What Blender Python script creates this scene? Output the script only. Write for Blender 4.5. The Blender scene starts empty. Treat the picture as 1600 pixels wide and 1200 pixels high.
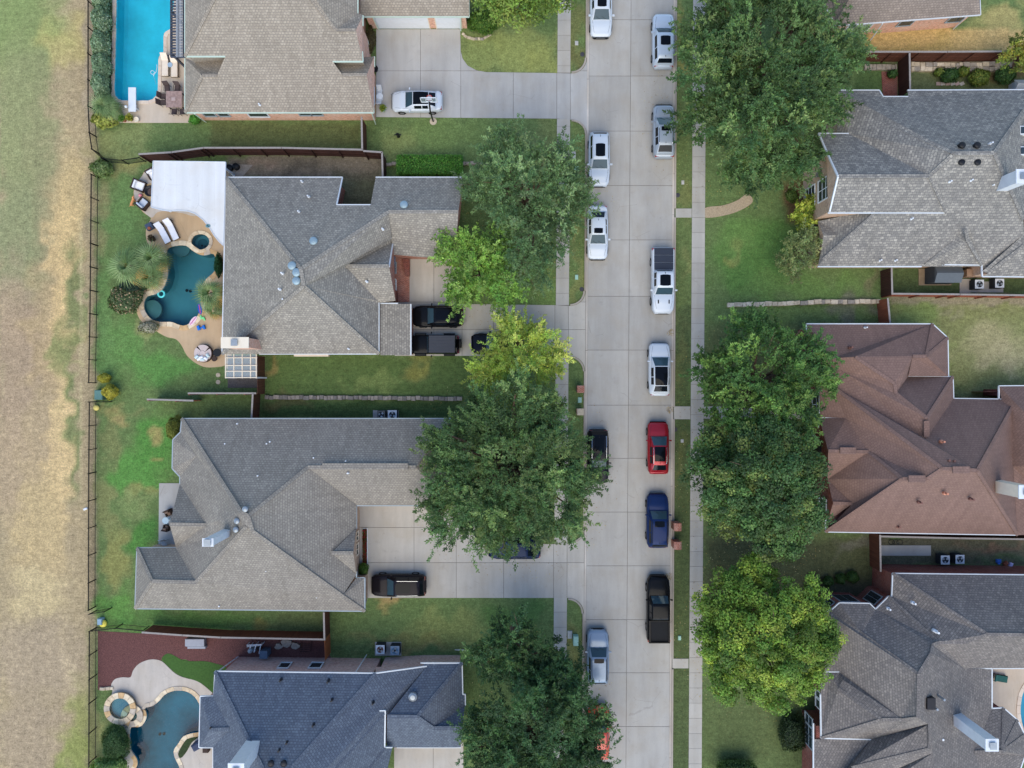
import bpy, bmesh, math, random
import numpy as np
from mathutils import Vector, Matrix

# ------------------------------------------------------------------ camera, sky, sun, exposure
scn = bpy.context.scene
COL = scn.collection
H = 63.4            # drone height above the ground, metres
SC = 17.5           # photograph pixels per metre on the ground
cam_d = bpy.data.cameras.new('camera')
cam = bpy.data.objects.new('camera', cam_d); COL.objects.link(cam)
cam.location = (0, 0, H); cam.rotation_euler = (0, 0, 0)
cam_d.sensor_width = 36; cam_d.lens = 36 * H * SC / 1600
cam_d.clip_start = 1; cam_d.clip_end = 9000
scn.camera = cam
SUN_EL = math.radians(50); SUN_ROT = math.radians(186)
wd = bpy.data.worlds.new('World'); scn.world = wd; wd.use_nodes = True
wn = wd.node_tree; bg = wn.nodes['Background']
sky = wn.nodes.new('ShaderNodeTexSky'); sky.sky_type = 'NISHITA'; sky.sun_disc = False
sky.sun_elevation = SUN_EL; sky.sun_rotation = SUN_ROT
sky.air_density = 1.0; sky.dust_density = 0.3; sky.ozone_density = 3.5
wn.links.new(sky.outputs[0], bg.inputs[0]); bg.inputs[1].default_value = 0.15
sl = bpy.data.lights.new('sun', 'SUN'); sl.energy = 1.5; sl.angle = math.radians(70); sl.color = (1.0, 0.87, 0.60)
so = bpy.data.objects.new('sun', sl); COL.objects.link(so)
so.rotation_euler = (math.pi/2 - SUN_EL, 0, math.radians(-6)); so.location = (0, -40, 80)
scn.view_settings.view_transform = 'Standard'; scn.view_settings.look = 'None'
scn.view_settings.gamma = 1; scn.view_settings.use_curve_mapping = False
scn.view_settings.exposure = 1.08
scn.render.engine = 'CYCLES'
scn.cycles.use_denoising = True
scn.cycles.max_bounces = 6; scn.cycles.transparent_max_bounces = 8
scn.cycles.caustics_reflective = False; scn.cycles.caustics_refractive = False

# ------------------------------------------------------------------ helpers
rnd = random.Random(7)
ORG = {}
def P(px, py, z=0.0):
    k = (1 - z/H)/SC
    return Vector(((px-800)*k, (600-py)*k, z))
def srgb(r, g, b):
    def f(c):
        c /= 255.0
        return c/12.92 if c <= .04045 else ((c+.055)/1.055)**2.4
    return (f(r), f(g), f(b), 1.0)
def empty(name, loc, rz=0, parent=None):
    o = bpy.data.objects.new(name, None); COL.objects.link(o)
    o.location = loc; o.rotation_euler = (0, 0, rz); o.empty_display_size = .3
    ORG[o.name] = Vector(loc)
    return o
def tag(o, label=None, cat=None, group=None, kind=None):
    if label: o['label'] = label
    if cat: o['category'] = cat
    if group: o['group'] = group
    if kind: o['kind'] = kind
    return o
def thing(name, label, cat, loc=(0,0,0), rz=0, group=None):
    return tag(empty(name, loc, rz), label, cat, group)
def make_mesh(name, V, F, uv=True, smooth=False, up=False):
    me = bpy.data.meshes.new(name)
    me.from_pydata([tuple(v) for v in V], [], [tuple(f) for f in F])
    if up:
        bad = [i for i, p in enumerate(me.polygons) if p.normal.z < 0]
        if bad:
            bm = bmesh.new(); bm.from_mesh(me); bm.faces.ensure_lookup_table()
            bmesh.ops.reverse_faces(bm, faces=[bm.faces[i] for i in bad]); bm.to_mesh(me); bm.free()
    if uv:
        ul = me.uv_layers.new(name='UVMap')
        for p in me.polygons:
            n = p.normal
            if abs(n.z) > .999: u = Vector((1,0,0)); v = Vector((0,1,0))
            else:
                u = Vector((0,0,1)).cross(n).normalized(); v = n.cross(u)
            for li in p.loop_indices:
                c = me.vertices[me.loops[li].vertex_index].co
                ul.data[li].uv = (c.dot(u), c.dot(v))
    if smooth:
        me.polygons.foreach_set('use_smooth', [True]*len(me.polygons))
    me.update()
    return me
def add(name, V, F, mat, parent=None, local=False, **kw):
    """one mesh object; V in world metres (made relative to the parent's origin) unless local"""
    o0 = Vector((0,0,0))
    if parent is not None and not local: o0 = ORG.get(parent.name, Vector((0,0,0)))
    V = [Vector(v)-o0 for v in V]
    me = make_mesh(name, V, F, **kw)
    if mat is not None:
        for m in (mat if isinstance(mat, (list, tuple)) else [mat]): me.materials.append(m)
    o = bpy.data.objects.new(name, me); COL.objects.link(o)
    if parent is not None:
        o.parent = parent; ORG[o.name] = o0
    return o
class MB:
    """collects simple solids into one mesh"""
    def __init__(s): s.V = []; s.F = []
    def raw(s, V, F):
        n = len(s.V); s.V += [Vector(v) for v in V]; s.F += [tuple(i+n for i in f) for f in F]; return s
    def box(s, x0, y0, z0, x1, y1, z1, M=None):
        V = [Vector(c) for c in ((x0,y0,z0),(x1,y0,z0),(x1,y1,z0),(x0,y1,z0),(x0,y0,z1),(x1,y0,z1),(x1,y1,z1),(x0,y1,z1))]
        if M is not None: V = [M @ v for v in V]
        return s.raw(V, [(3,2,1,0),(4,5,6,7),(0,1,5,4),(1,2,6,5),(2,3,7,6),(3,0,4,7)])
    def cbox(s, c, d, rz=0, b=0):
        """box with chamfered top edges centred at c (bottom at c.z)"""
        M = Matrix.Translation(c) @ Matrix.Rotation(rz, 4, 'Z')
        x, y, z = d[0]/2, d[1]/2, d[2]
        if not b: return s.box(-x,-y,0,x,y,z,M)
        R = [(-x,-y,0),(x,-y,0),(x,y,0),(-x,y,0),(-x,-y,z-b),(x,-y,z-b),(x,y,z-b),(-x,y,z-b),(-x+b,-y+b,z),(x-b,-y+b,z),(x-b,y-b,z),(-x+b,y-b,z)]
        return s.raw([M @ Vector(v) for v in R], [(3,2,1,0),(8,9,10,11),(0,1,5,4),(1,2,6,5),(2,3,7,6),(3,0,4,7),(4,5,9,8),(5,6,10,9),(6,7,11,10),(7,4,8,11)])
    def beam(s, p, q, w, h, drop=0):
        """rectangular bar from p to q, w wide (horizontal), h high, top at line + h - drop"""
        p = Vector(p); q = Vector(q); d = (q-p)
        if d.length < 1e-6: return s
        d.normalize()
        side = d.cross(Vector((0,0,1)))
        if side.length < 1e-4: side = Vector((1,0,0))
        side.normalize(); up = side.cross(d)
        a = side*w/2
        V = [p-a-up*drop, p+a-up*drop, q+a-up*drop, q-a-up*drop, p-a+up*(h-drop), p+a+up*(h-drop), q+a+up*(h-drop), q-a+up*(h-drop)]
        return s.raw(V, [(0,1,2,3),(7,6,5,4),(1,0,4,5),(2,1,5,6),(3,2,6,7),(0,3,7,4)])
    def tube(s, pts, rs, n=8, caps=True):
        pts = [Vector(p) for p in pts]; k = len(pts); base = len(s.V)
        if not isinstance(rs, (list, tuple)): rs = [rs]*k
        prev = None
        for i, p in enumerate(pts):
            d = (pts[min(i+1,k-1)]-pts[max(i-1,0)]).normalized()
            a = prev if prev is not None else (Vector((1,0,0)) if abs(d.x) < .9 else Vector((0,1,0)))
            a = (a - d*a.dot(d)).normalized(); prev = a; b = d.cross(a)
            for j in range(n):
                t = 2*math.pi*j/n
                s.V.append(p + (a*math.cos(t)+b*math.sin(t))*rs[i])
        for i in range(k-1):
            for j in range(n):
                s.F.append((base+i*n+j, base+i*n+(j+1)%n, base+(i+1)*n+(j+1)%n, base+(i+1)*n+j))
        if caps:
            s.F.append(tuple(base+j for j in range(n-1,-1,-1))); s.F.append(tuple(base+(k-1)*n+j for j in range(n)))
        return s
    def lathe(s, c, prof, n=16, sx=1, sy=1):
        """prof: (r, z) from the bottom up round c"""
        c = Vector(c); base = len(s.V); k = len(prof)
        for r, z in prof:
            for j in range(n):
                t = 2*math.pi*j/n; s.V.append(c+Vector((r*math.cos(t)*sx, r*math.sin(t)*sy, z)))
        for i in range(k-1):
            for j in range(n):
                s.F.append((base+i*n+j, base+i*n+(j+1)%n, base+(i+1)*n+(j+1)%n, base+(i+1)*n+j))
        s.F.append(tuple(base+j for j in range(n-1,-1,-1))); s.F.append(tuple(base+(k-1)*n+j for j in range(n)))
        return s
    def prism(s, poly, z0, z1):
        n = len(poly); a = sum(poly[i][0]*poly[(i+1)%n][1]-poly[(i+1)%n][0]*poly[i][1] for i in range(n))
        if a < 0: poly = poly[::-1]
        V = [Vector((p[0],p[1],z0)) for p in poly]+[Vector((p[0],p[1],z1)) for p in poly]
        return s.raw(V, [tuple(range(n-1,-1,-1)), tuple(range(n,2*n))]+[(i,(i+1)%n,n+(i+1)%n,n+i) for i in range(n)])
    def build(s, name, mat, parent=None, **kw): return add(name, s.V, s.F, mat, parent, **kw)
def offset(poly, d):
    """offset a simple polygon of 2D points; d > 0 shrinks"""
    n = len(poly); a = sum(poly[i][0]*poly[(i+1)%n][1]-poly[(i+1)%n][0]*poly[i][1] for i in range(n))
    sg = 1 if a > 0 else -1; out = []
    for i in range(n):
        p0 = Vector(poly[i-1][:2]); p = Vector(poly[i][:2]); p1 = Vector(poly[(i+1)%n][:2])
        e0 = (p-p0).normalized(); e1 = (p1-p).normalized()
        n0 = Vector((-e0.y,e0.x))*sg; n1 = Vector((-e1.y,e1.x))*sg
        m = n0+n1; l = m.dot(n1)
        if l < .25: l = .25; 
        out.append(p+m*(d/l))
    return out
def clip(poly, x0, y0, x1, y1):
    def half(pts, f, inter):
        out = []
        for i in range(len(pts)):
            a = pts[i-1]; b = pts[i]; fa = f(a); fb = f(b)
            if fa != fb: out.append(inter(a,b))
            if fb: out.append(b)
        return out
    def ix(x): return lambda a,b: (x, a[1]+(b[1]-a[1])*(x-a[0])/(b[0]-a[0]))
    def iy(y): return lambda a,b: (a[0]+(b[0]-a[0])*(y-a[1])/(b[1]-a[1]), y)
    p = list(poly)
    for f, g in ((lambda q: q[0] >= x0, ix(x0)), (lambda q: q[0] <= x1, ix(x1)), (lambda q: q[1] >= y0, iy(y0)), (lambda q: q[1] <= y1, iy(y1))):
        if not p: return []
        p = half(p, f, g)
    return p
def smooth_poly(pts, n=5, closed=True):
    out = []; k = len(pts)
    for i in range(k if closed else k-1):
        a, b, c, d = (pts[(i-1)%k] if closed or i > 0 else pts[0]), pts[i], pts[(i+1)%k], (pts[(i+2)%k] if closed or i+2 < k else pts[k-1])
        for j in range(n):
            t = j/n
            out.append(tuple(.5*((2*b[m])+(-a[m]+c[m])*t+(2*a[m]-5*b[m]+4*c[m]-d[m])*t*t+(-a[m]+3*b[m]-3*c[m]+d[m])*t**3) for m in range(2)))
    if not closed: out.append(tuple(pts[-1][:2]))
    return out
def pxs(poly, z=0): return [P(x, y, z) for x, y in poly]
def in_poly(X, Y, poly):
    r = np.zeros(X.shape, bool); n = len(poly)
    for i in range(n):
        x0, y0 = poly[i-1][:2]; x1, y1 = poly[i][:2]
        if y0 == y1: continue
        c = ((y0 > Y) != (y1 > Y)) & (X < (x1-x0)*(Y-y0)/(y1-y0)+x0)
        r ^= c
    return r
def sheet(name, outer, holes, z, mat, parent=None, thick=.05):
    """flat sheet with holes (world 2D points) and a rim going down"""
    bm = bmesh.new(); edges = []
    for loop in [outer]+holes:
        vs = [bm.verts.new((p[0],p[1],z)) for p in loop]
        es = [bm.edges.new((vs[i-1], vs[i])) for i in range(len(vs))]; edges += es
    bmesh.ops.triangle_fill(bm, edges=edges, use_beauty=True)
    for f in bm.faces:
        if f.normal.z < 0: f.normal_flip()
    if thick:
        be = [e for e in bm.edges if len(e.link_faces) == 1]
        r = bmesh.ops.extrude_edge_only(bm, edges=be)
        for v in [g for g in r['geom'] if isinstance(g, bmesh.types.BMVert)]: v.co.z -= thick
    bm.verts.index_update()
    V = [v.co.copy() for v in bm.verts]; F = [tuple(v.index for v in f.verts) for f in bm.faces]; bm.free()
    return add(name, V, F, mat, parent)

# ------------------------------------------------------------------ materials
def nmat(name, rough=.8, spec=.3):
    m = bpy.data.materials.new(name); m.use_nodes = True
    nt = m.node_tree; b = nt.nodes['Principled BSDF']
    b.inputs['Roughness'].default_value = rough; b.inputs['Specular IOR Level'].default_value = spec
    return m, nt, b
def N(nt, typ, **kw):
    n = nt.nodes.new(typ)
    for k, v in kw.items(): setattr(n, k, v)
    return n
def noise(nt, vec, scale, detail=4, rough=.55, dist=0):
    n = N(nt, 'ShaderNodeTexNoise'); n.inputs['Scale'].default_value = scale; n.inputs['Detail'].default_value = detail
    n.inputs['Roughness'].default_value = rough; n.inputs['Distortion'].default_value = dist
    if vec is not None: nt.links.new(vec, n.inputs['Vector'])
    return n.outputs['Fac']
def maprange(nt, fac, a, b, c, d):
    n = N(nt, 'ShaderNodeMapRange')
    for i, v in zip((1,2,3,4), (a,b,c,d)): n.inputs[i].default_value = v
    nt.links.new(fac, n.inputs[0]); return n.outputs[0]
def mixc(nt, fac, A, B, mode='MIX'):
    n = N(nt, 'ShaderNodeMix', data_type='RGBA', blend_type=mode)
    for s, v in ((0, fac), (6, A), (7, B)):
        if isinstance(v, (int, float)): n.inputs[s].default_value = v
        elif isinstance(v, tuple): n.inputs[s].default_value = v
        else: nt.links.new(v, n.inputs[s])
    return n.outputs[2]
def math_n(nt, op, a, b):
    n = N(nt, 'ShaderNodeMath', operation=op)
    for s, v in ((0,a),(1,b)):
        if isinstance(v, (int,float)): n.inputs[s].default_value = v
        else: nt.links.new(v, n.inputs[s])
    return n.outputs[0]
def grey(nt, v):
    n = N(nt, 'ShaderNodeCombineColor'); 
    for i in range(3): nt.links.new(v, n.inputs[i])
    return n.outputs[0]
def bump(nt, b, h, strength=.4, dist=.02):
    n = N(nt, 'ShaderNodeBump'); n.inputs['Strength'].default_value = strength; n.inputs['Distance'].default_value = dist
    nt.links.new(h, n.inputs['Height']); nt.links.new(n.outputs[0], b.inputs['Normal'])
def pos(nt): return N(nt, 'ShaderNodeNewGeometry').outputs['Position']
_simple = {}
def simple(name, rgb, rough=.7, spec=.3, metal=0, var=.12, scale=3., bmp=0, coat=0, emit=0):
    """plain material with a little colour noise; rgb is 8-bit sRGB of the surface itself"""
    key = (name, rgb, rough, metal, var, scale)
    if key in _simple: return _simple[key]
    m, nt, b = nmat(name, rough, spec)
    b.inputs['Metallic'].default_value = metal
    if coat: b.inputs['Coat Weight'].default_value = coat; b.inputs['Coat Roughness'].default_value = .05
    if var:
        g = pos(nt); f = maprange(nt, noise(nt, g, scale, 5), .3, .7, 1-var, 1+var)
        nt.links.new(mixc(nt, 1.0, srgb(*rgb), grey(nt, f), 'MULTIPLY'), b.inputs['Base Color'])
        if bmp: bump(nt, b, noise(nt, g, scale*6, 4), bmp, .01)
    else: b.inputs['Base Color'].default_value = srgb(*rgb)
    _simple[key] = m; return m
def concrete(name, rgb, stain=.1, warm=0):
    m, nt, b = nmat(name, .85, .25); g = pos(nt)
    mp = N(nt, 'ShaderNodeMapping'); mp.inputs['Scale'].default_value = (1.6, .25, 1); nt.links.new(g, mp.inputs[0])
    f1 = maprange(nt, noise(nt, mp.outputs[0], 1.1, 5, .6), .25, .75, 1-stain, 1+stain)
    f2 = maprange(nt, noise(nt, g, 14, 6, .7), .2, .8, .94, 1.06)
    f3 = maprange(nt, noise(nt, g, .35, 6, .6), .3, .7, 1-stain*.8, 1+stain*.6)
    sp = maprange(nt, noise(nt, g, 3.2, 3, .5), .68, .78, 1, .86)      # small oil and tyre spots
    oi = N(nt, 'ShaderNodeObjectInfo'); f4 = maprange(nt, oi.outputs['Random'], 0, 1, .93, 1.05)
    vo = N(nt, 'ShaderNodeTexVoronoi', feature='DISTANCE_TO_EDGE'); vo.inputs['Scale'].default_value = .42; nt.links.new(mixc(nt, .12, g, N(nt, 'ShaderNodeTexNoise').outputs['Color']), vo.inputs['Vector'])
    crack = maprange(nt, vo.outputs['Distance'], .003, .009, .84, 1); crm = maprange(nt, noise(nt, g, .3, 2), .6, .64, 0, 1)
    cr = math_n(nt, 'MAXIMUM', crack, math_n(nt, 'SUBTRACT', 1, crm))
    oil = maprange(nt, noise(nt, g, .9, 3, .6, .4), .62, .76, 1, .87)
    f = math_n(nt, 'MULTIPLY', math_n(nt, 'MULTIPLY', f1, f2), math_n(nt, 'MULTIPLY', math_n(nt, 'MULTIPLY', f3, sp), f4))
    tc = N(nt, 'ShaderNodeTexCoord'); sx = N(nt, 'ShaderNodeSeparateXYZ'); nt.links.new(tc.outputs['Generated'], sx.inputs[0])
    trk = maprange(nt, math_n(nt, 'ABSOLUTE', math_n(nt, 'SUBTRACT', sx.outputs[0], .5), 0), .0, .45, .95, 1.02)     # traffic film in the middle of each slab
    f = math_n(nt, 'MULTIPLY', f, math_n(nt, 'MULTIPLY', math_n(nt, 'MULTIPLY', cr, trk), oil))
    c = mixc(nt, 1.0, srgb(*rgb), grey(nt, f), 'MULTIPLY')
    c = mixc(nt, maprange(nt, noise(nt, g, .5, 4), .45, .75, 0, .35), c, srgb(*(int(rgb[0]*.93), int(rgb[1]*.88), int(rgb[2]*.8))))
    nt.links.new(c, b.inputs['Base Color']); bump(nt, b, noise(nt, g, 40, 3), .15, .01)
    return m
def shingle(name, c1, c2, dark, bw=.34, rh=.2, weather=.12, rough=.9):
    m, nt, b = nmat(name, rough, .2)
    uv = N(nt, 'ShaderNodeUVMap'); g = pos(nt)
    br = N(nt, 'ShaderNodeTexBrick'); nt.links.new(uv.outputs[0], br.inputs['Vector'])
    br.inputs['Scale'].default_value = 1; br.inputs['Brick Width'].default_value = bw; br.inputs['Row Height'].default_value = rh
    br.inputs['Mortar Size'].default_value = .018; br.inputs['Mortar Smooth'].default_value = .3; br.inputs['Bias'].default_value = 0
    br.offset = .5; br.inputs['Color1'].default_value = srgb(*c1); br.inputs['Color2'].default_value = srgb(*c2); br.inputs['Mortar'].default_value = srgb(*dark)
    mp = N(nt, 'ShaderNodeMapping'); mp.inputs['Scale'].default_value = (4.2, 6.5, 1); nt.links.new(uv.outputs[0], mp.inputs[0])
    blot = maprange(nt, noise(nt, mp.outputs[0], 1, 2, .6), .45, .57, 0, .6)
    c = mixc(nt, blot, br.outputs['Color'], mixc(nt, .6, srgb(*dark), srgb(*c2)))
    mp2 = N(nt, 'ShaderNodeMapping'); mp2.inputs['Scale'].default_value = (2.2, .16, 1); nt.links.new(uv.outputs[0], mp2.inputs[0])
    streak = maprange(nt, noise(nt, mp2.outputs[0], 1, 4, .6), .3, .7, .9, 1.08)      # rain streaks down the slope
    w = math_n(nt, 'MULTIPLY', streak, maprange(nt, noise(nt, g, .45, 5, .6), .3, .7, 1-weather, 1+weather))
    w2 = maprange(nt, noise(nt, g, 9, 5, .7), .25, .75, .88, 1.12)
    c = mixc(nt, 1.0, c, grey(nt, math_n(nt, 'MULTIPLY', w, w2)), 'MULTIPLY')
    nt.links.new(c, b.inputs['Base Color']); bump(nt, b, br.outputs['Fac'], -.35, .02)
    return m
def brick(name, c1, c2, mortar, rough=.85):
    m, nt, b = nmat(name, rough, .2)
    uv = N(nt, 'ShaderNodeUVMap'); g = pos(nt)
    br = N(nt, 'ShaderNodeTexBrick'); nt.links.new(uv.outputs[0], br.inputs['Vector'])
    br.inputs['Scale'].default_value = 1; br.inputs['Brick Width'].default_value = .24; br.inputs['Row Height'].default_value = .085
    br.inputs['Mortar Size'].default_value = .01; br.inputs['Color1'].default_value = srgb(*c1); br.inputs['Color2'].default_value = srgb(*c2); br.inputs['Mortar'].default_value = srgb(*mortar)
    mp = N(nt, 'ShaderNodeMapping'); mp.inputs['Scale'].default_value = (4, 11, 1); nt.links.new(uv.outputs[0], mp.inputs[0])
    f = maprange(nt, noise(nt, mp.outputs[0], 1, 2), .3, .7, .7, 1.3)
    c = mixc(nt, 1.0, br.outputs['Color'], grey(nt, f), 'MULTIPLY')
    c = mixc(nt, maprange(nt, noise(nt, g, .8, 3), .4, .7, 0, .3), c, srgb(*mortar))
    nt.links.new(c, b.inputs['Base Color']); bump(nt, b, br.outputs['Fac'], -.3, .01)
    return m
def wood(name, rgb, rgb2, rough=.75, scale=(7,7,.6)):
    m, nt, b = nmat(name, rough, .25); g = pos(nt)
    mp = N(nt, 'ShaderNodeMapping'); mp.inputs['Scale'].default_value = scale; nt.links.new(g, mp.inputs[0])
    f = maprange(nt, noise(nt, mp.outputs[0], 1, 4), .3, .7, 0, 1)
    c = mixc(nt, f, srgb(*rgb), srgb(*rgb2)); nt.links.new(c, b.inputs['Base Color'])
    return m
def grass_mat():
    m, nt, b = nmat('grass', .9, .1); g = pos(nt)
    at = N(nt, 'ShaderNodeAttribute'); at.attribute_name = 'Col'
    f1 = maprange(nt, noise(nt, g, 7, 6, .8), .25, .75, .45, 1.55)
    f2 = maprange(nt, noise(nt, g, 1.8, 6, .7), .3, .7, .78, 1.22)
    mp = N(nt, 'ShaderNodeMapping'); mp.inputs['Scale'].default_value = (.5, 3.2, 1); nt.links.new(g, mp.inputs[0])
    f3 = maprange(nt, noise(nt, mp.outputs[0], 1.6, 3), .35, .65, .94, 1.06)      # mower stripes
    f = math_n(nt, 'MULTIPLY', math_n(nt, 'MULTIPLY', f1, f2), f3)
    c = mixc(nt, 1.0, at.outputs['Color'], grey(nt, f), 'MULTIPLY')
    tuft = maprange(nt, noise(nt, g, 3.1, 7, .85, .3), .38, .62, .8, 1.2); speck = maprange(nt, noise(nt, g, 2.6, 8, .9), .66, .72, 1, .62)
    c = mixc(nt, 1.0, c, grey(nt, math_n(nt, 'MULTIPLY', tuft, speck)), 'MULTIPLY')
    straw = maprange(nt, noise(nt, g, 5, 6, .75, .5), .55, .75, 0, .4)
    c = mixc(nt, straw, c, mixc(nt, .5, at.outputs['Color'], srgb(172,150,96)))
    nt.links.new(c, b.inputs['Base Color']); bump(nt, b, noise(nt, g, 22, 5, .8), .7, .05)
    return m
def leaf_mat(name='leaf'):
    m, nt, b = nmat(name, .55, .25)
    at = N(nt, 'ShaderNodeAttribute'); at.attribute_name = 'Col'
    nt.links.new(at.outputs['Color'], b.inputs['Base Color'])
    tr = N(nt, 'ShaderNodeBsdfTranslucent'); nt.links.new(mixc(nt, 1.0, at.outputs['Color'], (1.1,1.25,.5,1), 'MULTIPLY'), tr.inputs[0])
    mx = N(nt, 'ShaderNodeMixShader'); mx.inputs[0].default_value = .22
    nt.links.new(b.outputs[0], mx.inputs[1]); nt.links.new(tr.outputs[0], mx.inputs[2])
    nt.links.new(mx.outputs[0], nt.nodes['Material Output'].inputs[0])
    return m
def water_mat(name, tint, ripple=.06, scale=1.4):
    m, nt, b = nmat(name); nt.nodes.remove(b); g = pos(nt)
    t = N(nt, 'ShaderNodeBsdfTransparent'); t.inputs[0].default_value = tint
    gl = N(nt, 'ShaderNodeBsdfGlossy'); gl.inputs['Roughness'].default_value = .02
    fr = N(nt, 'ShaderNodeFresnel'); fr.inputs['IOR'].default_value = 1.33
    bp = N(nt, 'ShaderNodeBump'); bp.inputs['Strength'].default_value = ripple; bp.inputs['Distance'].default_value = .05
    nt.links.new(noise(nt, g, scale, 4, .6, .6), bp.inputs['Height'])
    nt.links.new(bp.outputs[0], gl.inputs['Normal']); nt.links.new(bp.outputs[0], fr.inputs['Normal'])
    mx = N(nt, 'ShaderNodeMixShader'); nt.links.new(fr.outputs[0], mx.inputs[0]); nt.links.new(t.outputs[0], mx.inputs[1]); nt.links.new(gl.outputs[0], mx.inputs[2])
    nt.links.new(mx.outputs[0], nt.nodes['Material Output'].inputs[0])
    return m
def glass_dark(name, rgb=(22,30,36), rough=.04, spec=.8):
    m, nt, b = nmat(name, rough, spec); b.inputs['Base Color'].default_value = srgb(*rgb); return m

M = {}
M['grass'] = grass_mat(); M['leaf'] = leaf_mat()
M['road'] = concrete('road concrete', (167,163,156), .08); M['walk'] = concrete('sidewalk concrete', (173,168,159), .08)
M['drive'] = concrete('driveway concrete', (171,168,163), .09); M['drive_warm'] = concrete('warm driveway concrete', (178,172,162), .09)
M['joint'] = simple('joint filler', (112,108,102), .9, var=.2, scale=4)
M['kerb'] = concrete('kerb concrete', (168,158,146), .12)
M['deck_beige'] = concrete('beige pool deck', (196,180,160), .08); M['deck_tan'] = concrete('tan stamped deck', (186,160,128), .1)
M['deck_grey'] = concrete('pale stamped deck', (190,180,168), .13); M['pebble'] = simple('pebble path', (166,148,122), .9, var=.3, scale=16)
M['trim'] = simple('white trim', (206,210,212), .5, var=.04); M['trim_green'] = simple('pale green gutter', (188,204,188), .5, var=.05)
M['trim_grey'] = simple('grey gutter', (150,160,164), .5, var=.05); M['trim_beige'] = simple('beige trim', (222,208,186), .6, var=.05)
M['white'] = simple('white paint', (214,217,220), .45, var=.03); M['siding'] = simple('white siding', (196,200,204), .6, var=.05)
M['glass'] = glass_dark('window glass', (46,56,60), .06, .7); M['metal_dark'] = simple('dark metal', (38,38,42), .45, metal=.3, var=.1)
M['metal_grey'] = simple('galvanised metal', (150,156,160), .4, metal=.5, var=.1); M['black'] = simple('black plastic', (22,23,26), .5, var=.1)
M['brick_red'] = brick('red brick', (140,70,52), (170,96,74), (176,156,142)); M['brick_orange'] = brick('orange brick', (196,132,104), (214,160,132), (216,198,182))
M['brick_tan'] = brick('tan brick', (186,150,122), (160,124,100), (196,180,160)); M['brick_pink'] = brick('pink brick', (176,128,116), (198,160,146), (206,190,180))
M['brick_dark'] = brick('dark red brick', (128,58,48), (104,44,38), (150,120,108))
M['fence'] = wood('brown fence boards', (74,44,34), (98,60,46)); M['fence_red'] = wood('red brown fence', (122,66,48), (146,84,60)); M['fence_dark'] = wood('dark fence', (52,32,28), (70,44,38))
M['fence_orange'] = wood('orange cedar', (166,98,60), (142,82,52)); M['cap'] = simple('weathered fence cap', (146,138,132), .8, var=.15, scale=8)
M['iron'] = simple('black iron', (26,24,24), .5, metal=.4, var=.1)
M['bark'] = simple('bark', (104,84,70), .9, var=.3, scale=9, bmp=.6); M['mulch'] = simple('red mulch', (98,64,60), .95, var=.4, scale=12, bmp=1.)
M['soil'] = simple('dark soil', (74,60,52), .95, var=.35, scale=10, bmp=1.)
M['stone'] = simple('limestone', (186,170,146), .85, var=.2, scale=5, bmp=.5); M['stone_pink'] = simple('flagstone', (204,182,150), .8, var=.22, scale=3.5, bmp=.4); M['stone_grey'] = simple('grey fieldstone', (150,140,128), .9, var=.25, scale=5, bmp=.5)
M['terracotta'] = simple('terracotta', (150,84,60), .8, var=.15); M['fabric_cream'] = simple('cream fabric', (222,206,186), .85, var=.06); M['fabric_white'] = simple('white cushion', (232,232,236), .85, var=.04)
M['wicker'] = simple('brown wicker', (62,48,42), .8, var=.25, scale=20)

# ------------------------------------------------------------------ pools (outlines in photograph pixels, used by the ground too)
POOL1 = [(184,-60),(279,-60),(268,45),(256,52),(256,82),(248,89),(247,147),(237,157.5),(187,157.5),(179,148),(181,60)]
POOL2 = smooth_poly([(262,389),(276,384),(291,384),(300,391),(312,398),(322,399),(332,396),(337,402),(338,415),(334,426),(322,437),(315,452),(314,478),(310,492),(300,503),(288,509),(276,506),(268,503),(250,503),(236,498),(227,486),(225,474),(230,463),(243,460),(254,452),(260,440),(263,425),(260,405)], 4)
SPA2 = [(313.5+14.5*math.cos(t*.4189), 378+12.5*math.sin(t*.4189)) for t in range(15)]
POOL3 = smooth_poly([(226,1106),(238,1103),(248,1096),(258,1085),(272,1079),(288,1079),(300,1084),(309,1094),(314,1108),(316,1140),(300,1145),(287,1150),(280,1160),(272,1172),(274,1184),(280,1196),(284,1215),(282,1250),(240,1270),(206,1250),(204,1215),(215,1196),(214,1184),(204,1170),(203,1150),(205,1136),(220,1135),(228,1125),(230,1115)], 4)
SPA3 = [(187+17.5*math.cos(t*.3491), 1107.5+17*math.sin(t*.3491)) for t in range(18)]
POOL4 = smooth_poly([(1640,1060),(1612,1065),(1600,1078),(1595,1095),(1594,1115),(1598,1135),(1606,1150),(1640,1160)], 4)

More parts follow.
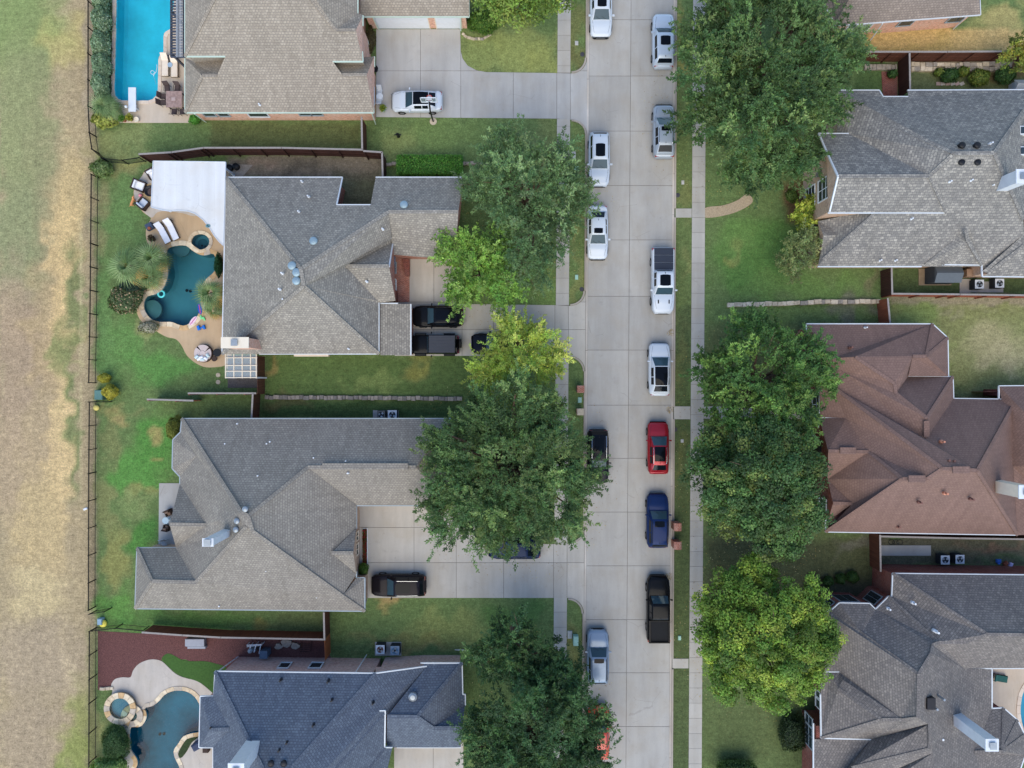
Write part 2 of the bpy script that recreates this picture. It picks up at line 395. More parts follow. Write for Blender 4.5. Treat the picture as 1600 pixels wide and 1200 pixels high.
# ------------------------------------------------------------------ ground: one sheet to the horizon
def lin_arr(c): return np.array(srgb(*c)[:3])
def grass_colour(X, Y):
    """colour of the turf and soil at photograph pixels X, Y on the ground: dry, green or bare ground, with shade painted into some lawn strips"""
    rs = np.random.RandomState(3)
    def vnoise(s, seed):
        r = np.random.RandomState(seed); g = r.rand(64, 64)
        u = (X/s) % 63; v = (Y/s) % 63
        i = np.floor(u).astype(int); j = np.floor(v).astype(int); a = u-i; b = v-j
        a = a*a*(3-2*a); b = b*b*(3-2*b)
        return (g[i,j]*(1-a)*(1-b)+g[i+1,j]*a*(1-b)+g[i,j+1]*(1-a)*b+g[i+1,j+1]*a*b)
    wob = (vnoise(22,1)-.5)*34+(vnoise(9,2)-.5)*14; wob2 = (vnoise(25,5)-.5)*34+(vnoise(10,6)-.5)*14
    C = np.zeros(X.shape+(3,)); C[:] = lin_arr((88,118,62))
    def blob(cx, cy, rx, ry, col, s=1., soft=.6, w=1.):
        nonlocal C
        if cx > 150 and col[0] > col[1]: s *= .72
        elif cx > 150: col = (col[0]+4, col[1]+10, col[2]+2)
        d = np.sqrt(((X+wob*w-cx)/rx)**2+((Y+wob2*w-cy)/ry)**2)
        a = np.clip((1-d)/soft, 0, 1); a = a*a*(3-2*a)*s
        C = C*(1-a[...,None])+lin_arr(col)*a[...,None]
    def rect(x0, y0, x1, y1, col, s=1., soft=6, w=.3):
        nonlocal C
        x = X+wob*w; y = Y+wob2*w
        a = np.clip(np.minimum(np.minimum(x-x0, x1-x), np.minimum(y-y0, y1-y))/soft+.5, 0, 1)*s
        C = C*(1-a[...,None])+lin_arr(col)*a[...,None]
    # --- dry field beyond the iron fence
    rect(-9000, -9000, 148, 9000, (172,154,122), 1, 8, .15)
    for b in [(20,40,110,130,(122,152,84),.85),(20,40,60,70,(118,150,82),.6),(105,70,55,60,(186,172,112),.6),(35,190,75,190,(142,148,104),.9),(30,380,60,130,(136,144,104),.8),(60,300,30,260,(152,148,110),.5),(110,330,45,140,(196,172,124),.7),(70,520,60,150,(186,158,120),.5),
              (100,470,34,120,(204,176,128),.7),(20,560,40,200,(168,146,122),.8),(119,455,16,100,(116,128,82),.9),(100,555,20,70,(122,132,84),.9),(112,610,14,50,(112,128,78),.9),(115,690,18,110,(116,132,82),.9),(95,690,26,170,(212,184,136),.8),(100,400,26,150,(206,178,130),.7),(60,700,40,100,(184,160,128),.5),(60,820,60,110,(196,172,128),.7),(62,925,60,50,(200,180,138),.8),
              (60,1030,110,90,(170,152,128),.8),(40,1150,70,90,(166,148,124),.8),(108,1060,12,80,(192,172,140),.6),(125,1150,40,110,(146,148,92),.9),(118,1190,30,70,(136,146,82),.8),(8,730,40,120,(176,154,126),.7)]:
        blob(*b)
    streak = (vnoise(6,11)*.5+.5)*0; sx = X; q = np.random.RandomState(4).rand(64); u = ((X+wob*.25)/8.) % 62; iu = np.floor(u).astype(int); fu = u-iu
    st = (q[iu]*(1-fu)+q[iu+1]*fu-.5)+(vnoise(40,12)-.5)*.8
    fm = (X < 150)[...,None]; C = np.where(fm, C*np.array([.91,.89,.84])*(1+.1*st[...,None]*np.array([1.05,1,.85])), C)
    rect(131, -50, 150, 205, (158,142,118), .8, 5); rect(134, 205, 152, 620, (150,134,104), .6, 5); rect(135, 620, 150, 980, (146,130,102), .7, 5); rect(136, 980, 152, 1300, (126,124,84), .7, 5)
    rect(125, 360, 130, 580, (186,172,128), .5, 3, .05); rect(126, 600, 129, 780, (186,172,128), .5, 3, .05)
    # --- gardens of the houses by the field
    blob(165,230,40,40,(156,146,92),.7); blob(200,215,60,30,(120,128,78),.6); rect(330,192,565,232,(84,96,54),.8,10); blob(190,262,40,22,(146,134,92),.8); blob(212,250,35,14,(150,140,84),.6)
    rect(150,285,166,400,(140,132,92),.8,8); blob(190,330,45,70,(82,118,62),.8); blob(190,540,60,60,(80,124,58),.8); blob(250,570,70,40,(72,124,52),.9); blob(225,505,28,20,(146,142,96),.8); blob(168,480,22,120,(84,122,64),.8)
    blob(215,740,60,60,(70,128,48),.9); blob(255,690,60,60,(64,122,44),.9); blob(185,643,28,20,(164,138,96),.9); blob(250,683,16,17,(168,140,98),.95); blob(250,720,10,9,(166,138,96),.8); blob(170,690,22,60,(124,122,78),.7); blob(225,770,22,20,(152,134,88),.8); blob(165,790,25,60,(140,132,88),.7); blob(180,870,30,60,(150,136,86),.8); blob(215,790,30,30,(108,124,74),.7); blob(222,840,30,50,(62,118,44),.9); blob(180,950,40,40,(78,128,50),.9); blob(290,975,140,30,(70,112,46),.8); blob(405,985,25,16,(140,118,72),.8)
    # side lawns and front lawns
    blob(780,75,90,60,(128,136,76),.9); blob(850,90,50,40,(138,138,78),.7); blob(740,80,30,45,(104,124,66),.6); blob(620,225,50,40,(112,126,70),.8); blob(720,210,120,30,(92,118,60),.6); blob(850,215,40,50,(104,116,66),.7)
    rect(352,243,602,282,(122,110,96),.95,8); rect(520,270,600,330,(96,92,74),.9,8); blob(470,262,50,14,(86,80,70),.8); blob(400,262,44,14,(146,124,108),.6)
    rect(415,556,740,618,(74,104,48),.9,6); blob(655,575,28,30,(140,130,72),.9); blob(425,575,14,30,(152,128,84),.9); blob(590,600,70,16,(104,124,64),.6); rect(410,625,720,656,(58,88,42),.9,6); blob(450,630,40,10,(112,92,68),.6)  # dark green of both lawn strips includes painted shade between the houses
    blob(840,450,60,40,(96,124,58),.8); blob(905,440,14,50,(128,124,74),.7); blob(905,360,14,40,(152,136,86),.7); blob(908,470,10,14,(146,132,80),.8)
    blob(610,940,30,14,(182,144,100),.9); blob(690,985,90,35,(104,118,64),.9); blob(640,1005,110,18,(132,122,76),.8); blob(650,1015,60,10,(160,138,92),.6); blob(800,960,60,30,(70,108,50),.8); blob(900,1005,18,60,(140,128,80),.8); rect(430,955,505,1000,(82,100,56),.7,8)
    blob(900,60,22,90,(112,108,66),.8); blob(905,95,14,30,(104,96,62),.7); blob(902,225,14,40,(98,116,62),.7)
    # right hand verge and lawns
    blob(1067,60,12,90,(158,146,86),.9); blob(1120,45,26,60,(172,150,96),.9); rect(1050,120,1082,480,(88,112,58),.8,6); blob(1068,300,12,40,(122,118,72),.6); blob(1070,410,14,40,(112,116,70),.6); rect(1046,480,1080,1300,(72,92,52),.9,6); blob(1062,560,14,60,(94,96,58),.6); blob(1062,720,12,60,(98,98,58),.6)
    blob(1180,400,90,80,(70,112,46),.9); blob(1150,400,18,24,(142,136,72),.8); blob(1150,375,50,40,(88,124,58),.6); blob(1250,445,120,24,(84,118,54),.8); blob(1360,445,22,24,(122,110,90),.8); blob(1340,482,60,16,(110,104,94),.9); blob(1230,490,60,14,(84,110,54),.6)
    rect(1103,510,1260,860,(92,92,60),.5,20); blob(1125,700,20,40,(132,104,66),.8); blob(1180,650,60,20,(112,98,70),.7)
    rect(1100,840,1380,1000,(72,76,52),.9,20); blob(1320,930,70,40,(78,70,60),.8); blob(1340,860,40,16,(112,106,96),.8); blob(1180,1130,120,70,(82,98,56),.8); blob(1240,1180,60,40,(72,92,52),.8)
    rect(1355,44,1900,82,(190,160,104),1,5); blob(1430,68,90,12,(168,148,84),.6); blob(1560,30,60,30,(194,168,114),.8)
    rect(1340,92,1420,142,(72,104,52),.9,6); rect(1421,84,1900,112,(150,130,104),.9,5); rect(1421,112,1900,142,(92,104,66),.9,5); blob(1560,120,60,14,(112,78,60),.8); blob(1380,97,40,8,(130,118,104),.8)
    rect(1393,468,1900,640,(124,128,80),1,6); blob(1430,500,50,40,(106,130,64),.9); blob(1545,540,70,50,(166,154,116),.9); blob(1590,560,60,40,(170,158,120),.8); blob(1470,560,30,50,(116,136,70),.6); blob(1500,600,40,14,(92,108,62),.7); blob(1480,484,120,6,(150,140,112),.6); rect(1394,463,1900,477,(146,134,112),.8,3)
    rect(1393,415,1900,458,(74,96,54),.9,6)
    rect(1374,838,1900,884,(98,92,74),.95,5); blob(1560,850,80,8,(134,100,80),.7); blob(1570,870,70,10,(82,104,62),.7)
    rect(1090,1050,1280,1300,(78,96,54),.5,14); rect(1226,285,1262,350,(112,74,60),.8,8)
    lum = (C*np.array([.3,.55,.15])).sum(-1, keepdims=True)
    k = np.clip((C[...,1:2]-C[...,0:1])/C[...,1:2]*3, 0, 1)
    return C*(1-k)+(C*.84+lum*.16)*np.array([1.16,1.0,.97])*k
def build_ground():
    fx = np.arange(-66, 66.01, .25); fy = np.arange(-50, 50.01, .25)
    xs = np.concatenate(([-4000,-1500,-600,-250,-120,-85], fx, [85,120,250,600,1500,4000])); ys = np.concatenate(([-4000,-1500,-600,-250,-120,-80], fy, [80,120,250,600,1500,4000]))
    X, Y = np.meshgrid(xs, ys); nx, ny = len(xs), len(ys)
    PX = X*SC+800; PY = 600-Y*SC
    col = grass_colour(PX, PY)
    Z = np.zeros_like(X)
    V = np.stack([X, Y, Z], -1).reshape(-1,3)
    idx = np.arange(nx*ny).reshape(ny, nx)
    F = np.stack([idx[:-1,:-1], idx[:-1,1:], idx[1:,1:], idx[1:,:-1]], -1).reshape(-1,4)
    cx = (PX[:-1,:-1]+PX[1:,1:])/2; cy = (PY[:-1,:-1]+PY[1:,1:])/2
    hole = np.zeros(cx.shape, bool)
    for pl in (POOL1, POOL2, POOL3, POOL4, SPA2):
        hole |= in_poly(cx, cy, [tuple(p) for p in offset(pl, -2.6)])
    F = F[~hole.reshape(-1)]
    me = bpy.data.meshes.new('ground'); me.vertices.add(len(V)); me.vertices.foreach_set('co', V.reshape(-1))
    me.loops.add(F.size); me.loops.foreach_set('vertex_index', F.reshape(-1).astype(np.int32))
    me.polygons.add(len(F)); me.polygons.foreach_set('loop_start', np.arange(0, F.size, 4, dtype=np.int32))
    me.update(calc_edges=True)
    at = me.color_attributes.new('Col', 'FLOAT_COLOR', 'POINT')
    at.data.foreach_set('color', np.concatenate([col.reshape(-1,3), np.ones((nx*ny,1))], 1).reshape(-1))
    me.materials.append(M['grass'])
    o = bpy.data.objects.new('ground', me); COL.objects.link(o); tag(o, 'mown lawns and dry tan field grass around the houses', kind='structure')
build_ground()

# ------------------------------------------------------------------ road, kerbs, sidewalks, driveways: every slab its own piece
def xl(y): return 918-.0055*y
def xr(y): return 1055-.0055*y
def xc(y): return 986-.0068*y
def slab(name, poly, mat, parent, z, th=.1, gap=.5):
    if len(poly) < 3: return
    w = [tuple(P(x, y)[:2]) for x, y in poly]
    q = []
    for p in w:
        if not q or (abs(p[0]-q[-1][0])+abs(p[1]-q[-1][1])) > .02: q.append(p)
    if len(q) > 2 and (abs(q[0][0]-q[-1][0])+abs(q[0][1]-q[-1][1])) < .02: q.pop()
    if len(q) < 3: return
    area = abs(sum(q[i-1][0]*q[i][1]-q[i][0]*q[i-1][1] for i in range(len(q))))/2
    if area < .05: return
    MB().prism(q, z-th, z+rnd.uniform(-.002,.002)).build(name, mat, parent)
JY = [-300,-215,-138,-54,31,119,205,290,375,463,547,633,716,800,884,968,1051,1135,1219,1300,1390,1480]
road = add('road', pxs([(xl(-900)-1,-900),(xr(-900)+1,-900),(xr(2200)+1,2200),(xl(2200)-1,2200)], .008), [(3,2,1,0)], M['joint'])
tag(road, 'pale concrete street of square slabs running through the picture', kind='structure')
g = .32
for i in range(len(JY)-1):
    a, b = JY[i]+g, JY[i+1]-g
    for L, R in ((lambda y: xl(y)+3.2, lambda y: xc(y)-g), (lambda y: xc(y)+g, lambda y: xr(y)-3.2)):
        slab('slab', [(L(a),a),(R(a),a),(R(b),b),(L(b),b)], M['road'], road, .035)
M['gutter'] = concrete('gutter concrete', (190,182,172), .2)
for f0, f1 in ((xl, lambda y: xl(y)+2.9), (lambda y: xr(y)-2.9, xr)):      # gutter pans, cast in 12 m lengths
    for y0 in range(-300, 1500, 212):
        slab('gutter_pan', [(f0(y0),y0),(f1(y0),y0),(f1(y0+211.4),y0+211.4),(f0(y0+211.4),y0+211.4)], M['gutter'], road, .03)
DRV = [(93,207),(463,574),(836,954)]       # where the left kerb drops for the driveways
kb = MB()
def kerb(x, pieces, name):
    o = None
    for a, b in pieces:
        n = max(1, int((b-a)/60))
        for k in range(n):
            y0 = a+(b-a)*k/n; y1 = a+(b-a)*(k+1)/n-.3
            mb = MB().prism([tuple(P(*q)[:2]) for q in ((x(y0)-2.6,y0),(x(y0),y0),(x(y1),y1),(x(y1)-2.6,y1))], -.05, .13)
            if o is None:
                o = mb.build(name, M['kerb']); tag(o, 'raised concrete kerb along the %s of the street' % ('house driveways side' if x is xl else 'sidewalk only side'), kind='structure')
            else: mb.build('kerb_stone', M['kerb'], o)
kerb(xl, [(-300,91),(209,455),(580,828),(958,1500)], 'kerb')
kerb(lambda y: xr(y)+2.6, [(-300,326),(340,636),(655,1029),(1045,1500)], 'kerb')
# sidewalks
def sidewalk(x0, w, skip, label, extra=()):
    s = add('sidewalk', pxs([(x0(-300),-300),(x0(-300)+w,-300),(x0(1500)+w,1500),(x0(1500),1500)], .01), [(3,2,1,0)], M['joint']); tag(s, label, kind='structure')
    y = -300
    while y < 1500:
        y1 = y+23.7; a = y; b = y1
        for u, v in skip:          # stop at the driveways
            if u <= a and b <= v: a = b
            elif a < u < b: b = u
            elif a < v < b: a = v
        if b-a > 2:
            slab('slab', [(x0(a)+.1,a+.2),(x0(a)+w-.1,a+.2),(x0(b)+w-.1,b-.2),(x0(b)+.1,b-.2)], M['walk'], s, .045)
        y = y1
    for poly in extra: slab('slab', poly, M['walk'], s, .043)
    return s
sidewalk(lambda y: 871.5-.0065*y, 20.5, [(114,186),(477,556),(850,933)], 'narrow slab sidewalk crossing the driveways on the near side')
sidewalk(lambda y: 1083-.006*y, 20.5, [], 'slab sidewalk beside the tall shade trees',
         [[(1055.5,326),(1080.5,326),(1080.5,340),(1055.5,340)],[(1053,635),(1078.6,635),(1078.6,655),(1053,655)],[(1100,635),(1122,635),(1122,654),(1100,654)],[(1123,635),(1150,636),(1150,654),(1123,654)],[(1151,636),(1178,637),(1178,654),(1151,654)],[(1179,637),(1290,638),(1290,655),(1179,654)],[(1050.5,1029),(1075.6,1029),(1075.6,1044),(1050.5,1044)]])
pp = smooth_poly([(1102,325),(1130,321),(1152,313),(1168,303),(1176,315),(1160,327),(1135,336),(1102,340)], 5)
o = MB().prism([tuple(P(*q)[:2]) for q in pp], -.05, .04).build('garden_path', M['pebble']); tag(o, 'curved tan pebble path from the sidewalk towards the grey house', kind='structure')
# driveways
def arc(x0, y0, x1, y1, up):
    """quarter curve from the sidewalk edge (x0,y0) to the kerb line (x1,y1)"""
    return [(x0+(x1-x0)*math.sin(t*math.pi/16), y1+(y0-y1)*math.cos(t*math.pi/16)) for t in range(9)]
def driveway(poly, xs, ys, mat, label):
    base = add('driveway', pxs(poly, .012), [tuple(range(len(poly)))], M['joint'], up=True); tag(base, label, kind='structure')
    xs = [-1e4]+xs+[1e4]; ys = [-1e4]+ys+[1e4]
    for i in range(len(xs)-1):
        for j in range(len(ys)-1):
            slab('slab', clip(poly, xs[i]+.3, ys[j]+.3, xs[i+1]-.3, ys[j+1]-.3), mat, base, .046, .09)
driveway([(588,46),(719,46),(720,80),(723,92),(731,103),(744,110),(760,113),(870,114.5),(889,115)]+arc(893,115,917,91,1)+arc(893,187,917,209,-1)[::-1]+[(889,187),(870,185.5),(588,183)], [657,720,802,870,891], [111], M['drive'], 'grey concrete driveway with the white sedan and basketball hoop')
driveway([(617,400),(722,400),(722,475),(870,477),(887,478)]+arc(891,478,914.8,455,1)+arc(890,556,914.3,580,-1)[::-1]+[(886,556),(866,556),(617,556)], [678,722,771,867,888], [472,515], M['drive_warm'], 'pale driveway with the three black cars')
driveway([(557,788),(742,788),(742,850),(865,850),(884,850)]+arc(888,850,912.7,828,1)+arc(888,934,912.2,958,-1)[::-1]+[(884,934),(866,934),(557,934)], [647,713,787,865,886], [824,879], M['drive_warm'], 'cream driveway court beside the tan house')
driveway([(616,1160),(724,1160),(724,1300),(616,1300)], [677], [1240], M['drive_warm'], 'beige driveway below the dark blue roof garage')

for pts in (arc(893,113.5,915,91,1), arc(893,188.5,915,209,-1), arc(891,476.5,912.6,455,1), arc(890,557.5,912,580,-1), arc(888,848.5,910.4,828,1), arc(888,935.5,910,958,-1)):
    kr = None
    for (x0,y0),(x1,y1) in zip(pts[:-1], pts[1:]):
        d = Vector((x1-x0,y1-y0)); d.normalize(); nn_ = Vector((-d.y,d.x))*1.3
        q = [(x0-nn_.x,y0-nn_.y),(x0+nn_.x,y0+nn_.y),(x1+nn_.x,y1+nn_.y),(x1-nn_.x,y1-nn_.y)]
        m_ = MB().prism([tuple(P(*v)[:2]) for v in q], -.05, .12)
        if kr is None: kr = m_.build('kerb', M['kerb']); tag(kr, 'curved kerb return at a driveway mouth', kind='structure')
        else: m_.build('kerb_stone', M['kerb'], kr)
# ------------------------------------------------------------------ swimming pools and decks
def w2(poly): return [tuple(P(*q)[:2]) for q in poly]
def coping(parent, poly, w, step, mats, z0, z1, skip=None):
    """a ring of separate stones round an outline (world 2D)"""
    n = len(poly); a = sum(poly[i-1][0]*poly[i][1]-poly[i][0]*poly[i-1][1] for i in range(n))
    pts = list(poly) if a > 0 else list(poly)[::-1]
    L = [0]
    for i in range(n): L.append(L[-1]+(Vector(pts[(i+1)%n])-Vector(pts[i])).length)
    tot = L[-1]; k = max(3, int(tot/step)); 
    out = offset(pts, -w)
    def at(s, Q):
        s %= tot
        for i in range(n):
            if L[i+1] >= s:
                t = (s-L[i])/max(1e-6, L[i+1]-L[i]); return Vector(Q[i])*(1-t)+Vector(Q[(i+1)%n])*t
        return Vector(Q[0])
    s = 0
    for i in range(k):
        d = tot/k; s0 = s+.012; s1 = s+d-.012; s += d
        mid = at((s0+s1)/2, pts)
        if skip and skip(mid): continue
        q = [at(s0,pts), at((s0+s1)/2,pts), at(s1,pts), at(s1,out), at((s0+s1)/2,out), at(s0,out)]
        MB().prism([tuple(p) for p in q], z0, z1+rnd.uniform(-.006,.006)).build('coping_stone', rnd.choice(mats), parent)
def plaster(name, rgb, var=.14):
    m, nt, b = nmat(name, .8, .2); gg = pos(nt)
    f = maprange(nt, noise(nt, gg, .5, 5, .6), .3, .7, 1-var, 1+var)
    nt.links.new(mixc(nt, 1.0, srgb(*rgb), grey(nt, f), 'MULTIPLY'), b.inputs['Base Color']); return m
def basin(parent, poly, zt, depth, mat, bench=None):
    """sloping shell: rim, wall, floor"""
    w = w2(poly); inner = offset(w, .25); n = len(w)
    V = [Vector((p[0],p[1],zt)) for p in w]+[Vector((p[0],p[1],zt-depth*.85)) for p in w]+[Vector((p[0],p[1],zt-depth)) for p in inner]
    F = [((i+1)%n, i, n+i, n+(i+1)%n) for i in range(n)]+[(n+(i+1)%n, n+i, 2*n+i, 2*n+(i+1)%n) for i in range(n)]
    c = len(V); V.append(sum((v for v in V[2*n:3*n]), Vector())/n)
    bm = bmesh.new(); vs = [bm.verts.new(v) for v in V[:3*n]]
    for f in F: bm.faces.new([vs[i] for i in f])
    es = [bm.edges.get((vs[2*n+i], vs[2*n+(i+1)%n])) for i in range(n)]
    bmesh.ops.triangle_fill(bm, edges=[e for e in es if e], use_beauty=True)
    bmesh.ops.recalc_face_normals(bm, faces=bm.faces)
    bm.verts.index_update()
    o = add('basin', [v.co.copy() for v in bm.verts], [tuple(v.index for v in f.verts) for f in bm.faces], mat, parent); bm.free(); return o
def water(parent, poly, z, mat):
    bm = bmesh.new(); vs = [bm.verts.new((p[0],p[1],z)) for p in w2(poly)]
    es = [bm.edges.new((vs[i-1],vs[i])) for i in range(len(vs))]; bmesh.ops.triangle_fill(bm, edges=es, use_beauty=True)
    for f in bm.faces:
        if f.normal.z < 0: f.normal_flip()
    bm.verts.index_update()
    o = add('water', [v.co.copy() for v in bm.verts], [tuple(v.index for v in f.verts) for f in bm.faces], mat, parent); bm.free(); return o
COPE_B = [simple('beige coping', (206,186,166), .8, var=.1), simple('beige coping pale', (212,194,174), .8, var=.1)]
COPE_F = [M['stone_pink'], simple('flagstone pale', (216,198,168), .8, var=.2), simple('flagstone ochre', (194,160,116), .8, var=.2), simple('flagstone grey', (182,168,150), .8, var=.2)]
# pool of the tan-roofed house
d1 = sheet('pool_deck', w2([(176,-70),(310,-70),(310,192),(187,192),(186,166),(175,152)]), [offset(w2(POOL1), -.02)], .03, M['deck_beige']); tag(d1, 'beige concrete deck round the bright blue pool', kind='structure')
p1 = thing('swimming_pool', 'long bright blue swimming pool with cut corners and a diving board', 'pool', P(220,80))
basin(p1, POOL1, .02, 1.5, plaster('blue pool plaster', (80,222,240))); water(p1, POOL1, -.1, water_mat('clear blue water', (.66,.93,.97,1), .03))
coping(p1, w2(POOL1), .3, .9, COPE_B, -.06, .07, lambda p: p[1] > 35)
db = MB().box(-.33,-.1,.42,.33,2.05,.5).build('board', M['white'], None)
db.name = 'diving_board'; db.location = P(211,176); tag(db, 'white diving board over the end of the bright blue pool', 'diving board')
st = MB().box(-.2,.1,0,.2,.7,.42).box(-.38,.15,.0,-.3,.25,.45).box(.3,.15,0,.38,.25,.45).build('stand', M['siding'], db, local=True)
# freeform pool of the house with the white patio roof
deck2 = smooth_poly([(240,262),(222,275),(211,292),(209,305),(214,318),(224,332),(236,341),(230,352),(228,366),(231,380),(240,391),(248,398),(246,420),(240,445),(224,455),(214,470),(214,488),(222,503),(238,513),(250,521),(262,527),(275,530),(284,540),(292,555),(304,566),(318,573),(332,574),(352,571),(362,560),(362,300),(340,262)], 3)
d2 = sheet('pool_deck', w2(deck2), [offset(w2(POOL2), -.02), offset(w2(SPA2), -.02)], .028, M['deck_tan']); tag(d2, 'tan stamped deck winding round the dark freeform pool', kind='structure')
pa2 = smooth_poly([(238,266),(222,276),(212,291),(210,305),(216,320),(228,334),(238,340),(246,332),(262,330),(285,333),(310,336),(330,300),(320,262)], 4)
o = MB().prism([tuple(P(*q)[:2]) for q in pa2], .0, .04).build('stone_patio', M['deck_grey']); tag(o, 'pale grey patio under and beside the white patio roof', kind='structure')
p2 = thing('swimming_pool', 'dark teal freeform swimming pool with flagstone rim and palms', 'pool', P(285,450))
basin(p2, POOL2, .02, 1.5, plaster('teal pool plaster', (98,148,158), .12)); water(p2, POOL2, -.1, water_mat('teal water', (.6,.84,.86,1), .03))
coping(p2, w2(POOL2), .42, .62, COPE_F, -.06, .075)
for bx, by, r in ((240,484,15),(285,388,14)):   # pale sitting ledges under water
    MB().lathe(P(bx,by,-.65), [(r/SC,0),(r/SC,.25)], 20).build('ledge', plaster('ledge plaster', (112,140,138)), p2)
for bx, by in ((292,454),(297.5,455)): MB().lathe(P(bx,by,-1.42), [(.13,0),(.13,.04)], 12).build('drain', M['black'], p2)
s2 = thing('spa_tub', 'small round spa joined to the dark freeform pool', 'spa', P(313.5,378))
basin(s2, SPA2, .02, .9, plaster('spa plaster', (84,122,132))); water(s2, SPA2, -.08, water_mat('spa water', (.6,.85,.87,1)))
coping(s2, w2(SPA2), .3, .5, COPE_F, -.05, .09)
MB().lathe(P(317,381,-.86), [(.42,0),(.42,.06)], 18).build('drain_well', plaster('well', (60,92,104)), s2)
for bx, by in ((316,384),(321,385)): MB().lathe(P(bx,by,-.8), [(.1,0),(.1,.04)], 10).build('drain', M['black'], s2)
# pool of the dark blue roof
mulch = [(153,986),(345,996),(400,997),(505,999),(520,1034),(380,1048),(345,1062),(330,1050),(290,1030),(240,1032),(210,1060),(190,1060),(176,1074),(153,1078)]
o = MB().prism([tuple(P(*q)[:2]) for q in mulch], -.02, .02).build('mulch_bed', M['mulch']); tag(o, 'dark red mulch yard below the brown fence', kind='structure')
lawn = smooth_poly([(253,1028),(262,1021),(272,1024),(285,1031),(300,1033),(320,1033),(338,1037),(356,1046),(360,1085),(338,1090),(325,1075),(308,1064),(286,1057),(270,1047),(256,1034)], 3)
o = MB().prism([tuple(P(*q)[:2]) for q in lawn], -.02, .034).build('artificial_lawn', simple('artificial turf', (62,92,40), .95, var=.2, scale=7, bmp=.6)); tag(o, 'smooth dark green artificial turf curving round the pale deck', kind='structure')
deck3 = smooth_poly([(176,1080),(174,1070),(180,1061),(192,1058),(204,1058),(208,1048),(216,1038),(228,1032),(240,1030),(253,1033),(264,1043),(274,1052),(286,1058),(308,1064),(325,1076),(340,1092),(350,1120),(350,1260),(310,1290),(190,1290),(188,1200),(190,1150),(184,1130),(172,1120),(168,1108),(172,1092)], 3)
d3 = sheet('pool_deck', w2(deck3), [offset(w2(POOL3), -.02)], .04, M['deck_grey']); tag(d3, 'pale mottled deck round the teal pool by the dark blue roof', kind='structure')
p3 = thing('swimming_pool', 'deep teal swimming pool tucked under the dark blue roof', 'pool', P(255,1140))
basin(p3, POOL3, .03, 1.6, plaster('deep teal plaster', (38,120,142), .3)); water(p3, POOL3, -.1, water_mat('deep teal water', (.5,.82,.86,1), .004, .8))
coping(p3, w2(POOL3), .36, .66, COPE_F, -.06, .085)
for bx, by in ((250,1147),(256.5,1146.5)): MB().lathe(P(bx,by,-1.52), [(.13,0),(.13,.04)], 12).build('drain', M['black'], p3)
s3 = thing('spa_tub', 'raised round flagstone spa spilling into the teal pool', 'spa', P(187,1108))
def ring(parent, cx, cy, ri, ro, z0, z1, n, mats, name='coping_stone', miss=()):
    for i in range(n):
        if i in miss: continue
        a0 = 2*math.pi*i/n+.012; a1 = 2*math.pi*(i+1)/n-.012
        q = [(cx+r*math.cos(a), cy+r*math.sin(a)) for r, a in ((ri,a0),(ro,a0),(ro,(a0+a1)/2),(ro,a1),(ri,a1),(ri,(a0+a1)/2))]
        MB().prism(q, z0, z1+rnd.uniform(-.008,.008)).build(name, rnd.choice(mats), parent)
c3 = P(187,1107.5,.45)
rock = simple('stacked stone', (140,124,104), .9, var=.35, scale=8, bmp=1)
for cx, cy, ri, ro, zt, nn in ((c3.x,c3.y,.92,1.42,.45,15),(P(206,1119,.25).x,P(206,1119,.25).y,.46,.98,.25,10)):
    mb = MB(); n = 28
    for r0, r1, z0, z1 in ((ro-.1,ro-.1,-.05,zt-.08),(ri+.02,ri+.02,zt-.08,-.4)):
        b = len(mb.V)
        for z in (z0,z1): mb.V += [Vector((cx+r0*math.cos(2*math.pi*j/n), cy+r0*math.sin(2*math.pi*j/n), z)) for j in range(n)]
        mb.F += [(b+j,b+(j+1)%n,b+n+(j+1)%n,b+n+j) for j in range(n)]
    mb.build('wall', rock, s3)
    ring(s3, cx, cy, ri, ro, zt-.09, zt, nn, COPE_F)
    MB().lathe((cx,cy,.06), [(ri+.02,-.02),(ri+.02,0)], 28).build('floor', plaster('spa floor', (86,138,152) if zt > .4 else (40,84,84)), s3)
    add('water', [Vector((cx+(ri+.01)*math.cos(2*math.pi*j/28), cy+(ri+.01)*math.sin(2*math.pi*j/28), zt-.1)) for j in range(28)], [tuple(range(28))], water_mat('spa pool water', (.7,.92,.95,1)), s3)
MB().lathe((c3.x+.28,c3.y-.02,.065), [(.5,-.0),(.5,.012)], 20).build('seat_step', plaster('step', (70,130,150)), s3)
# planter beds in the pool corner
bed = smooth_poly([(316,1143),(302,1147),(291,1156),(284,1166),(279,1177),(283,1184),(292,1174),(300,1160),(312,1150)], 3)
o = MB().prism([tuple(P(*q)[:2]) for q in bed], -.1, .06).build('planter_bed', simple('ground cover bed', (50,62,34), .95, var=.35, scale=8, bmp=1)); tag(o, 'curved dark planter bed at the corner of the teal pool', kind='structure')
# pool at the edge behind the large grey house
d4 = sheet('patio', w2([(1548,1040),(1660,1040),(1660,1190),(1590,1190),(1572,1120),(1548,1110)]), [offset(w2(POOL4), -.02)], .03, M['deck_beige']); tag(d4, 'beige patio with a green lounger behind the large grey house', kind='structure')
p4 = thing('swimming_pool', 'pale blue pool edge beside the beige patio and green lounger', 'pool', P(1610,1105))
basin(p4, POOL4, .02, 1.3, plaster('pale pool plaster', (110,190,214))); water(p4, POOL4, -.08, water_mat('pale water', (.65,.9,.95,1)))
coping(p4, w2(POOL4), .35, .7, COPE_B, -.05, .07)

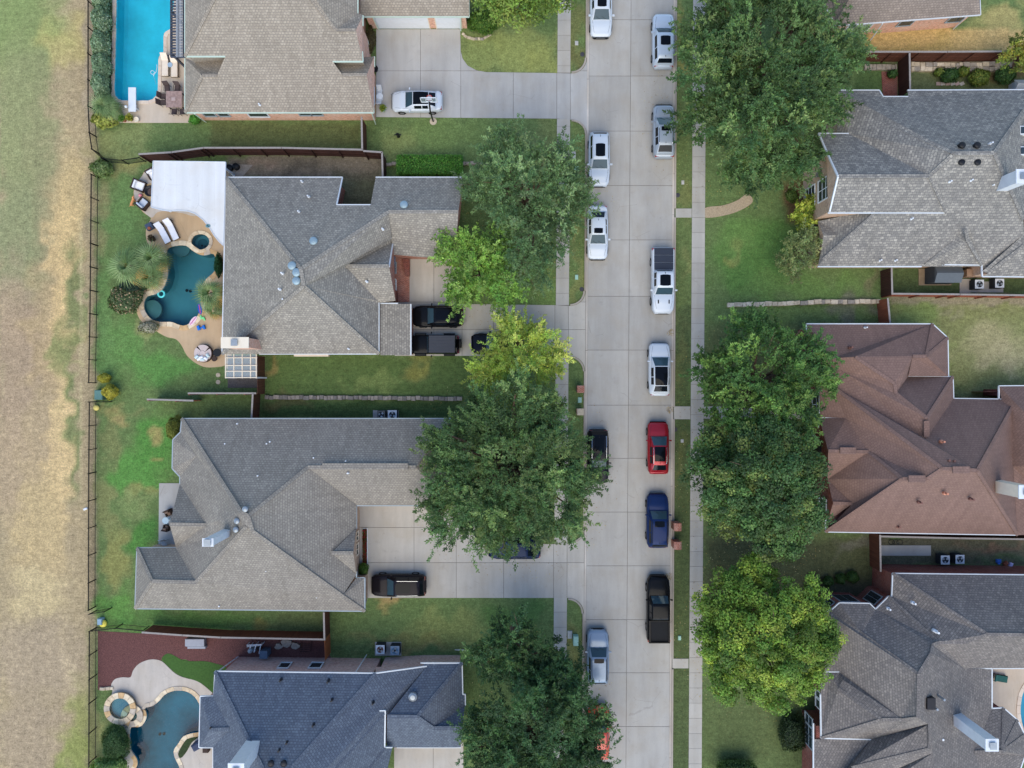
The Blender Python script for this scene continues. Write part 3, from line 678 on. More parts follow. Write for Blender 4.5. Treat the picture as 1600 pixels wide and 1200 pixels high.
# ------------------------------------------------------------------ houses
S_TAN = shingle('tan shingles', (166,155,139), (146,135,120), (110,103,95), .26, .2, .06)
S_GREY = shingle('grey brown shingles', (164,157,144), (134,128,118), (104,99,94), .26, .2, .08)
S_GREY3 = shingle('warm grey shingles', (152,145,133), (134,127,117), (100,95,90), .26, .2, .08)
S_BLUE = shingle('blue black shingles', (104,113,124), (88,95,107), (62,68,80), .26, .2, .06)
S_SLATE = shingle('mottled grey shingles', (162,156,145), (122,118,112), (86,86,86), .34, .22, .06)
S_BROWN = shingle('brown shingles', (132,106,95), (122,98,88), (104,82,76), .26, .2, .06)
S_R3 = shingle('mottled brown grey shingles', (138,130,122), (111,105,101), (84,80,79), .26, .2, .08)
S_R0 = shingle('brown tan shingles', (152,139,128), (134,122,112), (98,90,86), .26, .2, .06)
def house(name, label, base, shing, wallmat, facets, walls, gables=(), gutters=(), gm=None, ridges=(), down=(), rw=.3):
    h = thing(name, label, 'house', P(*base))
    V = []; F = []
    for f in facets:
        n = len(V); V += [P(*p) for p in f]; F.append(tuple(range(n, n+len(f))))
    roof = add('roof', V, F, shing, h, up=True)
    rc = shing
    for r in ridges:
        for a, b in zip(r[:-1], r[1:]):
            p, q = P(*a), P(*b)
            MB().beam(p, q, rw, .05, .015).build('ridge_cap', rc, roof)
    for gpoly in gables:
        z = min(p[2] for p in gpoly)
        add('gable', [P(*p) for p in gpoly], [tuple(range(len(gpoly)))], wallmat, h)
    for poly, ze, ins in walls:
        w = offset([tuple(P(x, y, ze)[:2]) for x, y in poly], ins)
        MB().prism([tuple(p) for p in w], -.05, ze-.04).build('wall', wallmat, h)
    for gl in gutters:
        for a, b in zip(gl[:-1], gl[1:]):
            MB().beam(P(*a), P(*b), .1, .13, .11).build('gutter', gm, roof)
    for a, b in down:
        MB().tube([P(*a), P(*b)], .05, 6).build('downspout', gm, h)
    return h, roof
def window(h, axis, wallpos, p0, p1, z0, z1, out, nx=2, ny=1, frame=None):
    """window on a wall; axis 'x': wall runs along x at y=wallpos (out=+1 faces +y); p0,p1 world coordinates along the wall"""
    frame = frame or M['trim']
    a, b = min(p0,p1), max(p0,p1)
    def bxm(mb, u0, u1, w0, w1, d0, d1):
        if axis == 'x': mb.box(u0, min(wallpos+out*d0, wallpos+out*d1), w0, u1, max(wallpos+out*d0, wallpos+out*d1), w1)
        else: mb.box(min(wallpos+out*d0, wallpos+out*d1), u0, w0, max(wallpos+out*d0, wallpos+out*d1), u1, w1)
    w = .09; mb = MB()
    bxm(mb, a-w, b+w, z1, z1+w, -.02, .06); bxm(mb, a-w, b+w, z0-w, z0, -.02, .08); bxm(mb, a-w, a, z0, z1, -.02, .06); bxm(mb, b, b+w, z0, z1, -.02, .06)
    fr = mb.build('window', frame, h)
    for i in range(nx):
        for j in range(ny):
            u0 = a+(b-a)*i/nx+.025; u1 = a+(b-a)*(i+1)/nx-.025; v0 = z0+(z1-z0)*j/ny+.025; v1 = z0+(z1-z0)*(j+1)/ny-.025
            m2 = MB(); bxm(m2, u0, u1, v0, v1, -.01, .02); m2.build('pane', M['glass'], fr)
    if nx > 1 or ny > 1:
        m3 = MB()
        for i in range(1, nx): bxm(m3, a+(b-a)*i/nx-.03, a+(b-a)*i/nx+.03, z0, z1, -.01, .045)
        for j in range(1, ny): bxm(m3, a, b, z0+(z1-z0)*j/ny-.03, z0+(z1-z0)*j/ny+.03, -.01, .04)
        m3.build('mullion', frame, fr)
    return fr
def vent_pipe(roof, px, py, z, r=.06, hh=.35, mat=None):
    hh *= .7; c = P(px, py, z)
    MB().lathe(c, [(r*2,-.25),(r*2,.0),(r*1.1,.06),(r,hh-.08),(r*1.25,hh-.06),(r*1.25,hh)], 10).build('vent_pipe', mat or M['metal_grey'], roof)
def dome_vent(roof, px, py, z, r=.3, mat=None):
    c = P(px, py, z)
    MB().lathe(c, [(r*.75,-.35),(r*.75,.08),(r,.1),(r,.14),(r*.9,.2),(r*.55,.25),(r*.1,.27)], 18).build('dome_vent', mat or M['metal_grey'], roof, smooth=False)
def chimney(h, rect, zt, zb, mat, capmat):
    (x0,y0),(x1,y1) = rect
    a = P(x0,y0,zt); b = P(x1,y1,zt)
    c = MB().box(a.x,b.y,zb,b.x,a.y,zt).build('chimney', mat, h)
    MB().box(a.x-.06,b.y-.06,zt+.002,b.x+.06,a.y+.06,zt+.1).build('cap', capmat, c)
    cx, cy = (a.x+b.x)/2, (a.y+b.y)/2
    MB().box(cx-.2,cy-.2,zt+.102,cx+.2,cy+.2,zt+.22).box(cx-.26,cy-.26,zt+.222,cx+.26,cy+.26,zt+.26).build('flue', M['metal_grey'], c)
    return c

# --- house with the tan roof and bright blue pool
zf = lambda y: (2.7+.6*((600-y)/SC-23.19))/(1+.6*(600-y)/SC/H)
S = lambda x, y: (x, y, zf(y))
h1, r1 = house('brick_house', 'pink brick house with light tan roof beside the bright blue pool', (430,100), S_TAN, M['brick_orange'],
  [[S(289,176),S(584,176),S(573,117),S(535,117),S(520,96),S(567,96),S(556,47),S(525,47),S(487,0),S(455,-60),S(365,-60),S(332,4),S(289,88),S(352,88),S(339,118),S(316,118)],
   [S(289,176),S(316,118),(289,91,2.7)], [S(316,118),S(339,118),(352,93,3.5),(310,97,3.2),(289,91,2.7)],
   [S(289,88),(289,-60,4.9),S(365,-60),S(332,4)],
   [S(487,0),S(525,47),S(556,47),(567,24,4.9),(559,20,4.9),(559,-60,4.9),S(455,-60)],
   [S(535,117),S(573,117),(585,88,2.75),(520,94,3.3)],
   [(563,26,2.7),(733,26,2.7),(733,-60,5.2),(563,-60,5.2)]],
  [([(289,91),(289,176),(584,176),(584,91)], 2.7, .35), ([(289,-60),(289,88),(352,88),(352,60),(520,60),(520,96),(567,96),(567,24),(559,24),(559,-60)], 4.75, .3), ([(563,-60),(563,26),(733,26),(733,-60)], 2.7, .35)],
  [[(584,174,2.7),(573,117,zf(117)),(585,88,2.75)], [(566,96,zf(96)),(556,47,zf(47)),(566,24,4.9)]],
  [[(289,176,2.7),(584,176,2.7)],[(289,91,2.7),(289,176,2.7)],[(289,88,zf(88)),(352,88,zf(88))],[(289,-60,4.9),(289,88,4.95)],[(520,96,zf(96)),(567,96,zf(96))],[(567,24,4.9),(567,40,4.9)],[(566,80,4.85),(567,96,zf(96))],[(559,-60,4.9),(559,22,4.9)],[(563,26,2.7),(733,26,2.7)],[(585,88,2.75),(585,104,2.75)],[(583,160,2.7),(584,176,2.7)],[(733,-10,2.7),(733,26,2.7)]], M['trim_green'],
  [[S(289,176),S(316,118)],[S(316,118),S(339,118)],[S(289,88),S(332,4),S(365,-60)],[S(487,0),S(525,47)],[S(525,47),S(556,47)],[S(535,117),S(573,117)],[S(455,-60),S(487,0)]],
  [((581,177,2.6),(587,194,.1)),((720,27,2.6),(720,48,.1)),((583,28,2.6),(592,46,.1)),((566,45,2.6),(581,80,.1)),((304,178,2.6),(322,191,.1))], .26)
for xa, xb, yy in ((290,351,88),(521,565,96)):      # shingled cheeks under the upper eaves
    a, b = P(xa,yy,zf(yy)-.1), P(xb,yy,zf(yy)-.1); MB().box(a.x,a.y+.22,2.6,b.x,a.y+.29,zf(yy)-.12).build('cheek', S_TAN, h1)
yw = P(0,176,2.7).y+.35
for a, b, z0, z1, nx in ((388,417,.9,2.1,1),(318,335,1.0,1.9,1),(341,356,1.0,1.9,1),(468,485,1.2,2.1,1),(487,503,1.2,2.1,1)):
    window(h1, 'x', yw, P(a,0,1.5).x, P(b,0,1.5).x, z0, z1, -1, nx, 1, M['white'] if a == 388 else M['trim_grey'])
window(h1, 'y', P(584,0,2.7).x-.35, P(0,132,1.6).y, P(0,158,1.6).y, .9, 2.2, 1, 2, 2)
yg = P(0,26,2.7).y+.35
for a, b in ((586,669),(681,720)):
    x0, x1 = P(a,0,1.2).x, P(b,0,1.2).x
    dr = MB().box(x0-.08, yg-.06, 0, x0, yg+.02, 2.4).box(x1, yg-.06, 0, x1+.08, yg+.02, 2.4).box(x0-.08, yg-.06, 2.3, x1+.08, yg+.02, 2.4).build('garage_door', M['trim_beige'], h1)
    for k in range(4): MB().box(x0, yg-.035, .02+k*.57, x1, yg+.01, .02+k*.57+.555).build('door_panel', M['white'], dr)
vent_pipe(r1, 406, 164, zf(164), .05, .4, M['white'])

# --- house with the white patio roof
h2, r2 = house('brick_house', 'brown brick house with grey roof and white patio roof over a dark pool', (500,420), S_GREY, M['brick_red'],
  [[(353,277,2.9),(535,277,2.9),(526,320,4.7),(579,320,4.7),(587,277,2.9),(725,277,2.9),(716,331,5.3),(607,331,5.3),(470,420,8.0)],
   [(353,277,2.9),(470,420,8.0),(475,447,8.0),(347,553,2.9)], [(347,553,2.9),(475,447,8.0),(592,553,3.0)],
   [(470,420,8.0),(607,331,5.3),(612,373,3.6),(540,416,5.2),(590,470,3.2),(592,473,3.0),(592,553,3.0),(475,447,8.0)],
   [(540,416,5.2),(608,416,5.2),(615,377,3.0),(612,373,3.3)], [(540,416,5.2),(608,416,5.2),(618,470,3.0),(592,473,3.0),(590,470,3.2)],
   [(607,331,5.3),(716,331,5.3),(712,406,3.0),(614,398,3.0),(612,373,3.4)],
   [(594,475,2.75),(642,475,2.35),(642,555,2.35),(594,555,2.75)]],
  [([(353,277),(347,553),(592,553),(592,473),(615,473),(615,402),(712,402),(725,277),(587,277),(579,318),(526,318),(535,277)], 2.9, .35), ([(622,477),(641,477),(641,553),(622,553)], 2.3, .05)],
  [[(615,377,3.0),(608,416,5.2),(618,470,3.0)], [(725,277,2.9),(716,331,5.3),(712,406,3.0)], [(535,277,2.9),(526,320,4.7),(528,320,2.9)], [(526,320,4.7),(579,320,4.7),(575,322,2.9),(528,322,2.9)]],
  [[(353,277,2.9),(535,277,2.9),(526,320,4.7),(579,320,4.7)],[(587,277,2.9),(725,277,2.9)],[(353,277,2.9),(347,553,2.9)],[(405,553,2.9),(592,553,3.0)],[(592,473,3.0),(592,553,3.0)],[(642,475,2.35),(642,555,2.35)],[(594,474,2.75),(622,474,2.55)],[(614,378,3.1),(608,416,5.2)]], M['trim'],
  [[(353,277,2.9),(470,420,8.0),(475,447,8.0)],[(347,553,2.9),(475,447,8.0)],[(475,447,8.0),(592,553,3.0)],[(470,420,8.0),(607,331,5.3),(716,331,5.3)],[(540,416,5.2),(608,416,5.2)]])
for x, y, z in ((490.5,377,6.6),(457,415.5,7.7),(464,426,7.8),(464,439,7.7),(631.5,320.5,4.9)): dome_vent(r2, x, y, z, .34, simple('bluish vent', (138,158,166), .4, metal=.3, var=.05))
for x, y, z in ((441,427,7.2),(437,452,7),(598,358,5),(573,440,4.6),(482,307,4.4),(467,331,5),(443,468,6.6),(545,545,3.4),(472,284,3.3)): vent_pipe(r2, x, y, z, .05, .45, M['white'])
for x in (477,520): 
    pass
ch2 = chimney(h2, ((347,528),(388,543)), 6.4, 0, M['brick_orange'], M['trim_beige'])
small = add('entry_roof', [P(610,398,2.9),P(618,401,2.7),P(617,431,2.6),P(609,432,2.9)], [(0,1,2,3)], S_BLUE, h2, up=True)
dx = P(618,0,2.9).x-.3
window(h2, 'y', dx, P(0,408,1.8).y, P(0,424,1.8).y, 1.0, 2.3, 1, 2, 1, M['trim_grey']); window(h2, 'y', dx, P(0,436,1.8).y, P(0,450,1.8).y, 1.0, 2.3, 1, 2, 1)
dd = MB().box(dx-.02, P(0,470,1).y, 0, dx+.06, P(0,454,1).y, 2.1).build('door', M['brick_dark'], h2)
pan = MB().box(P(464,556,0).x, P(0,557,.6).y, .3, P(517,0,0).x, P(0,553,2.9).y+.3, .9).build('bay_sill', M['trim_beige'], h2)

bd = MB().prism([tuple(P(*q)[:2]) for q in ((617,401),(640,404),(640,472),(617,472))], .0, .1).build('entry_step', M['brick_red'], h2)
pb = MB().prism([tuple(P(*q)[:2]) for q in ((630,406),(641,406),(641,432),(634,432))], .1, .45).build('planter', M['brick_dark'], h2)
# --- tan and grey roofed house with the cream court
A = (284,654,2.8)
h3, r3 = house('brick_house', 'long low house with brown grey roof and white chimney beside cream court', (430,800), S_GREY3, M['brick_tan'],
  [[A,(704,654,2.8),(650,730,5.3),(481,730,5.3),(388,806,7.6),(377,800,7.6)],
   [(481,730,5.3),(557,790,2.85),(557,897,2.8),(535,931,3.7),(395,830,7.5),(388,806,7.6)],
   [(535,931,3.7),(557,903,2.85),(570,903,2.8),(570,955,2.8)],
   [(481,730,5.3),(650,730,5.3),(704,790,2.8),(557,790,2.8)], [(704,654,2.8),(704,790,2.8),(650,730,5.3)],
   [(570,955,2.8),(535,931,3.7),(395,830,7.5),(385,823,7.5),(306,910,5.0),(238,908,4.9),(211,951,2.8)],
   [(211,951,2.8),(238,908,4.9),(214,856,2.8)], [(214,856,2.8),(238,908,4.9),(306,910,5.0),(275,856,2.85)],
   [A,(377,800,7.6),(388,806,7.6),(395,830,7.5),(385,823,7.5),(306,910,5.0),(275,856,2.85),(322,820,5.0),(281,756,2.8),(281,745,2.8),(307,712,3.9),(282,675,2.8)],
   [(281,756,2.8),(322,820,5.0),(265,819,5.0)], [(265,819,5.0),(322,820,5.0),(275,856,2.8)],
   [(282,675,2.8),(270,687,2.8),(307,712,3.95)], [(270,687,2.8),(269,732,2.8),(307,712,3.95)], [(269,732,2.8),(281,745,2.8),(307,712,3.95)],
   [(518,864,4.3),(552,864,4.3),(557,826,2.85),(555,827,3.0)], [(518,864,4.3),(552,864,4.3),(557,897,2.85),(555,895,3.0)]],
  [([A[:2],(282,675),(270,687),(269,732),(281,745),(300,756),(300,850),(275,856),(214,856),(211,951),(570,955),(570,903),(557,903),(557,790),(704,790),(704,654)], 2.8, .32)],
  [[(557,826,2.85),(552,864,4.3),(557,897,2.85)], [(281,757,2.8),(265.5,819,5.0),(275.5,855,2.8)]],
  [[A,(704,654,2.8)],[A,(282,675,2.8),(270,687,2.8),(269,732,2.8),(281,745,2.8),(281,756,2.8)],[(275,856,2.8),(214,856,2.8),(211,951,2.8),(570,955,2.8),(570,903,2.8),(557,903,2.8),(557,893,2.8)],[(557,826,2.8),(557,790,2.8),(704,790,2.8)]], M['trim_grey'],
  [[A,(377,800,7.6)],[(481,730,5.3),(388,806,7.6)],[(481,730,5.3),(650,730,5.3)],[(570,955,2.8),(535,931,3.7),(395,830,7.5)],[(385,823,7.5),(306,910,5.0)],[(238,908,4.9),(306,910,5.0)],[(211,951,2.8),(238,908,4.9)],[(214,856,2.8),(238,908,4.9)],[(265,819,5.0),(322,820,5.0)],[(518,864,4.3),(552,864,4.3)],[(377,800,7.6),(388,806,7.6),(395,830,7.5)]],
  [((569,950,2.7),(573,936,.1))])
for x, y, z in ((384,795,7.5),(371,813.5,7.2),(369.5,827,7.0)): dome_vent(r3, x, y, z, .24, M['metal_grey'])
for x, y, z in ((404,743,5.6),(544,739,5.0),(541,720,4.9),(417,891,5.0),(372,662,3),(353,693,3.9),(418,693,4),(423,690,3.9),(491,715,4.7),(344,946,2.9),(496,932,3.3)): vent_pipe(r3, x, y, z, .05, .4, M['white'])
chimney(h3, ((318,842),(333,852.5)), 9.8, 5.5, M['siding'], M['white'])
cap = MB().beam(P(504,728.5,5.36), P(638,728.5,5.36), .5, .1).build('ridge_vent', S_GREY3, r3)
for y0, y1 in ((833,845),(852,868)): window(h3, 'y', P(557,0,2.8).x-.3, P(0,y0,1.6).y, P(0,y1,1.6).y, .8, 2.2, 1, 2, 2, M['trim_beige'])

# --- dark blue roof
h4, r4 = house('brick_house', 'pink brick house with dark slate blue roof over the teal pool', (480,1140), S_BLUE, M['brick_pink'],
  [[(336,1049,4.3),(587,1052,4.3),(455,1200,8.0),(400,1262,9.4),(440,1262,9.4),(411,1200,8.0)],
   [(336,1049,4.3),(411,1200,8.0),(440,1262,9.4),(333,1262,4.3),(333,1168,4.3),(359,1139,5.6),(333,1088,4.3)],
   [(313,1088,4.0),(334,1088,4.25),(359,1139,5.6),(329,1140,5.2)], [(313,1088,4.0),(329,1140,5.2),(311,1168,4.0)], [(311,1168,4.0),(329,1140,5.2),(359,1139,5.6),(333,1168,4.25)],
   [(587,1052,4.3),(667,1041,2.75),(605,1118,4.4),(593,1110.5,4.9),(512,1200,7.2),(455,1262,8.8),(400,1262,9.4),(455,1200,8.0)],
   [(593,1110.5,4.9),(601,1112,4.6),(523,1200,6.7),(470,1262,8),(455,1262,8.6),(512,1200,7.2)],
   [(601,1112,4.6),(601,1168,4.0),(575,1200,4.6),(520,1262,6),(470,1262,8),(523,1200,6.7)],
   [(601,1168,4.0),(613,1168,3.4),(606,1200,3.4),(600,1262,3.4),(520,1262,6),(575,1200,4.6)],
   [(657,1036,2.7),(722,1036,2.7),(652,1119.6,4.9),(605,1119,4.9),(667,1041,2.75)], [(722,1036,2.7),(723,1085,2.7),(677,1137.5,4.1),(652,1119.6,4.9)],
   [(723,1085,2.7),(727,1085,2.65),(727,1102,2.65),(722,1137,4.1),(677,1137.5,4.1)],
   [(605,1119,4.9),(652,1119.6,4.9),(677,1137.5,4.1),(722,1137,4.1),(720,1168,2.7),(604,1168,2.9)]],
  [([(336,1049),(587,1052),(590,1262),(333,1262),(333,1168),(312,1168),(313,1088),(334,1088)], 4.2, .38), ([(587,1040),(657,1036),(722,1036),(722,1168),(604,1168),(587,1200)], 2.7, .35)],
  [[(587,1053,4.25),(667,1042,2.7),(587,1042,2.7)], [(722,1110,2.6),(722,1137,4.1),(720,1168,2.6)]],
  [[(336,1049,4.3),(587,1052,4.3)],[(587,1052,4.3),(667,1041,2.75)],[(657,1036,2.7),(722,1036,2.7),(723,1085,2.7),(727,1085,2.65),(727,1102,2.65)],[(336,1049,4.3),(334,1088,4.2),(313,1088,4.0),(311,1168,4.0),(333,1168,4.2),(333,1262,4.3)],[(593,1110.5,4.9),(602,1110.5,4.7),(601,1168,4.0),(613,1168,3.4)],[(620,1168,2.7),(720,1168,2.7)]], M['trim'],
  [[(336,1049,4.3),(411,1200,8.0)],[(587,1052,4.3),(455,1200,8.0)],[(722,1036,2.7),(652,1119.6,4.9)],[(605,1119,4.9),(652,1119.6,4.9)],[(652,1119.6,4.9),(677,1137.5,4.1)],[(677,1137.5,4.1),(722,1137,4.1)],[(329,1140,5.2),(359,1139,5.6)],[(601,1112,4.6),(523,1200,6.7)],[(601,1168,4.0),(575,1200,4.6)]],
  [((556,1050,4.1),(573,1023,.1)),((338,1051,4.1),(372,1026,.1))])
for x, y, z in ((424,1192,7.8),(444,1192,7.8)): dome_vent(r4, x, y, z, .26, M['metal_dark'])
for x, y, z in ((439,1062,4.7),(513,1064,4.8),(519,1093,5.4),(490,1132,6.4),(449,1159,7),(437,1171,7.3),(583,1098,5),(331,1135,5)): vent_pipe(r4, x, y, z, .06, .5, M['metal_dark'])
MB().lathe(P(646,1086,3.9), [(.22,-.3),(.22,.1),(.36,.16),(.4,.3),(.36,.44),(.2,.54),(.05,.56)], 14).build('turbine_vent', M['metal_grey'], r4, smooth=False)
yn = P(0,1050,4.3).y-.38
for a, b in ((437,452),(485,502)): window(h4, 'x', yn, P(a,0,2).x, P(b,0,2).x, 1.4, 2.5, 1, 1, 1)
for a in (395,425,470,515,560): MB().box(P(a,0,3.6).x, yn-.02, 3.4, P(a+16,0,3.6).x, yn+.04, 3.6).build('brick_lintel', M['brick_dark'], h4)
chimney(h4, ((358,1193),(381,1212)), 10.4, 5.5, M['siding'], M['white'])

# --- house at the upper edge with the dry golden yard
h5, r5 = house('brick_house', 'orange brick house with brown tan roof and straw coloured yard', (1420,10), S_R0, M['brick_orange'],
  [[(1306,40,2.8),(1532,23,2.8),(1520,-80,7),(1375,-80,7)], [(1306,40,2.8),(1375,-80,7),(1286,-80,2.9),(1286,4,2.9)], [(1532,23,2.8),(1528,-80,2.8),(1520,-80,7)]],
  [([(1286,-80),(1286,6),(1306,40),(1532,23),(1528,-80)], 2.8, .35)], [],
  [[(1286,-80,2.9),(1286,4,2.9),(1306,40,2.8),(1532,23,2.8),(1528,-80,2.8)]], M['trim'], [[(1306,40,2.8),(1375,-80,7)]],
  [((1379,37,2.7),(1360,63,.1)),((1510,26,2.7),(1489,46,.1))])
def swin(h, a, b, y, z0, z1):
    pa = P(a[0],a[1],2.8); pb = P(b[0],b[1],2.8); return pa, pb
pa, pb = P(1306,40,2.8), P(1532,23,2.8); dr_ = (pb-pa).normalized(); nr = Vector((dr_.y,-dr_.x,0))
for s0, s1, z0, z1, nx in ((1.6,3.6,.7,2.3,3),(6.1,7.2,1.2,2.2,1),(10.4,11.6,1.2,2.2,1)):
    w0 = pa+dr_*s0-nr*.33; M4 = Matrix.Translation((w0.x,w0.y,0)) @ Matrix.Rotation(math.atan2(dr_.y,dr_.x),4,'Z'); L = s1-s0
    f = MB().box(-.1,-.07,z0-.1,L+.1,.02,z0,M4).box(-.1,-.07,z1,L+.1,.02,z1+.1,M4).box(-.1,-.07,z0,0,.02,z1,M4).box(L,-.07,z0,L+.1,.02,z1,M4).build('window', M['white'] if nx == 3 else M['trim_grey'], h5)
    for i in range(nx): MB().box(L*i/nx+.03,-.04,z0+.02,L*(i+1)/nx-.03,.01,z1-.02,M4).build('pane', simple('pale pane', (150,166,160), .15, var=.05) if nx == 3 else M['glass'], f)

# --- large mottled grey roof, upper
Sp = lambda x, y: (x, y, (2.8+.65*((600-y)/SC-10.06))/(1+.65*(600-y)/SC/H))
h6, r6 = house('brick_house', 'two storey tan brick house with mottled grey hip roof and black shed', (1450,300), S_SLATE, M['brick_tan'],
  [[(1308,141,2.8),(1374,141,2.8),(1380,151,3.2),(1419,151,3.2),(1418,141,2.8),(1660,140,2.8),(1648,175,4.2),(1600,172,4.6),Sp(1553,239),Sp(1491,239.7)],
   [(1308,141,2.8),Sp(1491,239.7),Sp(1452,275),(1326,208.6,4.2),(1308,208.6,3.4)],
   [(1279,208.6,4.2),(1326,208.6,4.2),Sp(1452,275),Sp(1309,275.5)],
   [Sp(1309,275.5),Sp(1452,275),Sp(1491,239.7),Sp(1553,239),Sp(1599,343),Sp(1600,366),Sp(1540,425),Sp(1535,416.5),Sp(1443,416.5),(1278,416.5,2.8),(1286,406,3.1),Sp(1366,334.6),Sp(1479,332.6),Sp(1294,332.6)],
   [Sp(1553,239),(1600,172,4.6),(1648,175,4.0),(1660,343,4.0),Sp(1599,343)],
   [(1278,345.6,2.8),(1334.5,333.6,4.2),Sp(1366,334.6),(1286,406,3.1),(1278,416.5,2.8),(1283,390,2.9)],
   [(1286.4,367,3.6),(1315,367,3.6),(1283,392,2.9)], [(1286.4,367,3.62),(1315,367,3.62),(1300,352,3.2),(1278,347,2.85)],
   [(1443,414,2.95),Sp(1509,359),(1512,377,4.5),(1472,413,2.95)], [(1472,413,2.9),(1512,377,4.5),(1534,414,2.9)], [(1509,359,5.0),(1536,412,2.95),(1534,414,2.9),(1512,377,4.5)],
   [(1535,424,2.95),Sp(1600,366),Sp(1660,330),(1660,345,4.8),(1600,384,4.3),(1543.6,427,2.95)], [(1535,432,2.8),(1543.6,427,2.95),(1600,384,4.3),(1660,345,4.8),(1660,433,2.8)]],
  [([(1308,141),(1374,141),(1380,151),(1419,151),(1418,141),(1660,140),(1660,433),(1535,432),(1534,416),(1279,416),(1279,346),(1300,340),(1308,240)], 2.8, .3), ([(1294,237),(1294,332.6),(1440,332.6),(1440,237)], 5.3, .12)],
  [[(1291,237,5.3),Sp(1309,275.5),Sp(1294,332.6)], [(1278,347,2.8),(1286.4,367,3.6),(1283,392,2.8)]],
  [[(1308,141,2.8),(1374,141,2.8),(1380,151,3.2),(1419,151,3.2)],[(1418,141,2.8),(1660,140,2.8)],[(1279,208.6,4.2),(1326,208.6,4.2)],[Sp(1294,332.6),Sp(1479,332.6)],[(1278,416.5,2.8),(1440,416.5,2.8)],[(1472,413.5,2.9),(1534,414,2.9),(1535,432,2.8),(1660,433,2.8)]], M['trim'],
  [[(1323,163,3.4),Sp(1491,239.7),Sp(1553,239),(1600,172,4.6)],[Sp(1553,239),Sp(1599,343)],[Sp(1309,275.5),Sp(1452,275),Sp(1491,239.7)],[Sp(1452,275),Sp(1479,332.6)],[(1286,406,3.1),Sp(1366,334.6)],[(1509,359,5.0),(1512,377,4.5),(1534,414,2.9)],[(1472,413,2.9),(1512,377,4.5)],[(1543.6,427,2.95),(1600,384,4.3)]],
  [], .3)
for a, b in (((1279,208.6,4.25),(1291,237,5.3)),((1291,237,5.35),(1309,275.5,7.0)),((1309,275.5,7.0),(1296,330,5.4))):
    MB().beam(P(*a), P(*b), .12, .14, .05).build('rake_board', M['trim'], r6)
for x, y, z in ((1502,227.5,7.6),(1525.5,227.5,7.6),(1501,254,7.5),(1526,254,7.5)): dome_vent(r6, x, y, z, .27, M['black'])
for x, y, z in ((1548,224,7.5),(1484,284,6.8),(1517,282,6.8),(1550,290,6.5),(1424,342,5.1),(1375,407,3.1),(1399,407,3.1)): vent_pipe(r6, x, y, z, .05, .4, M['white'])
xw = P(1294,0,5.3).x+.1
window(h6, 'y', xw, P(0,281,4).y, P(0,313,4).y, 3.3, 5.4, -1, 2, 3); window(h6, 'y', xw, P(0,292,1.8).y, P(0,322,1.8).y, .7, 2.5, -1, 2, 3, M['trim'])
low = add('porch_roof', [P(1273,277,3.0),P(1288,237,3.5),P(1290,245,4.0),P(1281,277,3.9)], [(0,1,2,3)], S_SLATE, h6, up=True)
chimney(h6, ((1588,266),(1606,286)), 8.6, 5, M['siding'], M['white'])
for y in (204,236):
    c = P(1594,y,5.0); sk = MB().box(c.x-.1,c.y-.35,4.2,c.x+.9,c.y+.35,5.1).build('skylight', M['trim'], r6); MB().box(c.x-.02,c.y-.27,5.105,c.x+.8,c.y+.27,5.13).build('pane', M['glass'], sk)

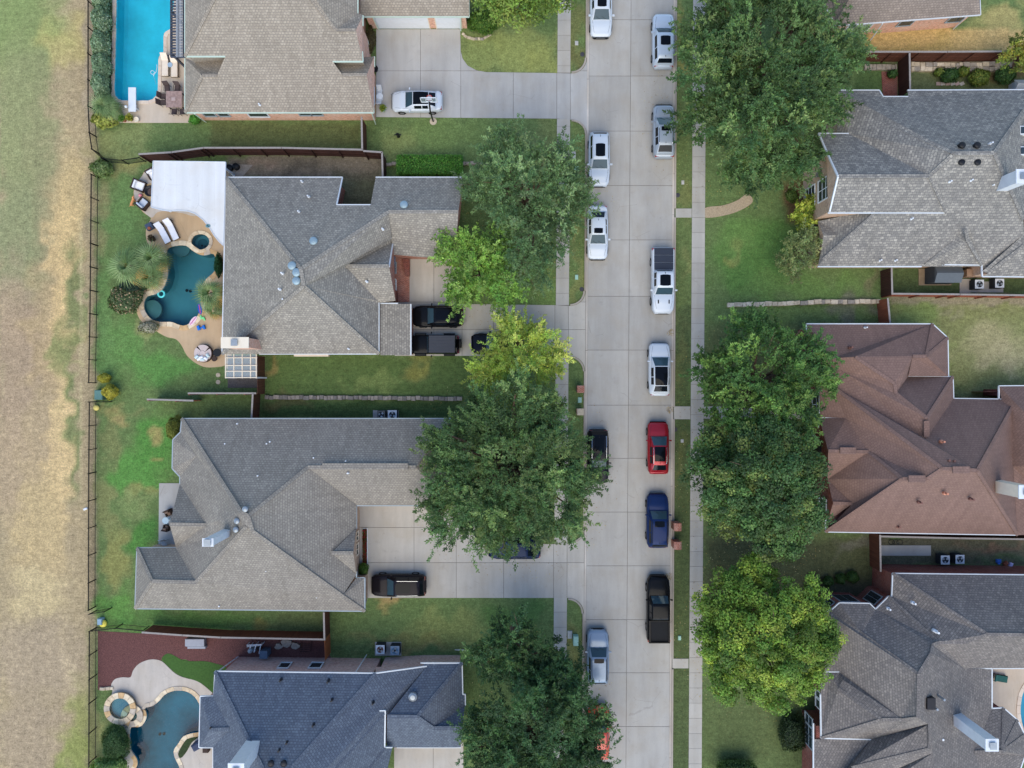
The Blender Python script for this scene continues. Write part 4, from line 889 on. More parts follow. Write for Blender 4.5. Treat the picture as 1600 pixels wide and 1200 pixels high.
# --- brown roof
e = 2.8
h7, r7 = house('brick_house', 'dark red brick house with chocolate brown roof and white gutters', (1420,660), S_BROWN, M['brick_dark'],
  [[(1260,506,e),(1457,506,e),(1447,556.6,4.6),(1426,556.6,4.6),(1397.5,599,5.0),(1336,557.5,4.8),(1300,560,4.2)],
   [(1457,506,e),(1481,528,e),(1447,556.6,4.6)], [(1481,528,e),(1482,588,e),(1447,556.6,4.6)], [(1482,588,e),(1419,588,4.0),(1426,556.6,4.6),(1447,556.6,4.6)],
   [(1426,556.6,4.6),(1419,588,3.6),(1400,615,4.8),(1397.5,599,5.0)],
   [(1336,557.5,4.8),(1397.5,599,5.0),(1400,615,5.0),(1448,653,6.0),(1447,686,5.6),(1309,577,3.6)],
   [(1419,588,2.9),(1489,588.4,e),(1448,653,6.0),(1400,615,4.6)], [(1489,588.4,e),(1490,622.6,e),(1447,686,5.6),(1448,653,6.0)],
   [(1260,506,e),(1300,560,4.2),(1336,557.5,4.8),(1309,577,3.6),(1281,597,3.0),(1270,560,e)],
   [(1281,597,3.0),(1309,577,3.6),(1447,686,5.6),(1490,622.6,e),(1588,624,e),(1526.5,735,8.0),(1472.5,732,8.0),(1295.5,600,3.4)],
   [(1588,624,e),(1590,836,e),(1526.5,735,8.0)],
   [(1281,597,3.0),(1295.5,600,3.4),(1472.5,732,8.0),(1448.5,748,7.4),(1322,653,3.6),(1281,652,e)],
   [(1280,653,e),(1322,653,3.6),(1448.5,748,7.4),(1410,748,7.2),(1357,706,4.9),(1294,704.5,4.8)],
   [(1294,704.5,4.8),(1357,706,4.9),(1293,749,e)],
   [(1357,706,4.9),(1410,748,7.2),(1294,826,e),(1332,787,3.9),(1301.5,786,3.8),(1293,749,e)],
   [(1301.5,786,3.8),(1332,787,3.9),(1294,814,e)],
   [(1290,831,e),(1590.4,836,e),(1526.5,735,8.0),(1472.5,732,8.0),(1448.5,748,7.4),(1410,748,7.2)],
   [(1561,603,e),(1680,602,e),(1680,726,7),(1583,729,3.4)], [(1583,729,3.4),(1680,726,7),(1680,836,e),(1590,836,e)]],
  [([(1260,506),(1457,506),(1481,528),(1482,588),(1489,588),(1490,622),(1588,624),(1590,836),(1290,831),(1294,750),(1281,655),(1281,600),(1270,560)], e, .32), ([(1565,603),(1680,603),(1680,835),(1594,835),(1592,624),(1565,624)], e, .3)],
  [[(1281,655,e),(1294,704.5,4.8),(1293,749,e)], [(1293,752,e),(1301.5,786,3.8),(1294,814,e)]],
  [[(1260,520,e),(1260,506,e),(1457,506,e),(1481,528,e),(1482,588,e)],[(1419,588.2,2.9),(1489,588.4,e),(1490,622.6,e),(1588,624,e),(1589.5,702,e)],[(1279,668,e),(1280,653,e),(1322,653,3.5)],[(1281,600,e),(1281,650,e)],[(1290,812,e),(1290,831,e),(1590.4,836,e)],[(1561,625,e),(1561,603,e),(1680,602,e)]], M['trim'],
  [[(1457,506,e),(1447,556.6,4.6)],[(1481,528,e),(1447,556.6,4.6)],[(1447,556.6,4.6),(1426,556.6,4.6)],[(1336,557.5,4.8),(1397.5,599,5.0),(1400,615,5.0),(1448,653,6.0)],[(1448,653,6.0),(1489,588.4,e)],[(1295.5,600,3.4),(1472.5,732,8.0),(1526.5,735,8.0)],[(1526.5,735,8.0),(1588,624,e)],[(1526.5,735,8.0),(1590,836,e)],[(1294,704.5,4.8),(1357,706,4.9),(1410,748,7.2)],[(1410,748,7.2),(1448.5,748,7.4),(1472.5,732,8.0)],[(1290,831,e),(1410,748,7.2)],[(1301.5,786,3.8),(1332,787,3.9)]], [], .28)
for x0, x1, y, z in ((1419,1445,748,7.45),(1488,1514,734,8.05),(1312,1337,704,4.9)): MB().beam(P(x0,y,z), P(x1,y,z), .55, .1).build('ridge_vent', S_BROWN, r7)
MB().beam(P(1447,657,6.0), P(1447,682,5.75), .45, .1).build('ridge_vent', S_BROWN, r7)
cop = simple('copper vent', (206,140,112), .5, metal=.3, var=.05)
for x, y, z in ((1472,690,6.2),(1480,719,7.4),(1488,720,7.4),(1477,771,6.8),(1437,785,6.0),(1518,780,6.3),(1403,823,3.4),(1363,567,4.4),(1329,543,4)): vent_pipe(r7, x, y, z, .07, .5, cop if x in (1472,1477) else simple('brown vent', (120,84,74), .6, var=.05))
vent_pipe(r7, 1352, 512, 3.1, .05, .5, M['white'])
chimney(h7, ((1592,759),(1612,778)), 8.4, 4, M['trim_beige'], M['white'])
xw = P(1281,0,e).x+.32
window(h7, 'y', xw-.02, P(0,617,1.7).y, P(0,648,1.7).y, .7, 2.3, -1, 2, 2, M['trim']); window(h7, 'y', xw+.5, P(0,780,1.7).y, P(0,796,1.7).y, .9, 2.2, -1, 1, 2)
dxx = P(1294,0,2.8).x-.55
arch = MB().box(dxx-.05, P(0,712,1).y, 0, dxx+.2, P(0,686,1).y, 2.3).build('door', M['black'], h7)
MB().lathe(P(1271,686,2.3), [(.35,0),(.35,.06)], 14).build('porch_lamp_hood', simple('blue grey hood', (130,146,160), .4, var=.05), h7)

# --- large mottled brown grey roof, lower
w = 3.6
h8, r8 = house('brick_house', 'sprawling red brick house with mottled brown grey roof and patio pool', (1450,1050), S_R3, M['brick_dark'],
  [[(1395,896,w),(1660,899,w),(1660,993,7.0),(1542.5,991,7.0)],
   [(1395,896,w),(1542.5,991,7.0),(1507,1003.5,6.6),(1467,1003.5,6.4),(1388.5,932,w),(1393.5,932,w)],
   [(1388.5,932,w),(1467,1003.5,6.4),(1457,1007.5,6.6),(1454.5,1021,7),(1435,1053,7.6),(1347,990,5.0),(1368,952,w)],
   [(1311.5,942,w),(1359,943,w),(1347,990,5.0)], [(1359,943,w),(1368,952,w),(1347,990,5.0)], [(1311.5,942,w),(1298,954,w),(1347,990,5.0)],
   [(1298,954,w),(1289,956,w),(1289,1050,w),(1311,1050,w),(1317,1062,4.2),(1410.5,1124,6.6),(1434,1121,7.6),(1435,1053,7.6),(1347,990,5.0)],
   [(1295,1050,w),(1311,1050,w),(1317,1062,4.2),(1410.5,1124,6.6),(1377.5,1124,6.0),(1310,1076,4.3)],
   [(1282,1050,w),(1297,1050,w),(1310,1076,4.3),(1377.5,1124,6.0),(1283,1153,w)],
   [(1283,1153,w),(1377.5,1124,6.0),(1410.5,1124,6.6),(1434,1121,7.6),(1450,1131,6.9),(1361,1155,w)],
   [(1271,1155,3.0),(1361,1155,w),(1452,1131,6.6),(1452,1170,6.6),(1331,1199,4.2),(1300,1262,4),(1271,1262,3.0)],
   [(1331,1199,4.2),(1452,1170,6.6),(1458,1176,6.4),(1390,1200,4.2),(1340,1230,3.6)],
   [(1340,1230,3.6),(1390,1200,4.2),(1458,1176,6.4),(1462,1262,6.4),(1330,1262,3.6)],
   [(1467,1003.5,6.4),(1507,1003.5,6.6),(1542.5,991,7.0),(1660,993,7.0),(1660,1044,w),(1506,1044,4.4),(1457,1007.5,6.6)],
   [(1457,1007.5,6.6),(1506,1044,4.4),(1550,1045,w),(1550,1107,w),(1522,1175,4.6),(1590,1215,w),(1560,1262,w),(1462,1262,6.4),(1458,1176,6.4),(1452,1170,6.6),(1450,1131,6.9),(1434,1121,7.6),(1435,1053,7.6),(1454.5,1021,7.0)],
   [(1550,1107,w),(1568,1106,w),(1566,1174,5.0),(1522,1175,4.6)], [(1568,1106,w),(1590,1125,w),(1566,1174,5.0)], [(1590,1125,w),(1601,1148,w),(1566,1174,5.0)], [(1601,1148,w),(1602,1180,w),(1566,1174,5.0)], [(1602,1180,w),(1590,1215,w),(1522,1175,4.6),(1566,1174,5.0)]],
  [([(1395,896),(1660,899),(1660,1044),(1550,1045),(1550,1107),(1568,1106),(1590,1125),(1601,1148),(1602,1180),(1580,1262),(1420,1262),(1420,1160),(1395,1140),(1300,1140),(1289,956),(1298,954),(1311.5,942),(1359,943),(1368,952),(1388.5,932),(1394,932)], w, .12), ([(1271,1130),(1271,1262),(1330,1262),(1330,1130)], 3.0, .25)],
  [], [[(1289.5,956,w),(1298,954,w),(1311.5,942,w),(1359,943,w),(1368,952,w),(1388.5,932,w),(1393.5,932,w),(1395,896,w),(1660,899,w)],[(1289,1050,w),(1312,1050,w)],[(1282,1085,w),(1283,1153.5,w),(1361,1155.5,w)],[(1271,1130,3.0),(1271,1262,3.0)],[(1506,1044,4.3),(1550,1044.5,w),(1660,1044,w)],[(1550,1045,w),(1550,1107,w),(1568,1106,w),(1590,1125,w),(1601,1148,w),(1602,1180,w),(1590,1215,w)]], M['trim'],
  [[(1395,896,w),(1542.5,991,7.0),(1660,993,7.0)],[(1542.5,991,7.0),(1507,1003.5,6.6),(1467,1003.5,6.4),(1457,1007.5,6.6),(1454.5,1021,7),(1435,1053,7.6)],[(1347,990,5.0),(1435,1053,7.6),(1434,1121,7.6)],[(1388.5,932,w),(1467,1003.5,6.4)],[(1298,954,w),(1347,990,5.0)],[(1310,1076,4.3),(1377.5,1124,6.0),(1410.5,1124,6.6),(1434,1121,7.6)],[(1283,1153,w),(1377.5,1124,6.0)],[(1331,1199,4.2),(1452,1170,6.6),(1452,1131,6.6)],[(1568,1106,w),(1566,1174,5)],[(1590,1125,w),(1566,1174,5)],[(1601,1148,w),(1566,1174,5),(1522,1175,4.6)]], [], .26)
for x, y, z in ((1427,942,4.9),(1374,1170,4.6),(1463,987,6.2),(1461,986,6.1),(1470,1153,5.6),(1388,951,4)): vent_pipe(r8, x, y, z, .07, .5, M['white'])
for a, b, z in (((1463,1085),(1476,1094),6.2),((1454,1102),(1465,1109),6.4)): MB().tube([P(a[0],a[1],z), P(b[0],b[1],z+.9)], .1, 8).build('flue_pipe', M['metal_grey'], r8)
c = P(1447,1093,6.6); MB().box(c.x-.3,c.y-.5,6.2,c.x+.35,c.y+.4,7.3).build('attic_vent', M['metal_dark'], r8)
chimney(h8, ((1540,1155),(1558,1172)), 9.2, 4, M['siding'], M['white'])
for (a, b, z0, z1, nn) in (((1266,1118),(1266,1131),.8,2.2,1),((1266,1134),(1266,1147),.8,2.2,1),((1266,1149),(1266,1165),.8,2.2,1)):
    window(h8, 'y', P(1271,0,3.0).x+.25, P(0,a[1],1.5).y, P(0,b[1],1.5).y, z0, z1, -1, 1, 2, M['trim_grey'])
for y0, y1 in ((1083,1092),(1096,1108)): window(h8, 'y', P(1289,0,w).x+.12, P(0,y0,2.4).y, P(0,y1,2.4).y, 1.6, 3.2, -1, 1, 2)
def bay_window(p, q, z0, z1, h):
    a, b = P(p[0],p[1],w), P(q[0],q[1],w); d = (b-a); L = d.length; d.normalize(); n = Vector((-d.y,d.x,0))
    if n.y < 0: n = -n
    Mx = Matrix(((d.x,n.x,0,a.x),(d.y,n.y,0,a.y),(0,0,1,0),(0,0,0,1))); s = -.12
    f = MB().box(L*.2-.08,s-.02,z0-.08,L*.8+.08,s+.05,z1+.08,Mx).build('window', M['trim_grey'], h)
    for i in range(2): MB().box(L*(.2+.3*i)+.02,s+.03,z0,L*(.5+.3*i)-.02,s+.06,z1,Mx).build('pane', M['glass'], f)
for p, q in (((1298,954),(1311.5,942)),((1311.5,942),(1359,943)),((1368,952),(1388.5,932))): bay_window(p, q, 1.0, 2.8, h8)

# ------------------------------------------------------------------ trees, palms, shrubs
def leaves_mesh(name, C, D, U, ln, wd, col, mat, parent):
    """n leaf faces: centre C, long axis D, side axis U, sizes ln/wd, colour col (arrays)"""
    n = len(C)
    D = D/np.maximum(1e-6, np.linalg.norm(D, axis=1, keepdims=True))
    S = np.cross(D, U); S /= np.maximum(1e-6, np.linalg.norm(S, axis=1, keepdims=True))
    a = D*ln[:,None]*.5; b = S*wd[:,None]*.5
    nn = np.cross(S, D)*wd[:,None]*.18
    V = np.stack([C-a, C+b+nn, C+a, C-b+nn], 1).reshape(-1,3)
    o0 = np.array(ORG[parent.name]) if parent is not None else np.zeros(3)
    V = V-o0
    me = bpy.data.meshes.new(name); me.vertices.add(4*n); me.vertices.foreach_set('co', V.reshape(-1))
    me.loops.add(4*n); me.loops.foreach_set('vertex_index', np.arange(4*n, dtype=np.int32))
    me.polygons.add(n); me.polygons.foreach_set('loop_start', np.arange(0, 4*n, 4, dtype=np.int32)); me.update(calc_edges=True)
    at = me.color_attributes.new('Col', 'FLOAT_COLOR', 'POINT')
    cc = np.concatenate([np.repeat(np.clip(col,0.002,1), 4, 0), np.ones((4*n,1))], 1); at.data.foreach_set('color', cc.reshape(-1))
    me.materials.append(mat)
    o = bpy.data.objects.new(name, me); COL.objects.link(o)
    if parent is not None: o.parent = parent; ORG[o.name] = ORG[parent.name]
    return o
def rdir(r, n):
    v = r.normal(size=(n,3)); return v/np.linalg.norm(v, axis=1, keepdims=True)
def tree(label, lobes, pal, seed, style='ball', dens=1., leaf=(.26,.13), clump=.85, zt=None, shoot=1., group='shade trees', name='shade_tree', trunk_px=None):
    """lobes: (px, py, radius px, z). pal: three sRGB leaf colours"""
    r = np.random.RandomState(seed); R = random.Random(seed)
    W = [(P(x,y,z), .95*q/SC*(1-z/H)) for x, y, q, z in lobes]
    bx = sum(w[0].x*w[1]**2 for w in W)/sum(w[1]**2 for w in W); by = sum(w[0].y*w[1]**2 for w in W)/sum(w[1]**2 for w in W)
    if trunk_px: bx, by = P(*trunk_px).x, P(*trunk_px).y
    t = thing(name, label, 'tree', (bx,by,0), 0, group)
    cl = []
    for c, q in W:
        n = int(5+ (2.9 if style == 'ball' else 2.4)*q*q/(clump*clump)*dens)
        for _ in range(n):
            d = np.array(r.normal(size=3)); d /= np.linalg.norm(d)
            if d[2] < -.35: d[2] *= -1
            rad = q*(.35+.65*r.rand()**.5)-clump*.35
            cl.append((np.array(c)+d*np.array([rad,rad,rad*.62]), clump*r.uniform(.45,1.35)))
    cen = np.array([w[0] for w in W]); rad_ = np.array([w[1] for w in W])
    pal_l = np.array([srgb(*p)[:3] for p in pal])*1.52
    Cs=[];Ds=[];Us=[];cols=[];ls=[];ws=[]
    for c, q in cl:
        kw = R.random(); base = pal_l[0]*(1-kw)+pal_l[1]*kw
        if R.random() < .22: base = base*.45+pal_l[2]*.55
        base = base*R.uniform(.55,1.4)
        if style == 'ball':
            n = int(150*dens*(q/.85)**2*(.26/leaf[0])**1.3)
            d = rdir(r, n); d[:,2] = np.where(d[:,2] < -.3, -d[:,2], d[:,2])
            rr = q*(.45+.55*r.rand(n)**.6)
            an = np.array([R.uniform(.6,1.35),R.uniform(.6,1.35),R.uniform(.5,.9)]); pts = c+d*rr[:,None]*an+r.normal(size=(n,3))*.07*q
            nor = d*.7+r.normal(size=(n,3))*.45+np.array([0,0,.55])
            dirs = np.cross(nor, r.normal(size=(n,3)))
        else:
            # sprays: shoots leaving the clump, leaves in pairs along each
            k = max(5, int(9*dens)); pts=[];dirs=[];nor=[]
            out = c-np.array([bx,by,c[2]*.8]); out /= max(1e-3, np.linalg.norm(out))
            for _ in range(k):
                d = out*.75+r.normal(size=3)*.6+np.array([0,0,.25]); d /= np.linalg.norm(d)
                L = q*R.uniform(.7,1.75)*shoot; m = int(22*L/.9*(.26/leaf[0])/shoot**.5); st = c+r.normal(size=3)*q*.35
                tt = r.rand(m)**.8
                p = st+d*(L*tt)[:,None]+np.array([0,0,-1])*(tt**2*L*.28)[:,None]
                p += r.normal(size=(m,3))*.09*(1.25-tt)[:,None]
                sd = np.cross(d, np.array([0,0,1])); sd /= max(1e-3, np.linalg.norm(sd))
                sg = np.where(np.arange(m)%2==0, 1, -1)[:,None]
                dd = d*.8+sd*sg*.75+r.normal(size=(m,3))*.25
                pts.append(p+dd*leaf[0]*.35); dirs.append(dd); nor.append(np.tile([0,0,1],(m,1))+r.normal(size=(m,3))*.45)
            pts=np.concatenate(pts); dirs=np.concatenate(dirs); nor=np.concatenate(nor)
        n = len(pts)
        jit = r.uniform(.7,1.3,size=(n,1))*(1+r.normal(size=(n,3))*.06)
        Cs.append(pts);Ds.append(dirs);Us.append(nor);cols.append(base*jit);ls.append(leaf[0]*r.uniform(.65,1.3,n));ws.append(leaf[1]*r.uniform(.7,1.25,n))
    C=np.concatenate(Cs); 
    keep = C[:,2] > .6
    leaves_mesh('crown', C[keep], np.concatenate(Ds)[keep], np.concatenate(Us)[keep], np.concatenate(ls)[keep], np.concatenate(ws)[keep], np.concatenate(cols)[keep], M['leaf'], t)
    # trunk and limbs
    zc = float(np.average(cen[:,2], weights=rad_)); tr = max(.1, .055*float(rad_.max()+zc*.5)); fork = zc*.45
    mb = MB(); b = Vector((bx,by,-.1)); f = Vector((bx+R.uniform(-.2,.2), by+R.uniform(-.2,.2), fork))
    mb.tube([b, b+Vector((0,0,.35)), b.lerp(f,.5), f], [tr*1.6,tr*1.1,tr,tr*.85], 9)
    ends = [Vector(c) for c, q in R.sample(cl, min(len(cl), 26))]+[w[0] for w in W]
    for e in ends:
        m = f.lerp(e, .5)+Vector((R.uniform(-.3,.3), R.uniform(-.3,.3), R.uniform(0,.5))); k = R.uniform(.25,.5)
        mb.tube([f-Vector((0,0,.3)), f.lerp(m,.5), m, e], [tr*k*1.2,tr*k,tr*k*.7,tr*.1], 6, False)
    for _ in range(22):       # bare twigs poking through the leaves
        c, q = R.choice(cl); c = Vector(c); d = Vector((c.x-bx, c.y-by, 1.2)).normalized()+Vector((R.uniform(-.5,.5),R.uniform(-.5,.5),R.uniform(0,.5))); e = c+d*q*R.uniform(.8,1.3)
        mb.tube([c-d*.3, c.lerp(e,.5)+Vector((R.uniform(-.1,.1),R.uniform(-.1,.1),.05)), e], [.03,.02,.008], 4, False)
    mb.build('trunk', M['bark'], t)
    return t
OAK = ((56,80,46),(80,102,58),(116,132,78)); DARK = ((44,68,42),(62,88,50),(88,110,62)); FEATH = ((66,90,56),(90,112,70),(122,140,94))
BRIGHT = ((84,116,50),(114,144,62),(150,172,92)); YEL = ((108,134,58),(160,168,74),(206,202,110)); MID = ((52,80,42),(76,104,50),(112,136,66)); LIME = ((66,92,36),(98,120,44),(150,162,64)); BROAD = ((50,72,40),(70,94,46),(116,126,64))
tree('broad dark green oak overhanging the sidewalk near the upper edge', [(1130,110,72,6),(1215,55,92,7),(1292,85,58,6),(1180,190,80,7),(1230,135,88,7.5),(1175,265,48,5.5),(1098,178,44,5),(1290,165,38,5.5),(1235,252,46,5.5),(1110,60,50,5),(1150,0,60,6),(1240,0,70,6)], OAK, 11, 'spray', 1.1, (.24,.1), .85)
tree('grey green feathery tree shading the lawn beside the hedge', [(822,290,82,5),(862,270,58,5),(790,245,46,5),(842,370,62,4.5),(888,320,40,4.5),(762,290,36,4.5),(830,420,40,4)], FEATH, 12, 'spray', 1., (.22,.075), .8)
tree('bright green spreading tree in front of the grey garage wing', [(745,415,52,4),(715,395,36,3.6),(775,440,40,3.6),(725,450,30,3.4),(770,390,34,3.6)], BRIGHT, 13, 'spray', .85, (.22,.085), .6, shoot=1.5)
tree('yellow leaved tree above the driveway of black cars', [(806,555,48,4),(764,578,30,3.6),(848,560,36,3.6),(800,592,30,3.5),(800,524,28,3.5),(838,526,24,3.4)], YEL, 14, 'spray', .8, (.2,.08), .5, shoot=2.1)
tree('very large dark oak covering the cream court and kerb', [(790,740,96,7),(722,722,70,6.5),(852,720,78,6.5),(800,655,70,6.5),(848,790,72,6.5),(738,795,68,6.5),(785,836,36,5.5),(898,745,38,5.5),(740,655,42,5.5),(850,655,42,5.5),(694,778,36,5.5),(694,695,32,5.5)], OAK, 15, 'spray', 1.1, (.22,.085), .85)
tree('dark green tree over the lawn above the blue roof garage', [(795,1010,56,6),(760,1030,34,5),(842,1030,46,5.5)], DARK, 16, 'spray', 1.2, (.22,.085), .8)
tree('dense dark oak at the lower edge hiding an orange car', [(840,1120,92,7),(770,1150,60,6),(900,1130,50,6),(866,1062,56,6),(800,1205,72,6),(908,1185,52,6),(850,1260,80,6)], DARK, 17, 'spray', 1.25, (.22,.085), .85)
tree('mid green tree overhanging the brown roof corner', [(1190,580,78,6),(1132,580,48,5),(1250,570,54,5.5),(1180,520,42,5),(1190,645,58,5.5),(1140,640,40,5),(1240,640,40,5.2),(1272,600,32,5)], MID, 18, 'spray', .95, (.25,.1), .8)
tree('dark broadleaf tree between sidewalk and brown roofed house', [(1180,760,92,7),(1120,740,52,6),(1240,740,58,6.5),(1190,690,58,6),(1235,690,42,6),(1215,830,54,6),(1140,800,48,5.5),(1260,800,38,6),(1110,698,34,5)], BROAD, 19, 'ball', 1.05, (.23,.14), .75)
tree('yellow green rounded tree beside the mottled brown grey roof', [(1190,990,92,7),(1130,930,52,6),(1240,950,58,6.5),(1260,1020,54,6),(1150,1050,58,6),(1220,1068,48,6),(1120,1000,42,5.5),(1180,900,42,5.5),(1285,990,34,5.5)], LIME, 20, 'ball', 1.1, (.22,.13), .62)
tree('light green tree at the upper edge beside the garage', [(800,0,44,4.5),(850,-3,44,4.5),(765,-6,30,4),(825,-12,46,5),(820,-55,60,5)], ((74,98,40),(100,120,50),(134,146,70)), 21, 'ball', 1., (.26,.14), .7)
tree('small yellowish tree at the end of the golden yard fence', [(1592,88,26,2.5),(1612,100,26,2.5)], ((92,108,46),(130,132,58),(170,150,60)), 23, 'spray', .9, (.22,.1), .5)
tree('feathery grey green ornamental tree beside the grey house corner', [(1250,392,34,2.4),(1236,410,22,2),(1268,375,22,2.4)], ((92,108,66),(118,128,80),(140,140,90)), 24, 'spray', .8, (.2,.07), .5, group='ornamental trees')
tree('small lime green ornamental tree below the tall windows', [(1255,338,22,2),(1268,325,15,2)], ((96,118,46),(128,140,52),(160,160,70)), 25, 'spray', .9, (.2,.1), .45, group='ornamental trees')

def bush(name, label, px, py, rx, ry, h, pal, seed, cat='shrub', group=None, box=False, dens=1., leaf=.14, z0=0., rz=0, n_max=9000):
    """shrub: a leafy shell over a solid twiggy core"""
    r = np.random.RandomState(seed); c = P(px,py,h*.5); a, b = rx/SC, ry/SC
    t = thing(name, label, cat, (c.x,c.y,z0), 0, group)
    n = int(min(n_max, 420*dens*(a*b*3+(a+b)*h*2)*(.14/leaf)**1.6))
    pal_l = np.array([srgb(*p)[:3] for p in pal])
    if box:
        f = r.rand(n); x = r.uniform(-a,a,n); y = r.uniform(-b,b,n); z = r.uniform(.05,h,n)
        top = f < .55; z[top] = h*(.93+.12*r.rand(top.sum())); s = (f>=.55)&(f<.78); y[s] = np.where(r.rand(s.sum())<.5,-b,b)*r.uniform(.93,1.04,s.sum()); s = f>=.78; x[s] = np.where(r.rand(s.sum())<.5,-a,a)*r.uniform(.93,1.04,s.sum())
        pts = np.stack([x,y,z],1); d = np.stack([x/a*.5, y/b*.5, np.ones(n)*(z/h)],1)
        MB().cbox(Vector((c.x,c.y,z0)), (2*a*.94,2*b*.94,h*.93), 0, .06).build('core', simple('hedge core', (46,60,34), .95, var=.2), t)
    else:
        d = rdir(r, n); d[:,2] = np.abs(d[:,2])*np.where(r.rand(n)<.12,-1,1)
        lump = 1+.16*np.sin(d[:,0]*5+seed)*np.cos(d[:,1]*4+seed*2)+.1*np.sin(d[:,2]*9)
        rr = (.8+.24*r.rand(n))*lump
        pts = d*rr[:,None]*np.array([a,b,h*.5])+np.array([0,0,h*.5])
        pts[:,2] = np.maximum(pts[:,2], .04)
        MB().lathe((c.x,c.y,z0), [(.55,.02*h),(.74,.25*h),(.78,.5*h),(.62,.75*h),(.3,.9*h),(.02,.93*h)], 14, a, b).build('core', simple('shrub core', (44,56,32), .95, var=.2), t)
    k = r.rand(n,1); col = (pal_l[0]*(1-k)+pal_l[1]*k)*r.uniform(.7,1.3,(n,1)); m = r.rand(n) < .15; col[m] = pal_l[2]*r.uniform(.7,1.1,(m.sum(),1))
    nor = d+r.normal(size=(n,3))*.45; dirs = np.cross(nor, r.normal(size=(n,3)))
    leaves_mesh('foliage', pts+np.array([c.x,c.y,z0]), dirs, nor, leaf*r.uniform(.7,1.3,n), leaf*.6*r.uniform(.7,1.3,n), col, M['leaf'], t)
    return t
bush('hedge', 'clipped bright green box hedge beside the grey wing', 672, 260, 49, 14.5, 1.3, ((62,112,40),(84,138,50),(120,160,70)), 31, 'hedge', box=True, leaf=.13)
for i, (y0, y1, w) in enumerate(((-12,14,9),(14,52,10.5),(52,86,11),(86,122,10.5),(118,146,10))):
    bush('pool_hedge', ['oleander clump at the upper end of the pool hedge','second oleander from the upper end of the pool hedge','middle oleander of the pool hedge','fourth oleander down the pool hedge','last oleander of the pool hedge beside the spiky plants'][i], 159+(i%2), (y0+y1)/2, w+2, (y1-y0)/2+4, 1.9, ((96,122,88),(132,156,120),(172,188,154)), 40+i, 'shrub', 'oleanders of the pool hedge', dens=1.2, leaf=.2)
bush('garden_bush', 'round yellow green bush above the green box by the iron fence', 163.5, 591, 9, 7, 1.1, ((150,148,52),(182,172,62),(206,192,84)), 51, group='round yellow bushes', leaf=.1)
bush('garden_bush', 'larger round yellow bush touching the green box by the iron fence', 173, 612, 12, 11, 1.2, ((156,150,54),(188,176,66),(210,196,90)), 52, group='round yellow bushes', leaf=.1)
bush('garden_bush', 'tall olive green bush at the corner of the warm grey roof', 276, 669, 12, 18, 2.3, ((98,108,44),(124,128,54),(140,142,66)), 53, leaf=.1)
bush('garden_bush', 'rounded dark green shrub below the raised round spa', 182, 1160, 20, 27, 1.6, ((52,80,44),(70,98,54),(88,116,66)), 54, leaf=.11)
bush('garden_bush', 'light green leafy shrub at the lower edge by the iron fence', 172, 1196, 26, 12, 1.8, ((96,128,64),(122,150,80),(156,176,106)), 55, leaf=.2)
bush('garden_bush', 'loose green shrub in the gap of the iron fence', 160, 264, 17, 13, 1.0, ((88,112,60),(116,134,80),(146,158,104)), 56, leaf=.2)
bush('garden_bush', 'green potted bush by the arched brick entry of the cream court', 568, 889, 8, 9, .9, ((72,104,40),(92,122,48),(120,140,60)), 57, leaf=.09)
bush('garden_bush', 'dark brown green shrub in the bed beside the white garage doors', 579, 62, 8, 19, 1.0, ((70,60,42),(86,76,48),(108,104,60)), 58, leaf=.12)
bush('garden_bush', 'small bright green bush at the deck corner by the tan roof', 304, 187, 8, 7, .8, ((72,132,48),(96,158,60),(128,176,84)), 59, leaf=.16)
bush('garden_bush', 'large rounded green bush in the garage corner bed', 755, 35, 25, 17, 1.6, ((62,96,38),(86,122,46),(120,142,60)), 60, leaf=.14)
bush('garden_bush', 'broad dark shrub beside the dark red brick wall', 1238, 1143, 20, 28, 1.4, ((38,54,34),(52,68,40),(64,82,46)), 61, leaf=.14)
for i, (x, y, q) in enumerate(((1272,908,8),(1294,908,8),(1313,904,8),(1332,901,9))): bush('garden_bush', ['first','second','third','fourth'][i]+' small round shrub from the lime tree in the shaded brick corner', x, y, q, q, .8, ((44,72,34),(60,92,42),(78,108,50)), 70+i, group='shaded corner shrubs', leaf=.1)
for i, (x, y, q, h, pl, lb) in enumerate(((1484,118,13,1.0,0,'dark green shrub in the paved square of the fenced side yard'),(1505,112,8,.9,1,'light green shrub next to the paved square'),(1530,122,15,1.1,1,'yellow green spreading shrub in the fenced side yard'),(1570,118,15,1.1,0,'leafy green shrub on the bare soil by the pale shed'),(1467,113,7,.7,1,'small round shrub against the rough stone edging'),(1394,116,7,.8,0,'dark shrub on the brick path inside the side gate'))):
    bush('yard_shrub', lb, x, y, q, q*.85, h, (((48,78,42),(66,98,48),(86,118,60)),((84,104,44),(112,128,52),(150,150,70)))[pl], 80+i, group='side yard shrubs', leaf=.16)
bush('yard_shrub', 'low green shrub under the grey house windows', 1237, 306, 9, 10, .7, ((70,96,44),(92,114,52),(120,134,64)), 92, leaf=.13)
bush('yard_shrub', 'leafy green shrub in the round stone ring by the upper sidewalk', 1172, 8, 13, 10, .9, ((92,130,48),(118,150,58),(150,170,80)), 93, leaf=.16)

